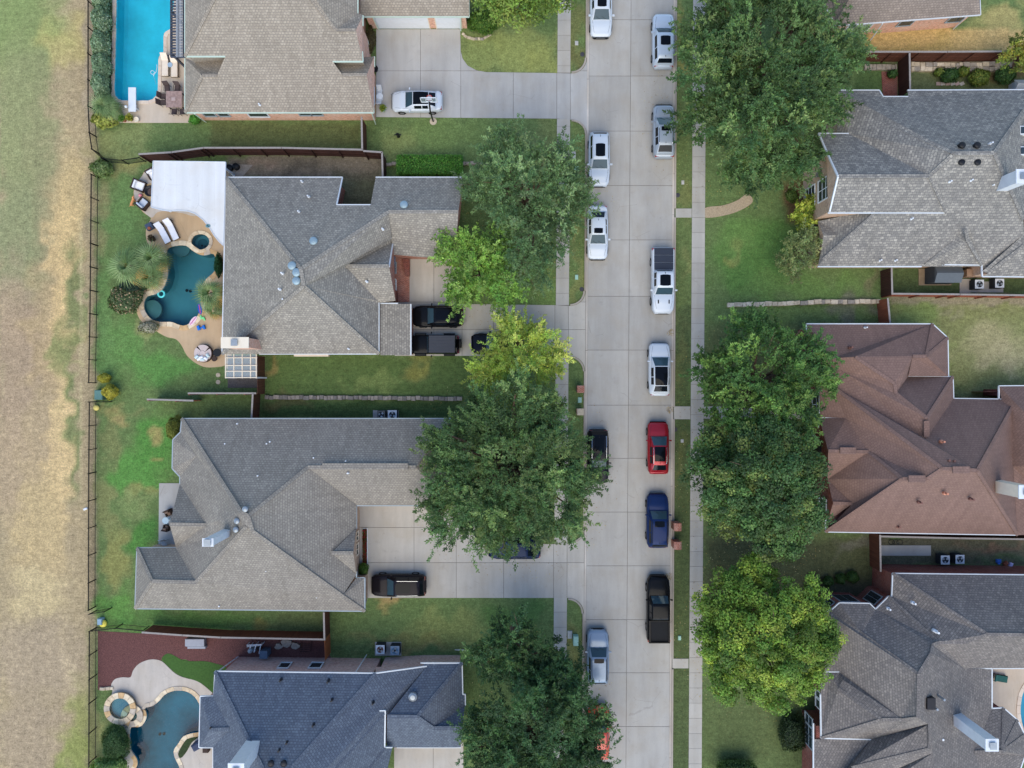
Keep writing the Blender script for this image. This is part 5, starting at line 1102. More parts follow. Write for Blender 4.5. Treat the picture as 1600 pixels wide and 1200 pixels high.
# fan palms: every frond its own part
def frond_mesh(name, L, blades, spread, col, seed, droop=.55):
    r = random.Random(seed); V = []; F = []; cols = []
    for i in range(blades):
        a = (i/(blades-1)-.5)*spread; l = L*(1-.25*abs(i/(blades-1)-.5)*2)*r.uniform(.9,1.08); w = .05*L
        base = Vector((0,.12*L,.06*L)); d = Vector((math.sin(a), math.cos(a), 0)); s = Vector((d.y,-d.x,0))
        m = base+d*l*.5+Vector((0,0,.1*l)); e = base+d*l+Vector((0,0,-droop*l))
        n = len(V); V += [base-s*w*.25, base+s*w*.25, m+s*w*.5, m-s*w*.5, e]; F += [(n,n+1,n+2,n+3),(n+3,n+2,n+4)]
        k = r.uniform(.75,1.25); cols += [tuple(c*k for c in srgb(*col)[:3])+(1,)]*5
    n = len(V); V += [Vector((-.02,-.1*L,0)),Vector((.02,-.1*L,0)),Vector((.02,.14*L,.06*L)),Vector((-.02,.14*L,.06*L))]; F.append((n,n+1,n+2,n+3)); cols += [srgb(120,130,70)]*4
    me = make_mesh(name, V, F, uv=False); at = me.color_attributes.new('Col','FLOAT_COLOR','POINT')
    at.data.foreach_set('color', [x for c in cols for x in c]); me.materials.append(M['leaf']); return me
FR = [frond_mesh('frond', 1.0, 13, 2.7, c, i) for i, c in enumerate(((120,144,92),(100,126,78),(146,164,112),(190,156,92),(78,100,60)))]
def palm(label, px, py, z, L, n, seed, dead=0., group='fan palms', name='palm_tree', cat='palm'):
    r = random.Random(seed); c = P(px,py,z)
    t = thing(name, label, cat, (c.x,c.y,0), 0, group)
    MB().tube([Vector((c.x,c.y,-.05)), Vector((c.x+.03,c.y,z*.5)), Vector((c.x,c.y,z))], [.2,.16,.17], 9).build('trunk', M['bark'], t)
    for i in range(n):
        az = i*2.39996+r.uniform(-.2,.2); el = math.radians(r.uniform(-55,60) if i > n*.3 else r.uniform(35,80))
        me = FR[3] if r.random() < dead+.12 and el < .1 else r.choice((FR[0],FR[1],FR[2],FR[4]) if el < .5 else (FR[0],FR[2],FR[1]))
        o = bpy.data.objects.new('frond', me); COL.objects.link(o); o.parent = t
        k = L*r.uniform(.8,1.15); st = .35*L
        d = Vector((math.cos(az)*math.cos(el), math.sin(az)*math.cos(el), math.sin(el)))
        o.location = Vector((0,0,z))+d*st; o.rotation_euler = (el*.8, r.uniform(-.25,.25), az-math.pi/2); o.scale = (k,k,k)
    return t
palm('large fan palm with broad green crown beside the dark freeform pool', 205, 417, 2.2, 1.3, 40, 1, .2)
palm('second fan palm with yellowing fronds leaning over the dark freeform pool', 242, 405, 2.0, 1.2, 34, 2, .5)
palm('short fan palm with orange dead fronds between pool and lawn', 236, 434, 1.2, 1.0, 26, 3, .7)
palm('fan palm against the grey roof at the pool edge', 330, 459, 2.3, 1.15, 34, 4, .05)
palm('small fan palm below another on the deck by the grey roof', 337, 484, 1.2, .9, 18, 5, .3)
palm('pale spiky yucca at the corner of the bright blue pool', 164, 166, .9, .95, 34, 6, .05, 'spiky poolside plants', 'spiky_plant', 'plant')
palm('second pale spiky yucca nearer the diving board', 173, 172, .8, .85, 32, 7, .05, 'spiky poolside plants', 'spiky_plant', 'plant')
bush('ornamental_grass', 'large tuft of yellow green ornamental grass by the iron fence corner', 165, 187, 19, 13, 1.0, ((128,140,62),(160,164,78),(184,182,100)), 94, 'plant', leaf=.3)
bush('garden_bush', 'mixed flowering shrub beside the palms on the lawn', 197, 468, 24, 22, 1.6, ((72,92,58),(100,116,76),(196,168,136)), 95, leaf=.18)
bush('garden_bush', 'dark shrub between the palms and the flowering shrub', 208, 448, 18, 11, 1.5, ((34,54,44),(48,70,54),(66,88,66)), 96, leaf=.2)
bush('garden_bush', 'pale silvery shrub below the pool step', 232, 511, 15, 9, .8, ((150,146,124),(176,170,150),(112,128,90)), 97, leaf=.18)
bush('garden_bush', 'dark clipped shrub between pool and grey roof edge', 342, 414, 5, 18, 1.2, ((30,66,40),(40,82,48),(56,98,60)), 98, leaf=.12)
bush('garden_bush', 'loose dark shrub at the lower edge by the sidewalk lawn', 1150, 1203, 30, 16, 1.8, ((62,88,48),(84,110,58),(110,132,74)), 99, leaf=.18)

# ------------------------------------------------------------------ cars
def paint(name, rgb, metal=.0, rough=.25):
    dk = sum(rgb) < 200; m, nt, b = nmat(name, rough, .12 if dk else .5); b.inputs['Base Color'].default_value = srgb(*rgb); b.inputs['Metallic'].default_value = metal
    b.inputs['Coat Weight'].default_value = .06 if dk else .3; b.inputs['Coat Roughness'].default_value = .04; return m
CG = glass_dark('car glass', (14,20,26), .03, .2); CGW = glass_dark('windshield glass', (52,74,84), .04, .25); CG2 = glass_dark('panoramic glass', (12,14,18), .04, .15)
TYRE = simple('tyre rubber', (24,24,25), .85, var=.1); RIM = simple('alloy rim', (150,152,156), .3, metal=.8, var=0)
LAMP = simple('headlamp lens', (220,226,230), .08, .8, var=0); TAIL = simple('tail lamp', (150,22,20), .15, .8, var=0); CHROME = simple('chrome', (200,202,206), .15, metal=1, var=0); PLAST = simple('black trim', (26,26,28), .6, var=0)
def smoothstep(a, b, x):
    t = max(0, min(1, (x-a)/(b-a))); return t*t*(3-2*t)
WHEEL = None
def car(label, px, py, L, Wd, head, kind, col, roof=None, sun=None, rails=None, cat='car', name='parked_car', group='cars parked along the street', ht=None):
    """head: direction of the bonnet, 0 = up the picture; kind suv, sedan, hatch, pickup, jeep"""
    K = dict(suv=dict(zb=1.02,zr=1.66,yc=.20,yw=.055,yr=-.40,ye=-.478,hood=.98,nose=.80,tail=1.02,wt=.70),
             sedan=dict(zb=.92,zr=1.42,yc=.22,yw=.06,yr=-.24,ye=-.385,hood=.90,nose=.68,tail=.96,wt=.66),
             hatch=dict(zb=.98,zr=1.55,yc=.23,yw=.05,yr=-.30,ye=-.46,hood=.93,nose=.70,tail=1.0,wt=.64),
             pickup=dict(zb=1.12,zr=1.86,yc=.22,yw=.125,yr=-.115,ye=-.15,hood=1.14,nose=1.0,tail=1.16,wt=.74),
             jeep=dict(zb=1.05,zr=1.78,yc=.165,yw=.12,yr=-.44,ye=-.468,hood=1.08,nose=.98,tail=1.05,wt=.80))[kind]
    z_ref = .9; c = P(px,py,z_ref)
    t = thing(name, label, cat, (c.x,c.y,.036), head, group); h = Wd/2
    box = kind in ('jeep',); 
    # lower body, lofted along the length
    st = 30; V = []; F = []; prof = []
    for i in range(st+1):
        u = -1+2*i/st; y = u*L/2
        e = abs(u)
        if kind == 'jeep': w = h*(.86 if e < .93 else .80)
        else:
            w = h*(1-.05*smoothstep(.35,.9,e)-(.24 if u > 0 else .19)*smoothstep(.82,1.0,e)**1.6)
            if kind == 'pickup' and u < 0: w = h*(1-.03*smoothstep(.9,1,e)-.05*smoothstep(.97,1,e))
        if u > 0: zt = K['zb']+(K['hood']-K['zb'])*smoothstep(K['yc']*2-.1,K['yc']*2+.06,u)+(K['nose']-K['hood'])*smoothstep(.55,1.0,u)
        else: zt = K['zb']+(K['tail']-K['zb'])*smoothstep(.7,.9,-u)
        zt -= .16*smoothstep(.93,1.0,e)
        cr = .035 if u > K['yc']*2 else .015
        zlo = .24+.08*smoothstep(.88,1,e)
        half = [(w*.9,zlo),(w*.985,zlo+.12),(w,zlo+.34),(w*.985,zt-.16),(w*.94,zt-.045),(w*.84,zt),(w*.5,zt+cr*.7)]
        prof.append((y,w,zt,cr))
        V += [Vector((x,y,z)) for x, z in half]+[Vector((0,y,zt+cr))]+[Vector((-x,y,z)) for x, z in half[::-1]]
    n = 15
    for i in range(st):
        for j in range(n-1): F.append((i*n+j, i*n+j+1, (i+1)*n+j+1, (i+1)*n+j))
    F += [tuple(range(n))[::-1], tuple(st*n+j for j in range(n)), ]
    F += [(i*n, (i+1)*n, (i+1)*n+n-1, i*n+n-1) for i in range(st)]
    body = add('body', V, F, col, t, local=True, uv=False, smooth=True)
    def top_at(y):
        for a, b in zip(prof[:-1], prof[1:]):
            if a[0] <= y <= b[0]:
                q = (y-a[0])/(b[0]-a[0]); return a[1]+(b[1]-a[1])*q, a[2]+(b[2]-a[2])*q
        return prof[-1][1], prof[-1][2]
    # cabin
    yc, yw, yr, ye = (K[k]*L for k in ('yc','yw','yr','ye')); zb, zr = K['zb'], (ht or K['zr']); wb = h*.88; wt = h*K['wt']
    def roofz(y):
        if y >= yw: q = (yc-y)/(yc-yw); return zb+.0+(zr-.03-zb)*q
        if y <= yr: q = (y-ye)/(yr-ye); return zb+.05+(zr-.05-zb-.05)*q
        m = (y-yr)/(yw-yr); return zr-.05+.02*m+.05*math.sin(math.pi*m)*(.5 if box else 1)
    def half_w(y):
        if y >= yw: q = (yc-y)/(yc-yw); return wb*.93+(wt-wb*.93)*q
        if y <= yr: q = (y-ye)/(yr-ye); return wb*.86+(wt*.95-wb*.86)*q
        m = (y-yr)/(yw-yr); return wt*(.95+.05*m)+.02*math.sin(math.pi*m)
    def surf(y, u):           # point on the cabin top skin, u in -1..1
        x = half_w(y)*u; return Vector((x, y, roofz(y)+.035*(1-u*u)))
    ys = [yc, yc*.5+yw*.5, yw]+[yw+(yr-yw)*k/6 for k in range(1,6)]+[yr, yr*.5+ye*.5, ye]
    V = []; F = []; us = [-1,-.82,-.4,0,.4,.82,1]
    for y in ys:
        b_ = min(wb, top_at(y)[1]*0+wb); zb_ = top_at(y)[1]-.03
        V.append(Vector((-wb,y,zb_))); V += [surf(y,u) for u in us]; V.append(Vector((wb,y,zb_)))
    n = 9
    for i in range(len(ys)-1):
        for j in range(n-1): F.append((i*n+j+1, i*n+j, (i+1)*n+j, (i+1)*n+j+1))
    F += [tuple(range(n)), tuple((len(ys)-1)*n+j for j in range(n))[::-1]]
    add('cabin', V, F, col, t, local=True, uv=False, smooth=True)
    def patch(nm, y0, y1, u0, u1, mat, off=.012, ny=5, nu=6, par=t, round_=0):
        V = []; F = []
        for i in range(ny+1):
            for j in range(nu+1):
                y = y0+(y1-y0)*i/ny; u = u0+(u1-u0)*j/nu
                if round_ and i in (0,ny) and j in (0,nu): y += (y1-y0)*round_*(1 if i == 0 else -1)
                p = surf(y,u); V.append(p+Vector((0,(off*.6 if y > yw-.01 else (-off*.6 if y < yr+.01 else 0)),off)))
        for i in range(ny):
            for j in range(nu): a = i*(nu+1)+j; F.append((a,a+1,a+nu+2,a+nu+1))
        if y1 < y0: F = [f[::-1] for f in F]
        m = len(V)
        return add(nm, V, F, mat, par, local=True, uv=False, smooth=True, up=True)
    patch('windshield', yc-(yc-yw)*.05, yw+(yc-yw)*.05, -.9, .9, CGW)
    rw = (yr-(yr-ye)*.08, ye+(yr-ye)*(.28 if kind != 'sedan' else .12))
    patch('rear_window', rw[0], rw[1], -.88, .88, CG)
    for s in (-1, 1):
        mid = yw*.5+yr*.5-.05*L*.4
        for y0, y1 in (((yw-.08*L*.6+.12), mid+.04), (mid-.04, yr+.06)):
            V = []
            for y, k in ((y0 if y0 < yc-.2 else yc-.2,.22),(y1,.22),(y1,.86),(y0,.86)):
                zlo = top_at(y)[1]-.03; p = surf(y, s); q = Vector((s*wb, y, zlo)).lerp(p, k); V.append(q+Vector((s*.012,0,.006)))
            add('side_window', V, [(0,1,2,3) if s > 0 else (3,2,1,0)], CG, t, local=True, uv=False)
        # mirror
        m = Vector((s*(h+.07), yc-.38, zb+.06)); MB().raw([m+Vector(v)*.5 for v in ((-.2,-.1,-.12),(.2,-.16,-.1),(.2,.1,-.1),(-.2,.14,-.12),(-.2,-.1,.16),(.18,-.14,.14),(.18,.06,.12),(-.2,.1,.14))], [(3,2,1,0),(4,5,6,7),(0,1,5,4),(1,2,6,5),(2,3,7,6),(3,0,4,7)]).build('mirror', col if kind != 'jeep' else PLAST, t, local=True, uv=False)
        # lamps
        w1, z1 = top_at(L*.445); yl = L*.465
        MB().raw([Vector(v) for v in ((s*w1*.60,yl+.035,z1-.21),(s*w1*1.0,yl-.22,z1-.24),(s*w1*.985,yl-.26,z1-.08),(s*w1*.62,yl-.02,z1-.045),(s*w1*.60,yl-.15,z1-.2),(s*w1*.9,yl-.3,z1-.2))], [(0,1,2,3),(0,3,4),(1,5,2),(3,2,5,4)] if s > 0 else [(3,2,1,0),(4,3,0),(2,5,1),(4,5,2,3)]).build('headlight', LAMP, t, local=True, uv=False)
        w2_, z2 = top_at(-L*.47); yl = -L*.485
        MB().box(min(s*w2_*.62,s*w2_*1.0), yl-.01, z2-.22, max(s*w2_*.62,s*w2_*1.0), yl+.16, z2-.05).build('taillight', TAIL, t, local=True, uv=False)
    # grille and bumper strip
    w3, z3 = top_at(L*.49)
    MB().box(-w3*.55, L*.485, z3-.25, w3*.55, L/2+.015, z3-.05).build('grille', PLAST if kind != 'sedan' else CHROME, t, local=True, uv=False)
    MB().box(-w3*.8, L*.47, .3, w3*.8, L/2+.02, .45).build('bumper', PLAST, t, local=True, uv=False)
    # wheels
    for s in (-1, 1):
        for yy in (.305*L, -.295*L):
            r = .39 if kind in ('pickup','jeep') else .35
            e = empty('wheel', (s*(h-.10 if kind != 'jeep' else h-.13), yy, r-.03)); e.parent = t; ORG[e.name] = Vector((0,0,0))
            V = []; F = []; nn = 20; pr = [(r*.62,-.11),(r*.95,-.11),(r,-.07),(r,.07),(r*.95,.11),(r*.62,.11)]
            mb = MB(); base = 0
            for q, xx in pr: mb.V += [Vector((xx, q*math.cos(2*math.pi*j/nn), q*math.sin(2*math.pi*j/nn))) for j in range(nn)]
            for i in range(5): mb.F += [(i*nn+j, i*nn+(j+1)%nn, (i+1)*nn+(j+1)%nn, (i+1)*nn+j) for j in range(nn)]
            mb.build('tyre', TYRE, e, local=True, uv=False)
            mb = MB(); mb.V = [Vector((xx, r*.63*math.cos(2*math.pi*j/10), r*.63*math.sin(2*math.pi*j/10))) for xx in (-.09,.09) for j in range(10)]
            mb.F = [tuple(range(10)), tuple(range(19,9,-1))]+[(j,(j+1)%10,10+(j+1)%10,10+j) for j in range(10)]
            mb.build('rim', RIM, e, local=True, uv=False)
    if roof == 'black': patch('roof_panel', yw-.02, yr+.0, -.9, .9, CG2, .01, 6)
    elif roof == 'pano': patch('roof_glass', yw-.06, yr+.28*(yw-yr)*.6, -.78, .78, CG2, .012, 6)
    if sun: patch('sunroof', yw-(yw-yr)*sun[0], yw-(yw-yr)*sun[1], -.62, .62, CG2, .012, 4, 4, round_=.05)
    if rails:
        for s in (-1,1):
            MB().tube([surf(yw-.15,s*.93)+Vector((0,0,.0)), surf(yw-.25,s*.93)+Vector((0,0,.06)), surf((yw+yr)/2,s*.93)+Vector((0,0,.05)), surf(yr+.15,s*.95)+Vector((0,0,.05)), surf(yr+.08,s*.95)], .022, 6).build('roof_rail', rails, t, local=True, uv=False)
    MB().raw([surf(yr+.18,0)+Vector(v) for v in ((-.02,-.1,0),(.02,-.1,0),(.02,.06,0),(-.02,.06,0),(0,-.12,.08))], [(0,1,4),(1,2,4),(2,3,4),(3,0,4)]).build('antenna', PLAST, t, local=True, uv=False)
    if kind == 'sedan' or kind == 'hatch' or kind == 'suv' or kind == 'pickup':     # wipers and bonnet shut lines
        for s in (-.55, .1):
            a = surf(yc-.03,s); b = surf(yc-(yc-yw)*.3,s+.55); MB().tube([a+Vector((0,0,.03)), b+Vector((0,0,.03))], .012, 4).build('wiper', PLAST, t, local=True, uv=False)
        for s in (-1,1):
            pts = [Vector((s*top_at(y)[0]*k, y, top_at(y)[1]+.012)) for y, k in ((yc+.02,.80),(L*.33,.76),(L*.43,.66))]
            MB().tube(pts, .009, 4).build('shut_line', PLAST, t, local=True, uv=False)
    return t, K, top_at, surf
W_ = paint('white car paint', (192,199,206)); W2 = paint('pearl white paint', (186,194,202)); SIL = paint('silver paint', (178,188,198), .15, .3); SIL2 = paint('silver grey paint', (150,158,166), .2, .3)
BLK = paint('black paint', (16,17,20)); BLK2 = paint('black pearl paint', (22,24,30), .2); BLUE = paint('navy paint', (24,42,82), .1); RED = paint('red paint', (150,22,34), .3); ORG_ = paint('orange red paint', (200,66,40)); SBL = paint('steel blue paint', (128,144,162), .2, .3); CHAR = paint('charcoal paint', (30,26,30), .2); DKB = paint('dark blue paint', (28,40,66), .3)
U, D_, LFT = 0, math.pi, math.pi/2
car('white saloon at the upper edge against the driveway kerb', 939.5, 13, 4.9, 1.95, D_, 'sedan', W_, sun=(.1,.75))
car('white SUV with black panoramic roof parked below the driveway mouth', 936.5, 248, 4.75, 1.88, D_, 'suv', W2, 'none', (.1,.62))
car('white saloon with small sunroof beside the feathery tree', 934, 363, 4.75, 1.85, D_, 'sedan', W_, sun=(.06,.38))
car('black SUV half hidden under the very large oak', 934.5, 713, 4.75, 1.92, D_, 'suv', BLK2, sun=(.3,.9), rails=CHROME)
car('silver blue SUV with ribbed roof parked by the lower dark oak', 934.5, 1027, 4.75, 1.95, U, 'suv', SBL, sun=(.04,.22), rails=PLAST)
car('orange red car mostly hidden beneath the lower dark oak', 936, 1146, 4.7, 1.9, U, 'sedan', ORG_)
car('pale silver SUV with dark sunroof nearest the upper edge', 1037, 62.5, 4.8, 1.95, U, 'suv', SIL, sun=(.12,.5))
car('silver crossover beside the dark oak branches', 1038, 204, 4.75, 1.95, U, 'hatch', SIL2, sun=(.06,.3), rails=CHROME)
car('white hatchback with black glass roof above the walk crossing', 1031, 577, 4.7, 1.92, U, 'hatch', W_, 'black')
car('red crossover with black glass roof below the walk crossing', 1029, 700, 4.6, 1.9, U, 'hatch', RED, 'pano', rails=CHROME)
car('navy blue SUV with roof bars parked by the brick pillars', 1028, 814, 4.75, 1.95, U, 'suv', BLUE, sun=(.06,.3), rails=PLAST)
# pickups
def bed_parts(ret, cover):
    t, K, top_at, surf = ret; L = 5.8; h = .97; z = K['tail']
    y0, y1 = -L*.155, -L*.488
    if cover:
        n = 3
        for k in range(n):
            a = y0+(y1-y0)*k/n; b = y0+(y1-y0)*(k+1)/n
            MB().cbox(Vector((0,(a+b)/2,z+.004)), (2*h*.86, abs(b-a)-.03, .05), 0, .015).build('bed_cover_panel', simple('vinyl bed cover', (44,50,62), .6, var=.05), t, local=True)
    else:
        MB().box(-h*.80,y1+.06,z+.016,h*.80,y0-.05,z+.022).build('bed_floor', simple('bed liner', (20,21,24), .8, var=.1), t, local=True)
        mb = MB()
        for s in (-1,1): mb.box(min(s*h*.80,s*h*.94), y1, z-.05, max(s*h*.80,s*h*.94), y0, z+.16)
        mb.box(-h*.94,y1-.04,z-.1,h*.94,y1+.04,z+.16); mb.box(-h*.8,y0-.05,z-.05,h*.8,y0+.01,z+.16); mb.build('bed_rail', BLK, t, local=True)
wp = car('white pickup truck with dark folding bed cover', 1036, 438.5, 5.8, 2.0, D_, 'pickup', W_, sun=(.1,.8), cat='pickup truck', name='pickup_truck'); bed_parts(wp, True)
for s_ in (-1,1): MB().box(min(s_*.42,s_*.52),1.72,1.165,max(s_*.42,s_*.52),2.05,1.178).build('hood_vent', PLAST, wp[0], local=True)
bed_parts(car('black pickup truck with open bed by the lime tree', 1029, 951.5, 5.8, 2.02, U, 'pickup', BLK, cat='pickup truck', name='pickup_truck'), False)
# driveway cars
dg = 'cars on the driveways'
car('white saloon with black roof parked behind the basketball hoop', 651, 157, 4.5, 1.85, LFT, 'sedan', W_, 'black', group=dg)
car('black SUV on the pale driveway nearest the brick entry', 684, 494, 4.45, 1.9, LFT, 'suv', BLK, 'none', (.06,.9), group=dg)
car('black saloon half under the yellow leaved tree', 777, 537, 4.6, 1.85, LFT, 'sedan', BLK2, group=dg)
car('dark SUV with chrome roof rails on the cream court', 622.5, 915.5, 4.85, 1.95, LFT, 'suv', CHAR, 'none', (.05,.65), CHROME, group=dg)
car('dark blue car under the very large oak on the cream court', 804, 858, 4.6, 1.85, LFT, 'sedan', DKB, group=dg)
ret = car('boxy black off road vehicle with ribbed hard top and spare wheel', 680, 538.5, 4.2, 1.92, LFT, 'jeep', BLK, group=dg)
t, K, top_at, surf = ret
for k in range(5): MB().box(-.62+k*.28,-1.75,1.86,-.55+k*.28,.42,1.885).build('roof_rib', simple('grey hard top', (58,60,66), .6, var=.05), t, local=True)
MB().cbox(Vector((0,-.68,1.72)), (1.5,2.28,.14), 0, .03).build('hard_top', simple('grey hard top', (58,60,66), .6, var=.05), t, local=True)
for s in (-1,1):
    for yy in (1.3,-1.24): MB().cbox(Vector((s*.86,yy,.66)), (.28,1.0,.2), 0, .07).build('fender_flare', PLAST, t, local=True)
MB().box(-.8,2.02,.45,.8,2.2,.62).build('front_bumper', PLAST, t, local=True)
e = MB(); nn = 20
for q, yy in ((.2,-2.12),(.38,-2.12),(.4,-2.2),(.38,-2.32),(.2,-2.32)): e.V += [Vector((.1+q*math.cos(2*math.pi*j/nn), yy, .98+q*math.sin(2*math.pi*j/nn))) for j in range(nn)]
for i in range(4): e.F += [(i*nn+j, i*nn+(j+1)%nn, (i+1)*nn+(j+1)%nn, (i+1)*nn+j) for j in range(nn)]
e.F += [tuple(range(nn)), tuple(range(4*nn,5*nn))]
e.build('spare_wheel', TYRE, t, local=True)

# ------------------------------------------------------------------ fences and garden walls
def path_pts(pts, z): return [P(x, y, z) for x, y in pts]
def wood_fence(label, pts, h, side, mat, cap=None, posts=True, name='wood_fence', rails=(.35,1.0,1.65)):
    """pts: the top edge in photograph pixels; side: +1/-1 the side (left/right of travel) carrying rails and posts"""
    Wp = [Vector((p.x,p.y,0)) for p in path_pts(pts, h)]
    t = thing(name, label, 'fence', tuple(Wp[0]), 0, 'wooden fences')
    mb = MB()
    for a, b in zip(Wp[:-1], Wp[1:]):
        d = b-a; L = d.length; d.normalize(); n = Vector((-d.y,d.x,0)); ang = math.atan2(d.y,d.x); k = max(1,int(L/.145))
        M4 = Matrix.Translation(a) @ Matrix.Rotation(ang,4,'Z')
        for i in range(k):
            x0 = L*i/k+.004; x1 = L*(i+1)/k-.004; o = rnd.uniform(-.006,.006); mb.box(x0,-.01+o,.03,x1,.012+o,h-rnd.uniform(0,.015),M4)
        if posts:
            for z in rails:
                if z < h-.1: MB().box(0,side*.012 if side>0 else side*.055,z,L,side*.055 if side>0 else side*.012,z+.09,M4).build('rail', mat, t)
            for i in range(int(L/2.4)+1):
                x = min(L-.05, i*2.4+.05); y0, y1 = sorted((side*.056,side*.15)); MB().box(x-.045,y0,0,x+.045,y1,h-.05,M4).build('post', mat, t)
        if cap: MB().box(-.02,-.075,h,L+.02,.075,h+.035,M4).build('cap_board', cap, t)
    bp = mb.build('board_panel', mat, t); bp['kind'] = 'stuff'
    return t
wood_fence('long dark brown fence with grey cap between the tan and grey roofed houses', [(217,241),(268,238),(318,231),(440,231),(567,234)], 2.0, -1, M['fence_dark'], M['cap'])
wood_fence('short fence corner beside the hedge and the hidden courtyard', [(568,236),(597,238),(598,277)], 2.0, -1, M['fence_dark'], M['cap'])
wood_fence('fence running from the tan roof corner to the long dark fence', [(565,183),(566,233)], 2.0, -1, M['fence'], M['cap'], False)
wood_fence('low fence stub standing alone between two back gardens', [(230,624),(302,626)], 1.8, -1, M['fence_red'], M['cap'])
wood_fence('short fence behind the pergola with stepping stones', [(294,614.5),(400,614.5)], 1.8, -1, M['fence_red'], M['cap'])
wood_fence('gate height fence panel beside the pergola corner', [(395,616),(393,655)], 1.9, 1, M['fence'], M['cap'], False)
wood_fence('brown board gate between the pergola and the side lawn', [(402,556),(402,616)], 1.9, -1, M['fence'], None, False)
wood_fence('brown fence along the red mulch yard', [(222,988),(285,992.5),(345,996),(505,999)], 1.9, 1, M['fence'], M['cap'], False)
wood_fence('dark gate panel below the warm grey roof eave', [(506,957),(507,1000)], 1.9, -1, M['fence'], M['cap'], False)
wood_fence('fresh orange cedar gate against the pink brick wall', [(507,1001),(508,1033)], 1.9, -1, M['fence_orange'], None, False)
wood_fence('brown fence with pale cap bounding the golden yard', [(1350,81),(1480,81),(1640,80)], 1.9, -1, M['fence'], M['cap'])
wood_fence('dark cross fence dividing the narrow side yard', [(1421,82),(1422,141)], 1.9, 1, M['fence_dark'], M['cap'], False)
wood_fence('dark gate fence below the grey eave beside the shaded lawn', [(1393,418),(1394,460)], 1.9, 1, M['fence_dark'], M['cap'], False)
wood_fence('red brown fence behind the air conditioners and black shed', [(1394,459),(1500,460),(1640,462)], 1.8, -1, M['fence_red'], M['cap'])
wood_fence('short red brown fence joining the brown roof', [(1387,466),(1391,507)], 1.9, 1, M['fence_red'], M['cap'], False)
wood_fence('brown cross fence below the brown roof eave', [(1375,836),(1376,893)], 1.9, 1, M['fence'], M['cap'], False)
wood_fence('fence close under the brown roof gutter', [(1376,838),(1500,841),(1640,843)], 1.7, 1, M['fence_dark'], M['cap'], False)
wood_fence('small red fence panel behind the brown roof wing', [(1539,612),(1562,612)], 1.8, 1, M['brick_dark'], None, False)
def iron_fence(label, pts, h=1.2):
    Wp = [Vector((p.x,p.y,0)) for p in path_pts(pts, h)]
    t = thing('iron_fence', label, 'fence', tuple(Wp[0]), 0, 'black iron fences'); mb = MB()
    for a, b in zip(Wp[:-1], Wp[1:]):
        d = b-a; L = d.length; d.normalize(); M4 = Matrix.Translation(a) @ Matrix.Rotation(math.atan2(d.y,d.x),4,'Z')
        for z in (.15,h-.12,h-.02): MB().box(0,-.018,z,L,.018,z+.03,M4).build('rail', M['iron'], t)
        k = max(1, round(L/2.36))
        for i in range(k+1): MB().box(L*i/k-.035,-.035,-.02,L*i/k+.035,.035,h+.06,M4).build('post', M['iron'], t)
        k = int(L/.12)
        for i in range(k): mb.box(L*(i+.5)/k-.008,-.008,.05,L*(i+.5)/k+.008,.008,h,M4)
    bp = mb.build('picket_panel', M['iron'], t); bp['kind'] = 'stuff'
iron_fence('black iron fence beside the pool hedge and dry field', [(137,-40),(137,165),(139,207),(143,233),(158,246)])
iron_fence('black iron fence between lawn and field beside the palms', [(142,272),(141,380),(140,490),(138,598)])
iron_fence('short iron return at the green box by the yellow bushes', [(138,628),(163,628)])
iron_fence('black iron fence along the patchy lawn of the warm grey roof', [(139,628),(138,740),(137.5,954)])
iron_fence('open iron gate leaf near the red mulch corner', [(139,960),(163,956)])
iron_fence('black iron fence past the red mulch yard and raised spa', [(139,987),(138.5,1100),(138,1240)])
iron_fence('thin iron fence from the field corner to the brown mulch fence', [(139,987),(180,982),(222,986)])
iron_fence('low iron panel joining the pool hedge corner to the dark fence', [(158,247),(190,250),(217,246)])
def stone_wall(label, pts, w, h, step, mats, rows=1):
    Wp = path_pts(pts, h); t = thing('stone_wall', label, 'wall', (Wp[0].x,Wp[0].y,0), 0, 'garden stone walls')
    for a, b in zip(Wp[:-1], Wp[1:]):
        d = Vector((b.x-a.x,b.y-a.y,0)); L = d.length; ang = math.atan2(d.y,d.x); x = 0
        while x < L-.1:
            l = min(L-x, step*rnd.uniform(.6,1.4))
            for q in range(rows):
                c = Vector((a.x,a.y,0))+Matrix.Rotation(ang,3,'Z') @ Vector((x+l/2, (q-(rows-1)/2)*w/rows+rnd.uniform(-.04,.04), -.03))
                MB().cbox(c, (l-.02, w/rows*rnd.uniform(.85,1.0), h*rnd.uniform(.8,1.1)), ang+rnd.uniform(-.06,.06), .03).build('stone', rnd.choice(mats), t)
            x += l
ST = [M['stone'], M['stone_grey'], simple('pale limestone', (204,188,164), .85, var=.2, scale=5)]
stone_wall('grey stone edging between the two lawns above the warm grey roof', [(413,621),(560,621.5),(722,623)], .4, .4, .4, [M['stone_grey'], simple('dark fieldstone', (122,116,108), .9, var=.25)])
stone_wall('pale stone retaining wall at the end of the shaded lawn', [(1138,476),(1230,474),(1290,471),(1376,471)], .42, .45, .5, ST)
stone_wall('rough stone edging below the golden yard fence', [(1424,103),(1500,104),(1585,102)], .8, .35, .5, ST, 2)
stone_wall('rough stone edging beside the brick path gate', [(1352,104),(1402,104)], .5, .3, .45, [M['stone_grey']])
stone_wall('curved pale stone edging of the garage corner bed', [(722,51),(730,57),(742,60),(756,59),(768,52)], .22, .2, .35, ST)
stone_wall('curved red stone ring at the upper sidewalk', [(1156,12),(1157,20),(1163,28),(1172,34),(1180,34)], .45, .3, .4, [simple('red stone', (170,120,104), .85, var=.2), M['stone']])
stone_wall('white rubble edging at the lower end of the mulch yard', [(155,1076),(164,1077),(176,1075)], .3, .2, .3, ST)
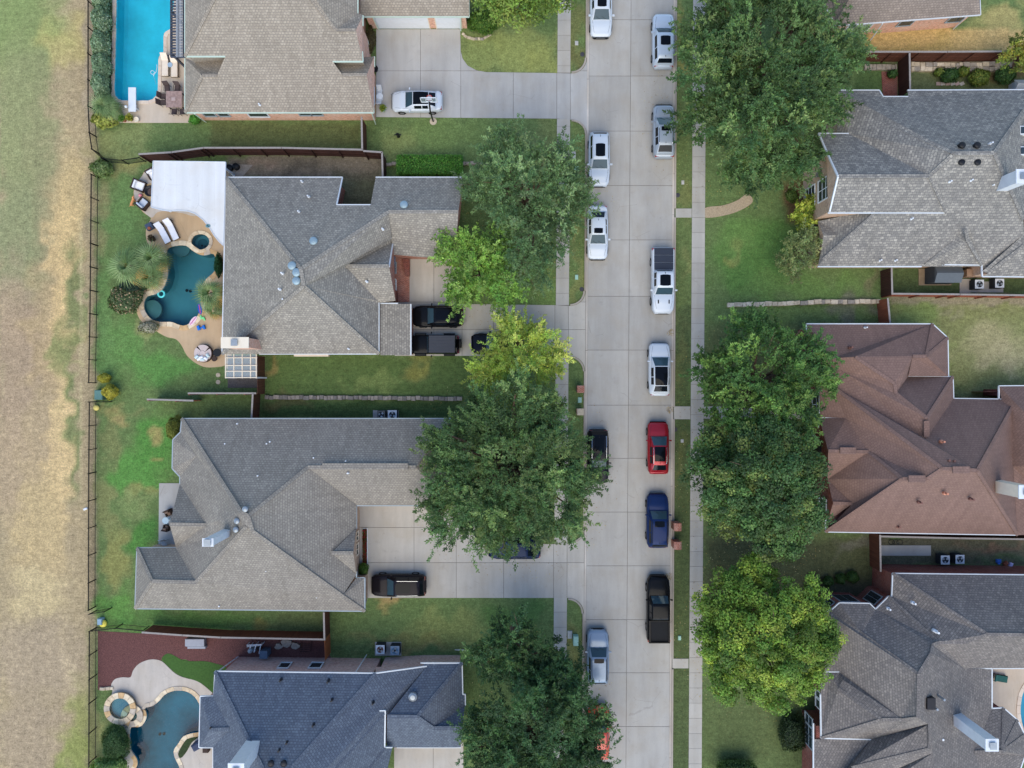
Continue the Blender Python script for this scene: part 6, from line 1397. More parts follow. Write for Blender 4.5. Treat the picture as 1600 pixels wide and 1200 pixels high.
stone_wall('pale stone strip behind the hedge', [(603,256),(622,255)], .3, .3, .5, [M['stone_grey']])
stone_wall('pale stone strip from the hedge to the feathery tree', [(722,254),(762,256)], .3, .3, .5, [M['stone_grey']])

# ------------------------------------------------------------------ patio roofs and pergolas
cov = [(240,252),(353,253.5),(349.5,384),(343,378),(335,368),(327,355),(318,344),(305,334),(294,330),(278,329),(265,330),(252,328),(237,324)]
pr = thing('patio_roof', 'large white flat patio roof with a curved edge beside the grey roof', 'patio roof', P(300,300))
wroof = concrete('white painted panel', (212,211,208), .03)
for k in range(6):      # roof sheets butted side by side
    q = clip(cov, 236+k*20+.03, 200, 236+(k+1)*20-.03, 420)
    if len(q) > 2: MB().prism([tuple(P(x,y,2.9)[:2]) for x,y in q], 2.82, 2.95+.002*(k%2)).build('roof_panel', wroof, pr)
mb = MB()
for (x0,y0),(x1,y1) in zip(cov, cov[1:]+cov[:1]): mb.beam(P(x0,y0,2.9), P(x1,y1,2.9), .06, .14, .04)
mb.build('fascia', M['siding'], pr)
for x, y in ((246,258),(346,259),(243,318),(300,328),(344,370)): a = P(x,y,2.8); MB().box(a.x-.08,a.y-.08,0,a.x+.08,a.y+.08,2.81).build('post', M['white'], pr)
dome = MB().lathe(P(325,353,2.95), [(.16,0),(.14,.05)], 10, 1.4, 1).build('drain_cap', simple('teal cap', (96,136,142), .5, var=.05), pr)
pg = thing('pergola', 'dark slatted pergola between the bright blue pool and tan roof', 'pergola', P(280,40))
gslat = simple('dark stained wood', (62,68,80), .7, var=.12, scale=6)
for k in range(3):
    x = (268.5,279,288.5)[k]; MB().beam(P(x,-60,2.5), P(x,90,2.5), .14, .18).build('beam', gslat, pg)
for k in range(34):
    y = -56+k*4.4; MB().beam(P(267,y,2.7), P(290,y,2.7), .09 if k % 3 else .16, .08).build('slat', gslat, pg)
for k in range(5): x = 276+k*2.2; MB().beam(P(x,-58,2.79), P(x,89,2.79), .05, .05).build('lath', simple('pale lath', (170,176,182), .7, var=.1), pg)
for y in (86,20): a = P(270,y,2.4); MB().box(a.x-.08,a.y-.08,0,a.x+.08,a.y+.08,2.5).build('post', gslat, pg)
gp = thing('glass_pergola', 'white framed pergola with clear panels at the corner of the grey roof', 'pergola', P(378,568))
clear = nmat('clear roof panel', .1, .5)[0]; clear.node_tree.nodes['Principled BSDF'].inputs['Base Color'].default_value = srgb(206,222,226); clear.node_tree.nodes['Principled BSDF'].inputs['Alpha'].default_value = .2
xs_, ys_ = [353,366,379,392,401], [546,559,571,580,590]
for i in range(4):
    for j in range(4):
        a = P(xs_[i]+.6,ys_[j]+.6,2.5); b = P(xs_[i+1]-.6,ys_[j+1]-.6,2.5); MB().box(a.x,b.y,2.5,b.x,a.y,2.512).build('roof_panel', clear, gp)
for x in xs_: MB().beam(P(x,545,2.44), P(x,591,2.44), .08, .1).build('rafter', M['trim_beige'], gp)
for y in ys_: MB().beam(P(352,y,2.52), P(402,y,2.52), .07, .07).build('purlin', M['trim_beige'], gp)
for x, y in ((353,590),(401,590),(353,547),(401,547)): a = P(x,y,2.4); MB().box(a.x-.06,a.y-.06,0,a.x+.06,a.y+.06,2.44).build('post', M['white'], gp)
o = MB().prism(w2([(356,556),(404,556),(404,606),(356,606)]), -.02, .03).build('gravel_pad', simple('dark gravel', (92,86,82), .95, var=.35, scale=14)); tag(o, 'dark gravel floor under the clear panel pergola', kind='structure')

# ------------------------------------------------------------------ patio furniture
def lounger(label, px, py, ang, L, frame, cush, group):
    c = P(px,py,.35); t = thing('sun_lounger', label, 'lounger', (c.x,c.y,.03), ang, group); w = .62
    mb = MB().box(-w/2,-L/2,.22,-w/2+.05,L*.5,.28).box(w/2-.05,-L/2,.22,w/2,L*.5,.28).box(-w/2,-L/2,.22,w/2,-L/2+.05,.28).box(-w/2,L*.5-.05,.22,w/2,L*.5,.28)
    mb.build('frame', frame, t, local=True)
    for x in (-w/2+.03,w/2-.03):
        for y in (-L/2+.12,L*.5-.12): MB().box(x-.025,y-.025,0,x+.025,y+.025,.22).build('leg', frame, t, local=True)
    MB().cbox(Vector((0,-L*.12,.285)), (w-.06,L*.74,.09), 0, .03).build('seat_cushion', cush, t, local=True)
    a = Vector((0,L*.25,.3)); Mx = Matrix.Translation(a) @ Matrix.Rotation(math.radians(38),4,'X')
    b = MB(); b.cbox(Vector((0,0,0)), (w-.06,.01,.01)); b = MB().box(-w/2+.03,0,0,w/2-.03,L*.34,.09,Mx); b.build('back_cushion', cush, t, local=True)
    return t
lounger('cream lounger nearest the bright blue pool edge', 258, 102, 0, 1.9, M['wicker'], M['fabric_cream'], 'poolside loungers')
lounger('cream lounger beside the dark slatted pergola end', 272.5, 105, 0, 1.75, M['wicker'], M['fabric_cream'], 'poolside loungers')
lounger('white lounger next to the dark cooler on the tan deck', 255, 364.5, math.radians(28), 1.9, M['wicker'], M['fabric_white'], 'white tan deck loungers')
lounger('white lounger closer to the small round spa', 268.5, 359, math.radians(25), 1.9, M['wicker'], M['fabric_white'], 'white tan deck loungers')
lounger('dark green lounger on the beige patio behind the large house', 1563, 1060, math.radians(80), 1.3, M['iron'], simple('green sling', (42,92,84), .8, var=.05), 'patio loungers')
def armchair(label, px, py, ang, frame, cush, group, s=.8):
    c = P(px,py,.4); t = thing('patio_chair', label, 'chair', (c.x,c.y,.04), ang, group)
    MB().box(-s/2,-s/2,.12,s/2,s/2,.3).build('seat_frame', frame, t, local=True)
    for x in (-s/2,s/2-.1): MB().cbox(Vector((x+.05,0,.3)), (.1,s,.28), 0, .02).build('arm', frame, t, local=True)
    MB().cbox(Vector((0,s/2-.06,.3)), (s,.12,.5), 0, .03).build('backrest', frame, t, local=True)
    MB().cbox(Vector((0,-.06,.3)), (s-.22,s-.2,.14), 0, .04).build('seat_cushion', cush, t, local=True); MB().cbox(Vector((0,s/2-.2,.44)), (s-.24,.16,.34), 0, .05).build('back_cushion', cush, t, local=True)
    for x in (-s/2+.05,s/2-.05):
        for y in (-s/2+.05,s/2-.05): MB().box(x-.03,y-.03,0,x+.03,y+.03,.12).build('leg', frame, t, local=True)
armchair('wicker armchair with pale cushions on the lawn side of the round rug', 217, 290, math.radians(70), M['wicker'], M['fabric_white'], 'armchairs round the fire bowl', .95)
armchair('wicker armchair with grey cushion near the small dog', 223.5, 318.5, math.radians(140), M['wicker'], simple('grey cushion', (196,202,210), .85, var=.05), 'armchairs round the fire bowl', .9)
armchair('wicker armchair tucked under the corner of the white patio roof', 238, 272, math.radians(30), M['wicker'], M['fabric_white'], 'armchairs round the fire bowl', .8)
rug = MB().lathe(P(237,301,.045), [(.85,0),(.85,.012)], 24).build('round_rug', simple('tan woven rug', (196,168,124), .95, var=.15, scale=10)); tag(rug, 'round tan rug under the fire bowl by the white patio roof', 'rug')
fb = thing('fire_bowl', 'dark round fire bowl on the round rug', 'fire bowl', P(237,300,.06)); MB().lathe(P(237,300,.06), [(.3,0),(.34,.1),(.46,.34),(.5,.36),(.44,.37),(.3,.26)], 18).build('bowl', M['metal_dark'], fb); MB().lathe(P(237,300,.33), [(.36,-.02),(.36,0)], 16).build('lava_rock', simple('lava rock', (80,66,62), .95, var=.4, scale=14), fb)
# dining set by the blue pool
dt = thing('dining_table', 'square stone topped dining table on the beige pool deck', 'table', P(272,157,.0))
c = P(272,155,.72); MB().cbox(Vector((c.x,c.y,.7)), (1.42,1.45,.05), 0, .015).build('table_top', simple('mosaic stone top', (150,126,118), .6, var=.25, scale=5), dt)
for x in (-.6,.6):
    for y in (-.6,.6): MB().box(c.x+x-.03,c.y+y-.03,.03,c.x+x+.03,c.y+y+.03,.7).build('leg', M['iron'], dt)
MB().box(c.x-.2,c.y-.16,.752,c.x+.16,c.y+.14,.79).build('tray', simple('tray', (170,150,144), .5, var=.1), dt)
def dchair(label, px, py, ang, frame=None, seat=None, group='dining chairs by the bright blue pool', s=.5):
    frame = frame or M['iron']; seat = seat or simple('brown sling', (78,66,64), .8, var=.15)
    c = P(px,py,.5); t = thing('dining_chair', label, 'chair', (c.x,c.y,.03), ang, group)
    MB().cbox(Vector((0,0,.42)), (s,s,.05), 0, .015).build('seat', seat, t, local=True)
    MB().raw([Vector(v) for v in ((-s/2,s/2-.02,.47),(s/2,s/2-.02,.47),(s/2,s/2+.14,.95),(-s/2,s/2+.14,.95),(-s/2,s/2+.03,.47),(s/2,s/2+.03,.47),(s/2,s/2+.19,.95),(-s/2,s/2+.19,.95))], [(0,1,2,3),(7,6,5,4),(3,2,6,7),(1,0,4,5),(0,3,7,4),(2,1,5,6)]).build('backrest', seat, t, local=True)
    for x in (-s/2,s/2): MB().tube([Vector((x,-s/2,.42)),Vector((x,-s/2,.64)),Vector((x,s/2,.66))], .018, 5).build('armrest', frame, t, local=True)
    for x in (-s/2+.02,s/2-.02):
        for y in (-s/2+.02,s/2-.02): MB().tube([Vector((x,y,0)),Vector((x,y,.42))], .018, 5).build('leg', frame, t, local=True)
for lb, x, y, a in (('dining chair above the stone table nearest the pool',261,137.5,0.1),('dining chair above the stone table nearest the tan roof',277,138,-.1),('upper dining chair on the pool side of the stone table',256,150,1.5),('lower dining chair on the pool side of the stone table',254.5,160,1.65),('dining chair at the lower edge of the stone table',272,174,3.1),('dining chair at the lower corner under the tan eave',285,174,3.2)): dchair(lb, x, y, a)
wh = M['white']
dchair('white bistro chair above the small white table by the driveway', 593, 143, 0, wh, wh, 'white bistro chairs', .42); dchair('white bistro chair below the small white table by the driveway', 592, 158, 3.1, wh, wh, 'white bistro chairs', .42)
def round_table(name, label, px, py, r, h, mat, cat='table', group=None):
    c = P(px,py,h); t = thing(name, label, cat, (c.x,c.y,0), 0, group)
    MB().lathe((c.x,c.y,h-.04), [(r,0),(r,.03),(r*.97,.04)], 20).build('table_top', mat, t); MB().lathe((c.x,c.y,.03), [(r*.6,0),(r*.6,.03),(.04,.05),(.04,h-.06)], 12).build('pedestal', mat, t); return t
round_table('bistro_table', 'small round white bistro table by the driveway window', 593, 150, .3, .7, wh)
round_table('side_table', 'larger black round side table beside the round daybed', 339, 551, .36, .5, M['black'], group='black side tables'); round_table('side_table', 'smaller brown round side table beside the round daybed', 334.5, 560.5, .24, .42, M['wicker'], group='black side tables')
round_table('side_table', 'small blue grey table between the cream loungers', 265.5, 101, .22, .45, simple('blue grey top', (150,170,186), .5, var=.05))
round_table('patio_table', 'glass topped round table on the narrow patio of the warm grey roof', 258.5, 813.5, .3, .7, simple('pale glass top', (176,196,204), .15, var=.05))
armchair('brown patio chair above the glass topped round table', 263.5, 801, math.radians(25), M['wicker'], simple('tan seat', (128,106,92), .85, var=.08), 'narrow patio chairs', .55); armchair('brown patio chair below the glass topped round table', 260, 825, math.radians(170), M['wicker'], simple('tan seat', (128,106,92), .85, var=.08), 'narrow patio chairs', .5)
dchair('thin white chair at the lower end of the narrow patio', 256, 849, .2, M['trim_grey'], simple('pale mesh', (186,192,196), .7, var=.05), 'narrow patio chairs', .45)
o = MB().prism(w2([(249,755),(300,755),(300,857),(248,857)]), -.02, .05).build('patio', M['drive']); tag(o, 'narrow grey concrete patio beside the warm grey roof', kind='structure')
db = thing('daybed', 'round daybed with pale cushions on the tan deck', 'daybed', P(316.5,553)); c = P(316.5,552,.5)
MB().lathe((c.x,c.y,.03), [(.76,0),(.8,.1),(.8,.34),(.76,.36)], 28).build('base', M['wicker'], db)
for k in range(4):
    a0 = k*math.pi/2+.6; q = [(c.x+r*math.cos(a), c.y+r*math.sin(a)) for r, a in [(.27,a0+.04),(.27,a0+.8),(.27,a0+1.53)]+[(.76,a0+1.55-i*.19) for i in range(8)]]; MB().prism(q, .39, .5).build('seat_cushion', simple('taupe cushion', (196,180,174), .85, var=.06), db)
MB().lathe((c.x,c.y,.39), [(.25,0),(.25,.1),(.22,.12)], 18).build('center_cushion', simple('taupe cushion', (196,180,174), .85, var=.06), db)
for k, (x, y, rz) in enumerate(((-.5,-.32,.7),(-.28,-.5,.5),(.02,-.56,.1),(.32,-.46,-.5),(.5,-.2,-1),(-.1,-.36,.3))): MB().cbox(Vector((c.x+x,c.y+y,.5)), (.36,.22,.2), rz, .07).build('pillow', M['fabric_white'] if k % 2 else simple('pale aqua pillow', (196,214,214), .85, var=.05), db)
def tub(name, label, px, py, mat, r=.2, h=.36, cat='pot', plant=None, seed=0):
    c = P(px,py,h); t = thing(name, label, cat, (c.x,c.y,.04), 0, 'potted plants')
    MB().lathe((c.x,c.y,.04), [(r*.65,0),(r*.95,h*.8),(r*1.05,h*.85),(r*1.05,h),(r*.85,h),(r*.8,h*.86)], 14).build('pot', mat, t)
    if plant:
        r_ = np.random.RandomState(seed); n = 260; d = rdir(r_, n); d[:,2] = np.abs(d[:,2]); pl = np.array([srgb(*p)[:3] for p in plant]); k = r_.rand(n,1)
        leaves_mesh('plant', np.array([c.x,c.y,h+.1])+d*r_.uniform(.1,.36,(n,1)), d+r_.normal(size=(n,3))*.4, r_.normal(size=(n,3))+np.array([0,0,1]), r_.uniform(.1,.2,n), r_.uniform(.05,.09,n), pl[0]*(1-k)+pl[1]*k, M['leaf'], t)
G_ = ((70,116,46),(112,150,64)); Y_ = ((112,128,44),(176,168,58))
tub('plant_pot', 'terracotta pot of green leaves at the deck corner by the yuccas', 192, 186, M['terracotta'], .22, .4, plant=G_, seed=1); tub('plant_pot', 'dark pot of yellow flowering plant on the pool deck', 203.5, 184.5, M['wicker'], .2, .36, plant=Y_, seed=2); tub('plant_pot', 'round white pot on the pool deck', 213, 186.5, M['trim_beige'], .22, .3, plant=None); tub('plant_pot', 'bright blue pot with leafy plant at the end of the driveway', 598.5, 170, simple('blue glaze', (40,130,180), .3, var=.1), .22, .35, plant=((96,124,44),(156,164,64)), seed=3)
tub('plant_pot', 'black round urn against the tan roof gable', 586, 107, M['black'], .26, .45)
tub('plant_pot', 'dark brown pot on the tan deck below the cooler', 238, 373, M['wicker'], .2, .4, plant=((70,60,48),(96,80,62)), seed=4)
ck = thing('drinks_cooler', 'dark blue cooler chest with copper pot on the tan deck', 'cooler', P(236,355)); MB().cbox(P(236.5,355,0)+Vector((0,0,.03)), (.62,.56,.45), .5, .04).build('chest', simple('slate blue chest', (66,78,98), .6, var=.08), ck); MB().lathe(P(234,357,.48), [(.12,0),(.15,.14),(.1,.18)], 12).build('pot', M['terracotta'], ck)
# pool toys
fr = MB(); nn = 22
for i in range(nn):
    a = 2*math.pi*i/nn
    for j in range(8): b = 2*math.pi*j/8; fr.V.append(Vector(((.28+.085*math.cos(b))*math.cos(a), (.28+.085*math.cos(b))*math.sin(a), .085*math.sin(b))))
for i in range(nn): fr.F += [(i*8+j, ((i+1)%nn)*8+j, ((i+1)%nn)*8+(j+1)%8, i*8+(j+1)%8) for j in range(8)]
o = fr.build('float_ring', simple('aqua vinyl', (96,212,214), .35, var=.05), smooth=True); o.location = P(252,459,-.05); tag(o, 'aqua float ring on the dark freeform pool', 'pool float')
def flat(name, label, cat, px, py, l, w, ang, mat, z=.08, th=.05, group=None, stripe=None):
    pts = [(math.cos(a)*l/2*(1 if abs(math.cos(a)) < .9 else .98), math.sin(a)*w/2) for a in [2*math.pi*i/18 for i in range(18)]]
    o = MB().prism(pts, 0, th).build(name, mat); c = P(px,py,z); o.location = c; o.rotation_euler = (0,0,ang); tag(o, label, cat, group)
    if stripe: MB().box(-l*.4,-.03,th,l*.4,.03,th+.006).build('stripe', stripe, o, local=True)
    return o
flat('bodyboard', 'long blue bodyboard at the pool rim beside the short palm', 'bodyboard', 312.5, 483, .98, .36, math.radians(100), simple('blue foam', (34,70,170), .5, var=.05), stripe=simple('red stripe', (210,60,80), .5, var=0))
flat('bodyboard', 'pink striped bodyboard leaning on the pool rim', 'bodyboard', 302, 501.5, 1.0, .4, math.radians(52), simple('pink white foam', (226,196,206), .5, var=.15, scale=8), stripe=simple('magenta stripe', (190,60,130), .5, var=0))
def toy(label, px, py, mat, parts):
    c = P(px,py,.05); t = thing('water_toy', label, 'toy', tuple(c), 0, 'water toys')
    for x, y, dx, dy, dz in parts: MB().cbox(Vector((x,y,0)), (dx,dy,dz), .3, .03).build('block', mat, t, local=True)
toy('green water blaster on the deck rim', 317, 497, simple('green plastic', (120,210,140), .4, var=.05), ((0,0,.36,.16,.14),(-.15,.14,.16,.22,.12),(.16,-.12,.16,.2,.12)))
toy('bright blue water dumbbell on the tan deck', 315, 512.5, simple('blue plastic', (30,110,200), .4, var=.05), ((-.22,0,.24,.4,.2),(.0,.02,.3,.12,.12),(.26,.06,.2,.36,.2)))
o = MB().lathe((0,0,0), [(.02,0),(.13,.06),(.17,.16),(.13,.28),(.02,.33)], 14).build('beach_ball', simple('pink vinyl', (226,140,150), .4, var=.05), smooth=True); o.location = P(221,306,.04); tag(o, 'small pink ball on the pale patio near the dog', 'ball')
# pool cleaner hose
pts = [Vector((0,0,0)),Vector((.1,.25,0)),Vector((-.1,.45,0)),Vector((-.28,.3,0)),Vector((-.1,.12,0)),Vector((.2,.3,0)),Vector((.3,.75,0)),Vector((.28,1.0,0))]
sm = [Vector((a[0],a[1],.02*math.sin(i))) for i, a in enumerate(smooth_poly([(p.x,p.y) for p in pts], 6, False))]
hs = MB().tube(sm, .022, 6).build('cleaner_hose', M['white'], uv=False); hs.location = P(240,118,-.07); tag(hs, 'looping white cleaner hose on the bright blue pool', 'hose')
MB().tube([Vector((0,0,0)),Vector((.02,-.3,-.2)),Vector((-.02,-.6,-.5))], .022, 6).build('hose_tail', M['white'], hs, local=True)
lp = thing('garden_lamp', 'white globe lamp on the deck beside the diving board', 'lamp', P(197,178)); c = P(197.5,167,.8)
MB().tube([Vector((c.x,c.y-.05,.03)),Vector((c.x,c.y,.75))], .025, 6).build('post', M['metal_grey'], lp); MB().lathe((c.x,c.y,.74), [(.03,0),(.1,.05),(.13,.13),(.1,.21),(.02,.25)], 14).build('globe', M['white'], lp, smooth=True)
# ------------------------------------------------------------------ dog on the grass
def dog():
    c = P(207,316,.3); o = thing('dog', 'small orange tan dog standing on the grass beside the patio', 'dog', (c.x,c.y,.0), math.radians(-24))
    me = bpy.data.meshes.new('body'); J = [((0,.0,.36),.115),((0,.18,.37),.125),((0,.3,.42),.085),((0,.4,.52),.075),((0,.5,.53),.062),((0,.6,.5),.035),((0,-.16,.36),.1),((0,-.27,.36),.09),((0,-.36,.42),.025),((0,-.5,.52),.018)]
    E = [(0,1),(1,2),(2,3),(3,4),(4,5),(0,6),(6,7),(7,8),(8,9)]
    for s in (-1,1):
        n = len(J); J += [((s*.08,.2,.24),.05),((s*.085,.18,.12),.032),((s*.085,.2,.02),.034)]; E += [(1,n),(n,n+1),(n+1,n+2)]
        n = len(J); J += [((s*.09,-.24,.26),.062),((s*.095,-.16,.18),.04),((s*.095,-.26,.11),.028),((s*.095,-.24,.02),.034)]; E += [(7,n),(n,n+1),(n+1,n+2),(n+2,n+3)]
        n = len(J); J += [((s*.055,.39,.58),.03),((s*.085,.37,.53),.018)]; E += [(3,n),(n,n+1)]
    me.from_pydata([j[0] for j in J], E, []); b = bpy.data.objects.new('body', me); COL.objects.link(b); b.parent = o
    sk = b.modifiers.new('skin','SKIN'); ss = b.modifiers.new('sub','SUBSURF'); ss.levels = 2; ss.render_levels = 2
    for v, j in zip(me.skin_vertices[0].data, J): v.radius = (j[1],j[1])
    me.skin_vertices[0].data[0].use_root = True
    me.materials.append(simple('tan fur', (206,140,92), .9, var=.18, scale=9))
    MB().lathe((0,.36,.465), [(.085,0),(.088,.03)], 12).build('collar', simple('purple collar', (120,70,130), .6, var=0), o, local=True)
    MB().lathe((0,.615,.5), [(.02,-.015),(.022,.01),(.01,.025)], 8).build('nose', M['black'], o, local=True)
dog()
# ------------------------------------------------------------------ air conditioners
def ac(label, px, py, fan=(40,44,48), ring=(196,200,204), s=.8, body=(58,60,62)):
    h = .85; c = P(px,py,h); t = thing('air_conditioner', label, 'air conditioner', (c.x,c.y,.06), 0, 'air conditioner units')
    MB().cbox(Vector((0,0,0)), (s,s,h-.06), 0, .02).build('casing', simple('condenser casing', body, .6, var=.1), t, local=True)
    mb = MB()
    for i in range(9): z = .1+i*.075; mb.box(-s/2-.012,-s/2-.012,z,s/2+.012,s/2+.012,z+.02)
    l_ = mb.build('louvre_panel', simple('condenser louvre', tuple(int(v*.8) for v in body), .6, var=.1), t, local=True); l_['kind'] = 'stuff'
    # top plate with a round opening
    V = []; F = []; n = 24
    for j in range(n):
        a = 2*math.pi*j/n; k = max(abs(math.cos(a)), abs(math.sin(a))); V.append(Vector((math.cos(a)*s/2/k*.98, math.sin(a)*s/2/k*.98, h-.055)))
    for j in range(n): a = 2*math.pi*j/n; V.append(Vector((math.cos(a)*s*.36, math.sin(a)*s*.36, h-.04)))
    F = [(j,(j+1)%n,n+(j+1)%n,n+j) for j in range(n)]; add('top_plate', V, F, simple('condenser top', ring, .5, var=.05), t, local=True, up=True)
    MB().lathe((0,0,h-.2), [(s*.36,0),(s*.36,.142)], 20).build('fan_well', simple('fan well', fan, .7, var=.05), t, local=True)
    for k in range(3):
        a = k*2.094+px; d = Vector((math.cos(a),math.sin(a),0)); q = Vector((-d.y,d.x,0)); z = Vector((0,0,h-.05))
        add('fan_blade', [z+d*.06-q*.05, z+d*.06+q*.05, z+d*s*.33+q*.13, z+d*s*.33-q*.08+Vector((0,0,.02))], [(0,1,2,3)], M['metal_grey'], t, local=True)
    MB().lathe((0,0,h-.06), [(.09,0),(.09,.03),(.04,.04)], 12).build('fan_hub', M['metal_dark'], t, local=True)
def pad(label, x0, y0, x1, y1, mat=None):
    o = MB().prism(w2([(x0,y0),(x1,y0),(x1,y1),(x0,y1)]), -.02, .06).build('concrete_pad', mat or M['drive']); tag(o, label, kind='structure')
pad('small pad under the air conditioners above the warm grey roof', 583, 641, 623, 655); ac('darker air conditioner above the warm grey roof eave', 595.5, 648, s=.7, ring=(96,96,92)); ac('pale air conditioner above the warm grey roof eave', 613, 648)
pad('pad under the air conditioners by the pink brick wall', 586, 1003, 627, 1024); ac('air conditioner with brown fan by the pink brick wall', 594, 1015, (110,70,58)); ac('blue grey air conditioner by the pink brick wall', 617, 1016.5, (90,120,140), (132,150,164))
pad('gravel pad beside the black shed', 1499, 436, 1516, 458, M['deck_grey']); pad('pad under the air conditioners behind the grey house', 1516, 440, 1567, 457)
ac('air conditioner nearer the black shed', 1530.5, 444); ac('air conditioner farther from the black shed behind the grey house', 1562, 442.5)
ac('air conditioner nearer the concrete slab below the brown roof', 1477, 875, (34,44,56)); ac('second air conditioner below the brown roof', 1500, 874, (50,56,62))
pad('three panel concrete slab below the brown roof', 1376, 852, 1454, 868)
# ------------------------------------------------------------------ other yard things
sh = thing('garden_shed', 'small black shed with sloping roof behind the grey house', 'shed', P(1470,428)); a = P(1462,440,1.7); b = P(1500,415,1.7); blk = simple('charcoal resin', (62,66,70), .7, var=.1); 
MB().box(a.x,a.y,0.05,b.x,b.y,1.7).build('wall', blk, sh); xm = a.x+.0
add('roof', [Vector((a.x-.1,a.y-.1,1.71)),Vector((b.x+.1,a.y-.1,1.71)),Vector((b.x+.1,(a.y+b.y)/2,2.1)),Vector((a.x-.1,(a.y+b.y)/2,2.1)),Vector((b.x+.1,b.y+.1,1.71)),Vector((a.x-.1,b.y+.1,1.71))], [(0,1,2,3),(3,2,4,5),(0,3,5),(1,4,2)], simple('grey resin roof', (84,90,94), .6, var=.06), sh, up=True)
pad('timber base of the black shed', 1435, 420, 1486, 446, simple('timber base', (150,130,104), .9, var=.15))
o = MB().box(-.35,-.3,0,.35,.3,.95).box(-.38,-.33,.955,.38,.33,1.02).build('storage_cabinet', simple('tan cabinet', (140,112,90), .7, var=.1)); o.location = P(1506,429,.1); tag(o, 'tan cabinet beside the black shed', 'cabinet')
sb = thing('storage_bench', 'grey deck storage bench on the red mulch', 'storage bench', P(305,1007)); c = P(304,1005,.6)
MB().cbox(Vector((c.x,c.y,.03)), (1.62,.68,.5), 0, .03).build('box', simple('grey resin', (122,124,134), .6, var=.06), sb); MB().cbox(Vector((c.x,c.y+.05,.535)), (1.7,.64,.09), 0, .03).build('lid', simple('light grey resin', (150,152,160), .6, var=.06), sb); MB().cbox(Vector((c.x+.08,c.y-.46,.03)), (1.6,.2,.4), 0, .02).build('step', simple('light grey resin', (150,152,160), .6, var=.06), sb)
pe = thing('pool_equipment', 'cluster of white pipes and pool pumps at the pink brick corner', 'pool pump', P(403,1013)); c = P(400,1014,.5)
for k, (x0,y0,x1,y1,z) in enumerate(((-.8,.2,.5,.35,.5),(-.6,-.3,-.4,.4,.6),(-.1,-.2,.1,.5,.7),(.3,-.4,.45,.45,.55),(-.7,.45,.6,.5,.8))): MB().tube([Vector((c.x+x0,c.y+y0,.1)),Vector((c.x+x0,c.y+y0,z)),Vector((c.x+x1,c.y+y1,z)),Vector((c.x+x1,c.y+y1,.1))], .045, 7).build('pipe', M['white'], pe)
MB().lathe((c.x-.45,c.y-.1,.05), [(.2,0),(.22,.3),(.2,.7),(.08,.82)], 14).build('filter', M['trim_grey'], pe); MB().lathe((c.x+.2,c.y+.05,.05), [(.15,0),(.16,.4),(.06,.5)], 12).build('pump', M['black'], pe)
o = MB().cbox(Vector((0,0,0)), (.62,.6,1.0), .1, .04).box(-.34,-.36,1.005,.34,.33,1.07).build('wheeled_bin', simple('slate blue bin', (84,100,116), .5, var=.08)); o.location = P(418,1016,.03); tag(o, 'slate blue bin beside the pool pumps', 'bin')
for k, (x, y, rx, lb) in enumerate(((448,1004,.5,'largest'),(462,1008,.4,'middle'),(436,1009,.35,'smallest'))):
    n = 9; o = MB().prism([(math.cos(2*math.pi*i/n)*rx*(1+.25*math.sin(i*2.3+k)), math.sin(2*math.pi*i/n)*rx*.7*(1+.2*math.cos(i*1.7+k))) for i in range(n)], 0, .2).build('flat_boulder', M['stone_grey']); o.location = P(x,y,.01); tag(o, lb+' flat boulder in the mulch by the pool pumps', 'boulder', 'boulders by the pool pumps')
gt = thing('storage_rack', 'black wire rack by the cedar gate', 'rack', P(478,1012)); c = P(477,1012,.9)
for k in range(5): MB().tube([Vector((c.x-.45,c.y-.35+k*.17,.1)),Vector((c.x-.45,c.y-.35+k*.17,.9)),Vector((c.x+.4,c.y-.35+k*.17,.9)),Vector((c.x+.4,c.y-.35+k*.17,.1))], .02, 5).build('bar', M['iron'], gt)
# basketball hoop
bh = thing('basketball_hoop', 'basketball hoop on a black pole at the driveway lawn edge', 'basketball hoop', P(677,190)); c = P(677,190,0)
MB().lathe((c.x,c.y,0), [(.3,0),(.32,.04),(.1,.06)], 16).build('base', M['stone'], bh)
MB().tube([Vector((c.x,c.y,0)),Vector((c.x,c.y+.0,2.4)),Vector((c.x+.0,c.y+.55,3.1))], .07, 8).build('pole', M['black'], bh)
gl = nmat('clear backboard', .1, .5)[0]; gl.node_tree.nodes['Principled BSDF'].inputs['Base Color'].default_value = srgb(190,206,210); gl.node_tree.nodes['Principled BSDF'].inputs['Alpha'].default_value = .25
bb = MB().box(c.x-.68,c.y+.58,2.9,c.x+.68,c.y+.6,3.8).build('backboard', gl, bh); fm = MB()
for x0, z0, x1, z1 in ((-.7,2.87,.7,2.93),(-.7,3.78,.7,3.84),(-.71,2.87,-.65,3.84),(.65,2.87,.71,3.84),(-.3,3.05,.3,3.08),(-.3,3.5,.3,3.53),(-.3,3.05,-.27,3.53),(.27,3.05,.3,3.53)): fm.box(c.x+x0,c.y+.56,z0,c.x+x1,c.y+.62,z1)
fm.build('frame', M['white'], bb)
rg = MB(); 
for j in range(20): a = 2*math.pi*j/20; rg.V.append(Vector((0,0,0)))
pts = [Vector((c.x+.23*math.cos(2*math.pi*j/18), c.y+.9+.23*math.sin(2*math.pi*j/18), 3.05)) for j in range(19)]; MB().tube(pts, .025, 6, False).build('rim', simple('red rim', (200,50,46), .5, var=0), bh)
MB().lathe((c.x,c.y+.9,2.65), [(.12,0),(.14,.12),(.17,.25),(.22,.38)], 12).build('net', nmat('net', .9)[0], bh).data.materials[0].node_tree.nodes['Principled BSDF'].inputs['Alpha'].default_value = .35
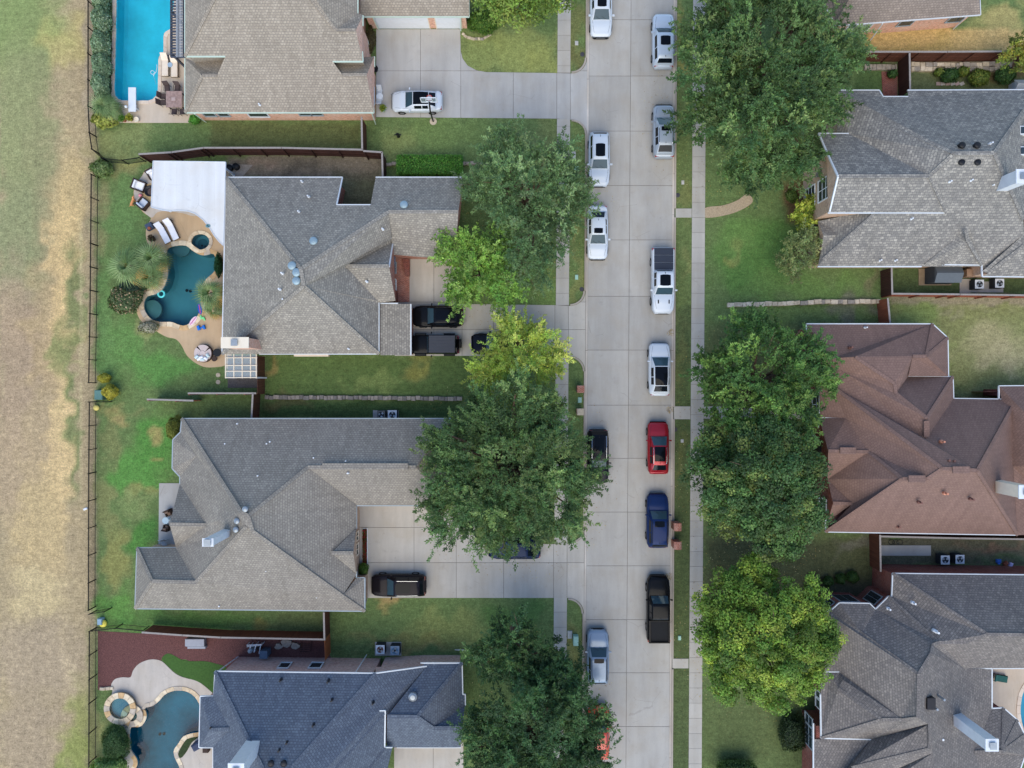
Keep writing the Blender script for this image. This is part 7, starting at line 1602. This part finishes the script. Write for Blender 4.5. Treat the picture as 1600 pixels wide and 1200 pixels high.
# mailbox pillars
def pillar(label, px, py, mat, w=.5, arch=False):
    h = 1.25; c = P(px,py,h); t = thing('mailbox_pillar', label, 'mailbox', (c.x,c.y,0), 0, 'brick mailbox pillars')
    MB().box(-w/2,-w/2,0,w/2,w/2,h-.05).build('pillar', mat, t, local=True)
    if arch:
        n = 9; V = []; F = []
        for y in (-w/2-.03,w/2+.03): V += [Vector((w*.56*math.cos(math.pi*j/(n-1)), y, h-.05+.2*math.sin(math.pi*j/(n-1)))) for j in range(n)]
        F = [(j,j+1,n+j+1,n+j) for j in range(n-1)]+[tuple(range(n)), tuple(range(2*n-1,n-1,-1))]; add('cap', V, F, mat, t, local=True)
    else: MB().cbox(Vector((0,0,h-.048)), (w+.08,w+.08,.1), 0, .03).build('cap', M['stone'] if mat is not M['brick_red'] else mat, t, local=True)
    MB().box(w/2-.01,-.12,.85,w/2+.025,.12,1.1).build('mailbox_door', M['metal_dark'], t, local=True)
pillar('red brick mailbox pillar nearest the pale driveway', 907.5, 608, M['brick_red'], .56); pillar('tan brick mailbox pillar beside the very large oak', 907, 643.5, M['brick_orange'], .52)
pillar('arched red brick pillar beside the bonnet end of the navy SUV', 1059, 823.5, M['brick_red'], .62, True); pillar('arched red brick pillar behind the navy SUV', 1059, 852.5, M['brick_red'], .62, True)
# utility boxes and covers
def ubox(label, px, py, l, w, h, mat, name='utility_box', cat='utility box', rz=0):
    o = MB().cbox(Vector((0,0,0)), (l,w,h), rz, min(.04,h*.3)).build(name, mat); o.location = P(px,py,h); o.location.z = .0; tag(o, label, cat, 'utility boxes and covers')
    MB().box(-l*.42,-w*.42,h+.001,l*.42,w*.42,h+.012).build('lid', mat, o, local=True)
GRN = simple('pale green box', (150,186,170), .6, var=.08); CON = simple('concrete cover', (176,174,168), .85, var=.1)
ubox('square concrete cover in the verge near the upper driveway', 901, 67, .3, .38, .06, CON); ubox('long concrete cover in the verge below the upper driveway', 896, 243, .42, .75, .1, CON); ubox('small green cover in the verge beside the feathery tree', 900.5, 262, .36, .28, .1, GRN)
ubox('green cover in the verge above the pale driveway', 901, 433, .28, .42, .08, GRN); ubox('green cover between the two kerbside mailbox pillars', 906, 625, .34, .5, .1, GRN); ubox('white cover by the lower sidewalk', 890.5, 992, .42, .7, .1, CON); ubox('pale green transformer box near the silver blue SUV', 900, 1002, .45, .85, .6, GRN)
ubox('white marker cover on the verge by the red crossover', 1066, 689, .25, .3, .05, CON); ubox('pale green marker on the verge by the black pickup', 1062, 997, .26, .4, .1, GRN); ubox('small grey cover on the verge by the silver crossover', 1067, 285, .25, .35, .04, CON)
ubox('green utility box between iron fence and yellow bush', 153.5, 617, .72, .85, .55, simple('teal green box', (92,128,120), .6, var=.08)); ubox('pale blue box at the open iron gate', 155, 972, .4, .55, .5, simple('pale blue box', (140,166,180), .5, var=.05))
for k, (x, y, lb) in enumerate(((910,85,'round blue manhole lid in the upper verge'),(909,452,'round dark manhole lid above the pale driveway'),(1055,671,'round dark lid on the verge by the red crossover'),(1059,305,'round dark lid on the verge near the pebble path'))): o = MB().lathe((0,0,0), [(.2,0),(.2,.03),(.16,.04)], 16).build('meter_lid', simple('cast iron', (64,62,66), .6, var=.15)); o.location = P(x,y,.01); tag(o, lb, 'lid', 'utility boxes and covers')
o = MB().lathe((0,0,0), [(.14,0),(.3,.1),(.34,.2),(.3,.3),(.1,.36)], 14).build('yellow_dome', simple('yellow plastic', (222,206,84), .5, var=.08), smooth=True); o.location = P(163,973,.0); tag(o, 'yellow dome shaped toy at the open iron gate', 'toy')
o = MB().lathe((0,0,0), [(.12,0),(.22,.1),(.26,.22),(.14,.3)], 14).build('yellow_planter', simple('cream yellow pot', (222,200,110), .5, var=.08), smooth=True); o.location = P(152.5,637,.0); tag(o, 'cream yellow pot below the green utility box', 'pot')
o = MB().cbox(Vector((0,0,0)), (.35,.18,.12), .4, .03).build('golf_bag', M['white']); o.location = P(134,795,.0); tag(o, 'small white bag lying on the field by the iron fence', 'bag')
# flower bed by the arched entry
fbed = thing('flower_bed', 'narrow white edged bed of red flowers by the cream court', 'flower bed', P(571,852)); a = P(567,880); b = P(575,826)
MB().box(b.x-.06,a.y,0,b.x,b.y,.12).box(a.x,a.y-.05,0,b.x,a.y,.12).box(a.x,b.y,0,b.x,b.y+.05,.12).build('edging', M['trim'], fbed); MB().box(a.x,a.y,0,b.x-.06,b.y,.06).build('soil', M['soil'], fbed)
r_ = np.random.RandomState(5); n = 900; pts = np.stack([r_.uniform(a.x+.03,b.x-.1,n), r_.uniform(a.y+.05,b.y-.05,n), r_.uniform(.1,.3,n)],1); col = np.where(r_.rand(n,1) < .5, np.array(srgb(150,26,36)[:3]), np.array(srgb(64,96,44)[:3]))
leaves_mesh('flowers', pts, r_.normal(size=(n,3)), r_.normal(size=(n,3))+np.array([0,0,1.5]), r_.uniform(.08,.14,n), r_.uniform(.06,.1,n), col, M['leaf'], fbed)
# small loose things
o = MB().lathe((0,0,0), [(.1,0),(.16,.15),(.1,.5),(.14,.7),(.05,.95)], 10).box(-.3,-.04,.5,.3,.04,.6).build('garden_statue', M['black']); o.location = P(623,214,.0); tag(o, 'small black garden statue on the lawn by the driveway', 'statue')
hc = MB(); 
for k in range(3): hc.tube([Vector((k*.35+.28*math.cos(2*math.pi*j/16), .22*math.sin(2*math.pi*j/16), .03+.02*k)) for j in range(17)], .022, 5, False)
o = hc.build('garden_hose', M['black']); o.location = P(1393,847,.06); tag(o, 'black hose coils lying on the slab below the brown roof', 'hose')
for k, (x, y, mt, lb) in enumerate(((1559,876,simple('blue toy', (60,110,190), .5, var=0),'blue and white toy on the side yard soil'),(1570,880,M['terracotta'],'orange toy on the side yard soil'),(1578,882,simple('lilac toy', (200,186,220), .5, var=0),'lilac toy on the side yard soil'))):
    o = MB().cbox(Vector((0,0,0)), (.4,.3,.25), .6*k, .08).box(-.1,-.28,.05,.1,-.15,.2).build('yard_toy', mt); o.location = P(x,y,.02); tag(o, lb, 'toy', 'toys in the side yard')
ps = thing('playhouse', 'small pale playhouse at the edge of the side yard soil', 'playhouse', P(1597,130)); a = P(1588,140,1.0); 
MB().box(a.x,a.y,0,a.x+1.2,a.y+.8,.9).build('wall', M['siding'], ps); add('roof', [Vector((a.x-.1,a.y-.1,.91)),Vector((a.x+1.3,a.y-.1,.91)),Vector((a.x+1.3,a.y+.4,1.4)),Vector((a.x-.1,a.y+.4,1.4)),Vector((a.x+1.3,a.y+.9,.91)),Vector((a.x-.1,a.y+.9,.91))], [(0,1,2,3),(3,2,4,5),(0,3,5),(1,4,2)], M['siding'], ps, up=True)
pl = w2([(1377,112),(1402,112),(1402,152),(1379,152)]); o = MB().prism(pl, -.02, .05).build('brick_path', M['brick_dark']); tag(o, 'red brick path inside the narrow side gate', kind='structure')
for k in range(6):
    x = 1466+k*7.4; o_ = MB().cbox(Vector((0,0,0)), (.38,.3,.05), .1*k, .01).build('paving_stone', M['deck_grey'] if k % 2 else simple('pink paver', (176,150,140), .85, var=.1)); o_.location = P(x,131,.0); tag(o_, ['first','second','third','fourth','fifth','sixth'][k]+' paver from the cross fence edging the shrub square', 'paver', 'pavers of the shrub square')
for k, (x, y) in enumerate(((341,586),(341,597))): o_ = MB().lathe((0,0,0), [(.2,0),(.2,.04),(.17,.05)], 14).build('stepping_stone', M['stone']); o_.location = P(x,y,.0); tag(o_, ('upper','lower')[k]+' round stepping stone beside the clear panel pergola', 'stepping stone', 'stepping stones')
ru = MB().prism(w2([(357,256),(395,258),(380,275),(358,275)]), -.02, .03).build('stone_pad', M['stone_grey']); tag(ru, 'rough stone pad between dark fence and grey roof', kind='structure')
for k, (x, y) in enumerate(((361,264),(371,262))): o_ = MB().lathe((0,0,0), [(.2,0),(.3,.15),(.28,.5),(.05,.6)], 12).build('compost_tub', M['black']); o_.location = P(x,y,.0); tag(o_, ('black tub nearest the white patio roof','second black tub behind the white patio roof')[k], 'tub', 'black tubs')
o = MB().tube([Vector((0,0,.05)),Vector((.35,.1,.35)),Vector((.8,.15,.55)),Vector((1.3,.14,.5))], [.05,.07,.06,.03], 6).build('fallen_branch', simple('pale dead branch', (196,190,176), .9, var=.1)); o.location = P(711,1015,.0); tag(o, 'pale bent branch poking from the dark tree onto the lawn', 'branch')
gb = thing('barbecue_grill', 'covered dark grill at the patio corner under the dark blue roof', 'grill', P(325,1180)); c = P(307,1167,.9); MB().cbox(Vector((c.x,c.y,.04)), (.9,.6,.9), .5, .1).build('cover', simple('navy grill cover', (58,66,88), .8, var=.1), gb); MB().cbox(Vector((c.x+.6,c.y-.5,.04)), (.5,.5,.5), 0, .05).build('side_box', M['wicker'], gb)

# fallen leaves under the street trees
r_ = np.random.RandomState(77); pts = []
for cx, cy, q, n in ((1150,180,150,700),(840,320,120,600),(800,740,170,900),(1180,620,130,600),(1180,770,140,800),(1190,990,140,800),(830,1100,130,500),(780,430,90,300),(1030,700,14,80),(1048,520,6,60),(1047,640,6,60),(1046,900,6,60)):
    a = r_.rand(n)*2*math.pi; d = np.sqrt(r_.rand(n))*q; pts.append(np.stack([cx+np.cos(a)*d, cy+np.sin(a)*d], 1))
pts = np.concatenate(pts); n = len(pts); W3 = np.stack([(pts[:,0]-800)/SC, (600-pts[:,1])/SC, np.full(n,.062)], 1)
pal = np.array([srgb(*c)[:3] for c in ((150,116,66),(178,150,84),(112,84,54),(196,180,140))])
o = leaves_mesh('fallen_leaves', W3, r_.normal(size=(n,3))*np.array([1,1,.15]), np.tile([0,0,1.],(n,1))+r_.normal(size=(n,3))*.15, r_.uniform(.05,.12,n), r_.uniform(.03,.07,n), pal[r_.randint(0,4,n)], M['leaf'], None)
tag(o, 'scattered dry leaves under the street trees', 'leaves', kind='stuff')
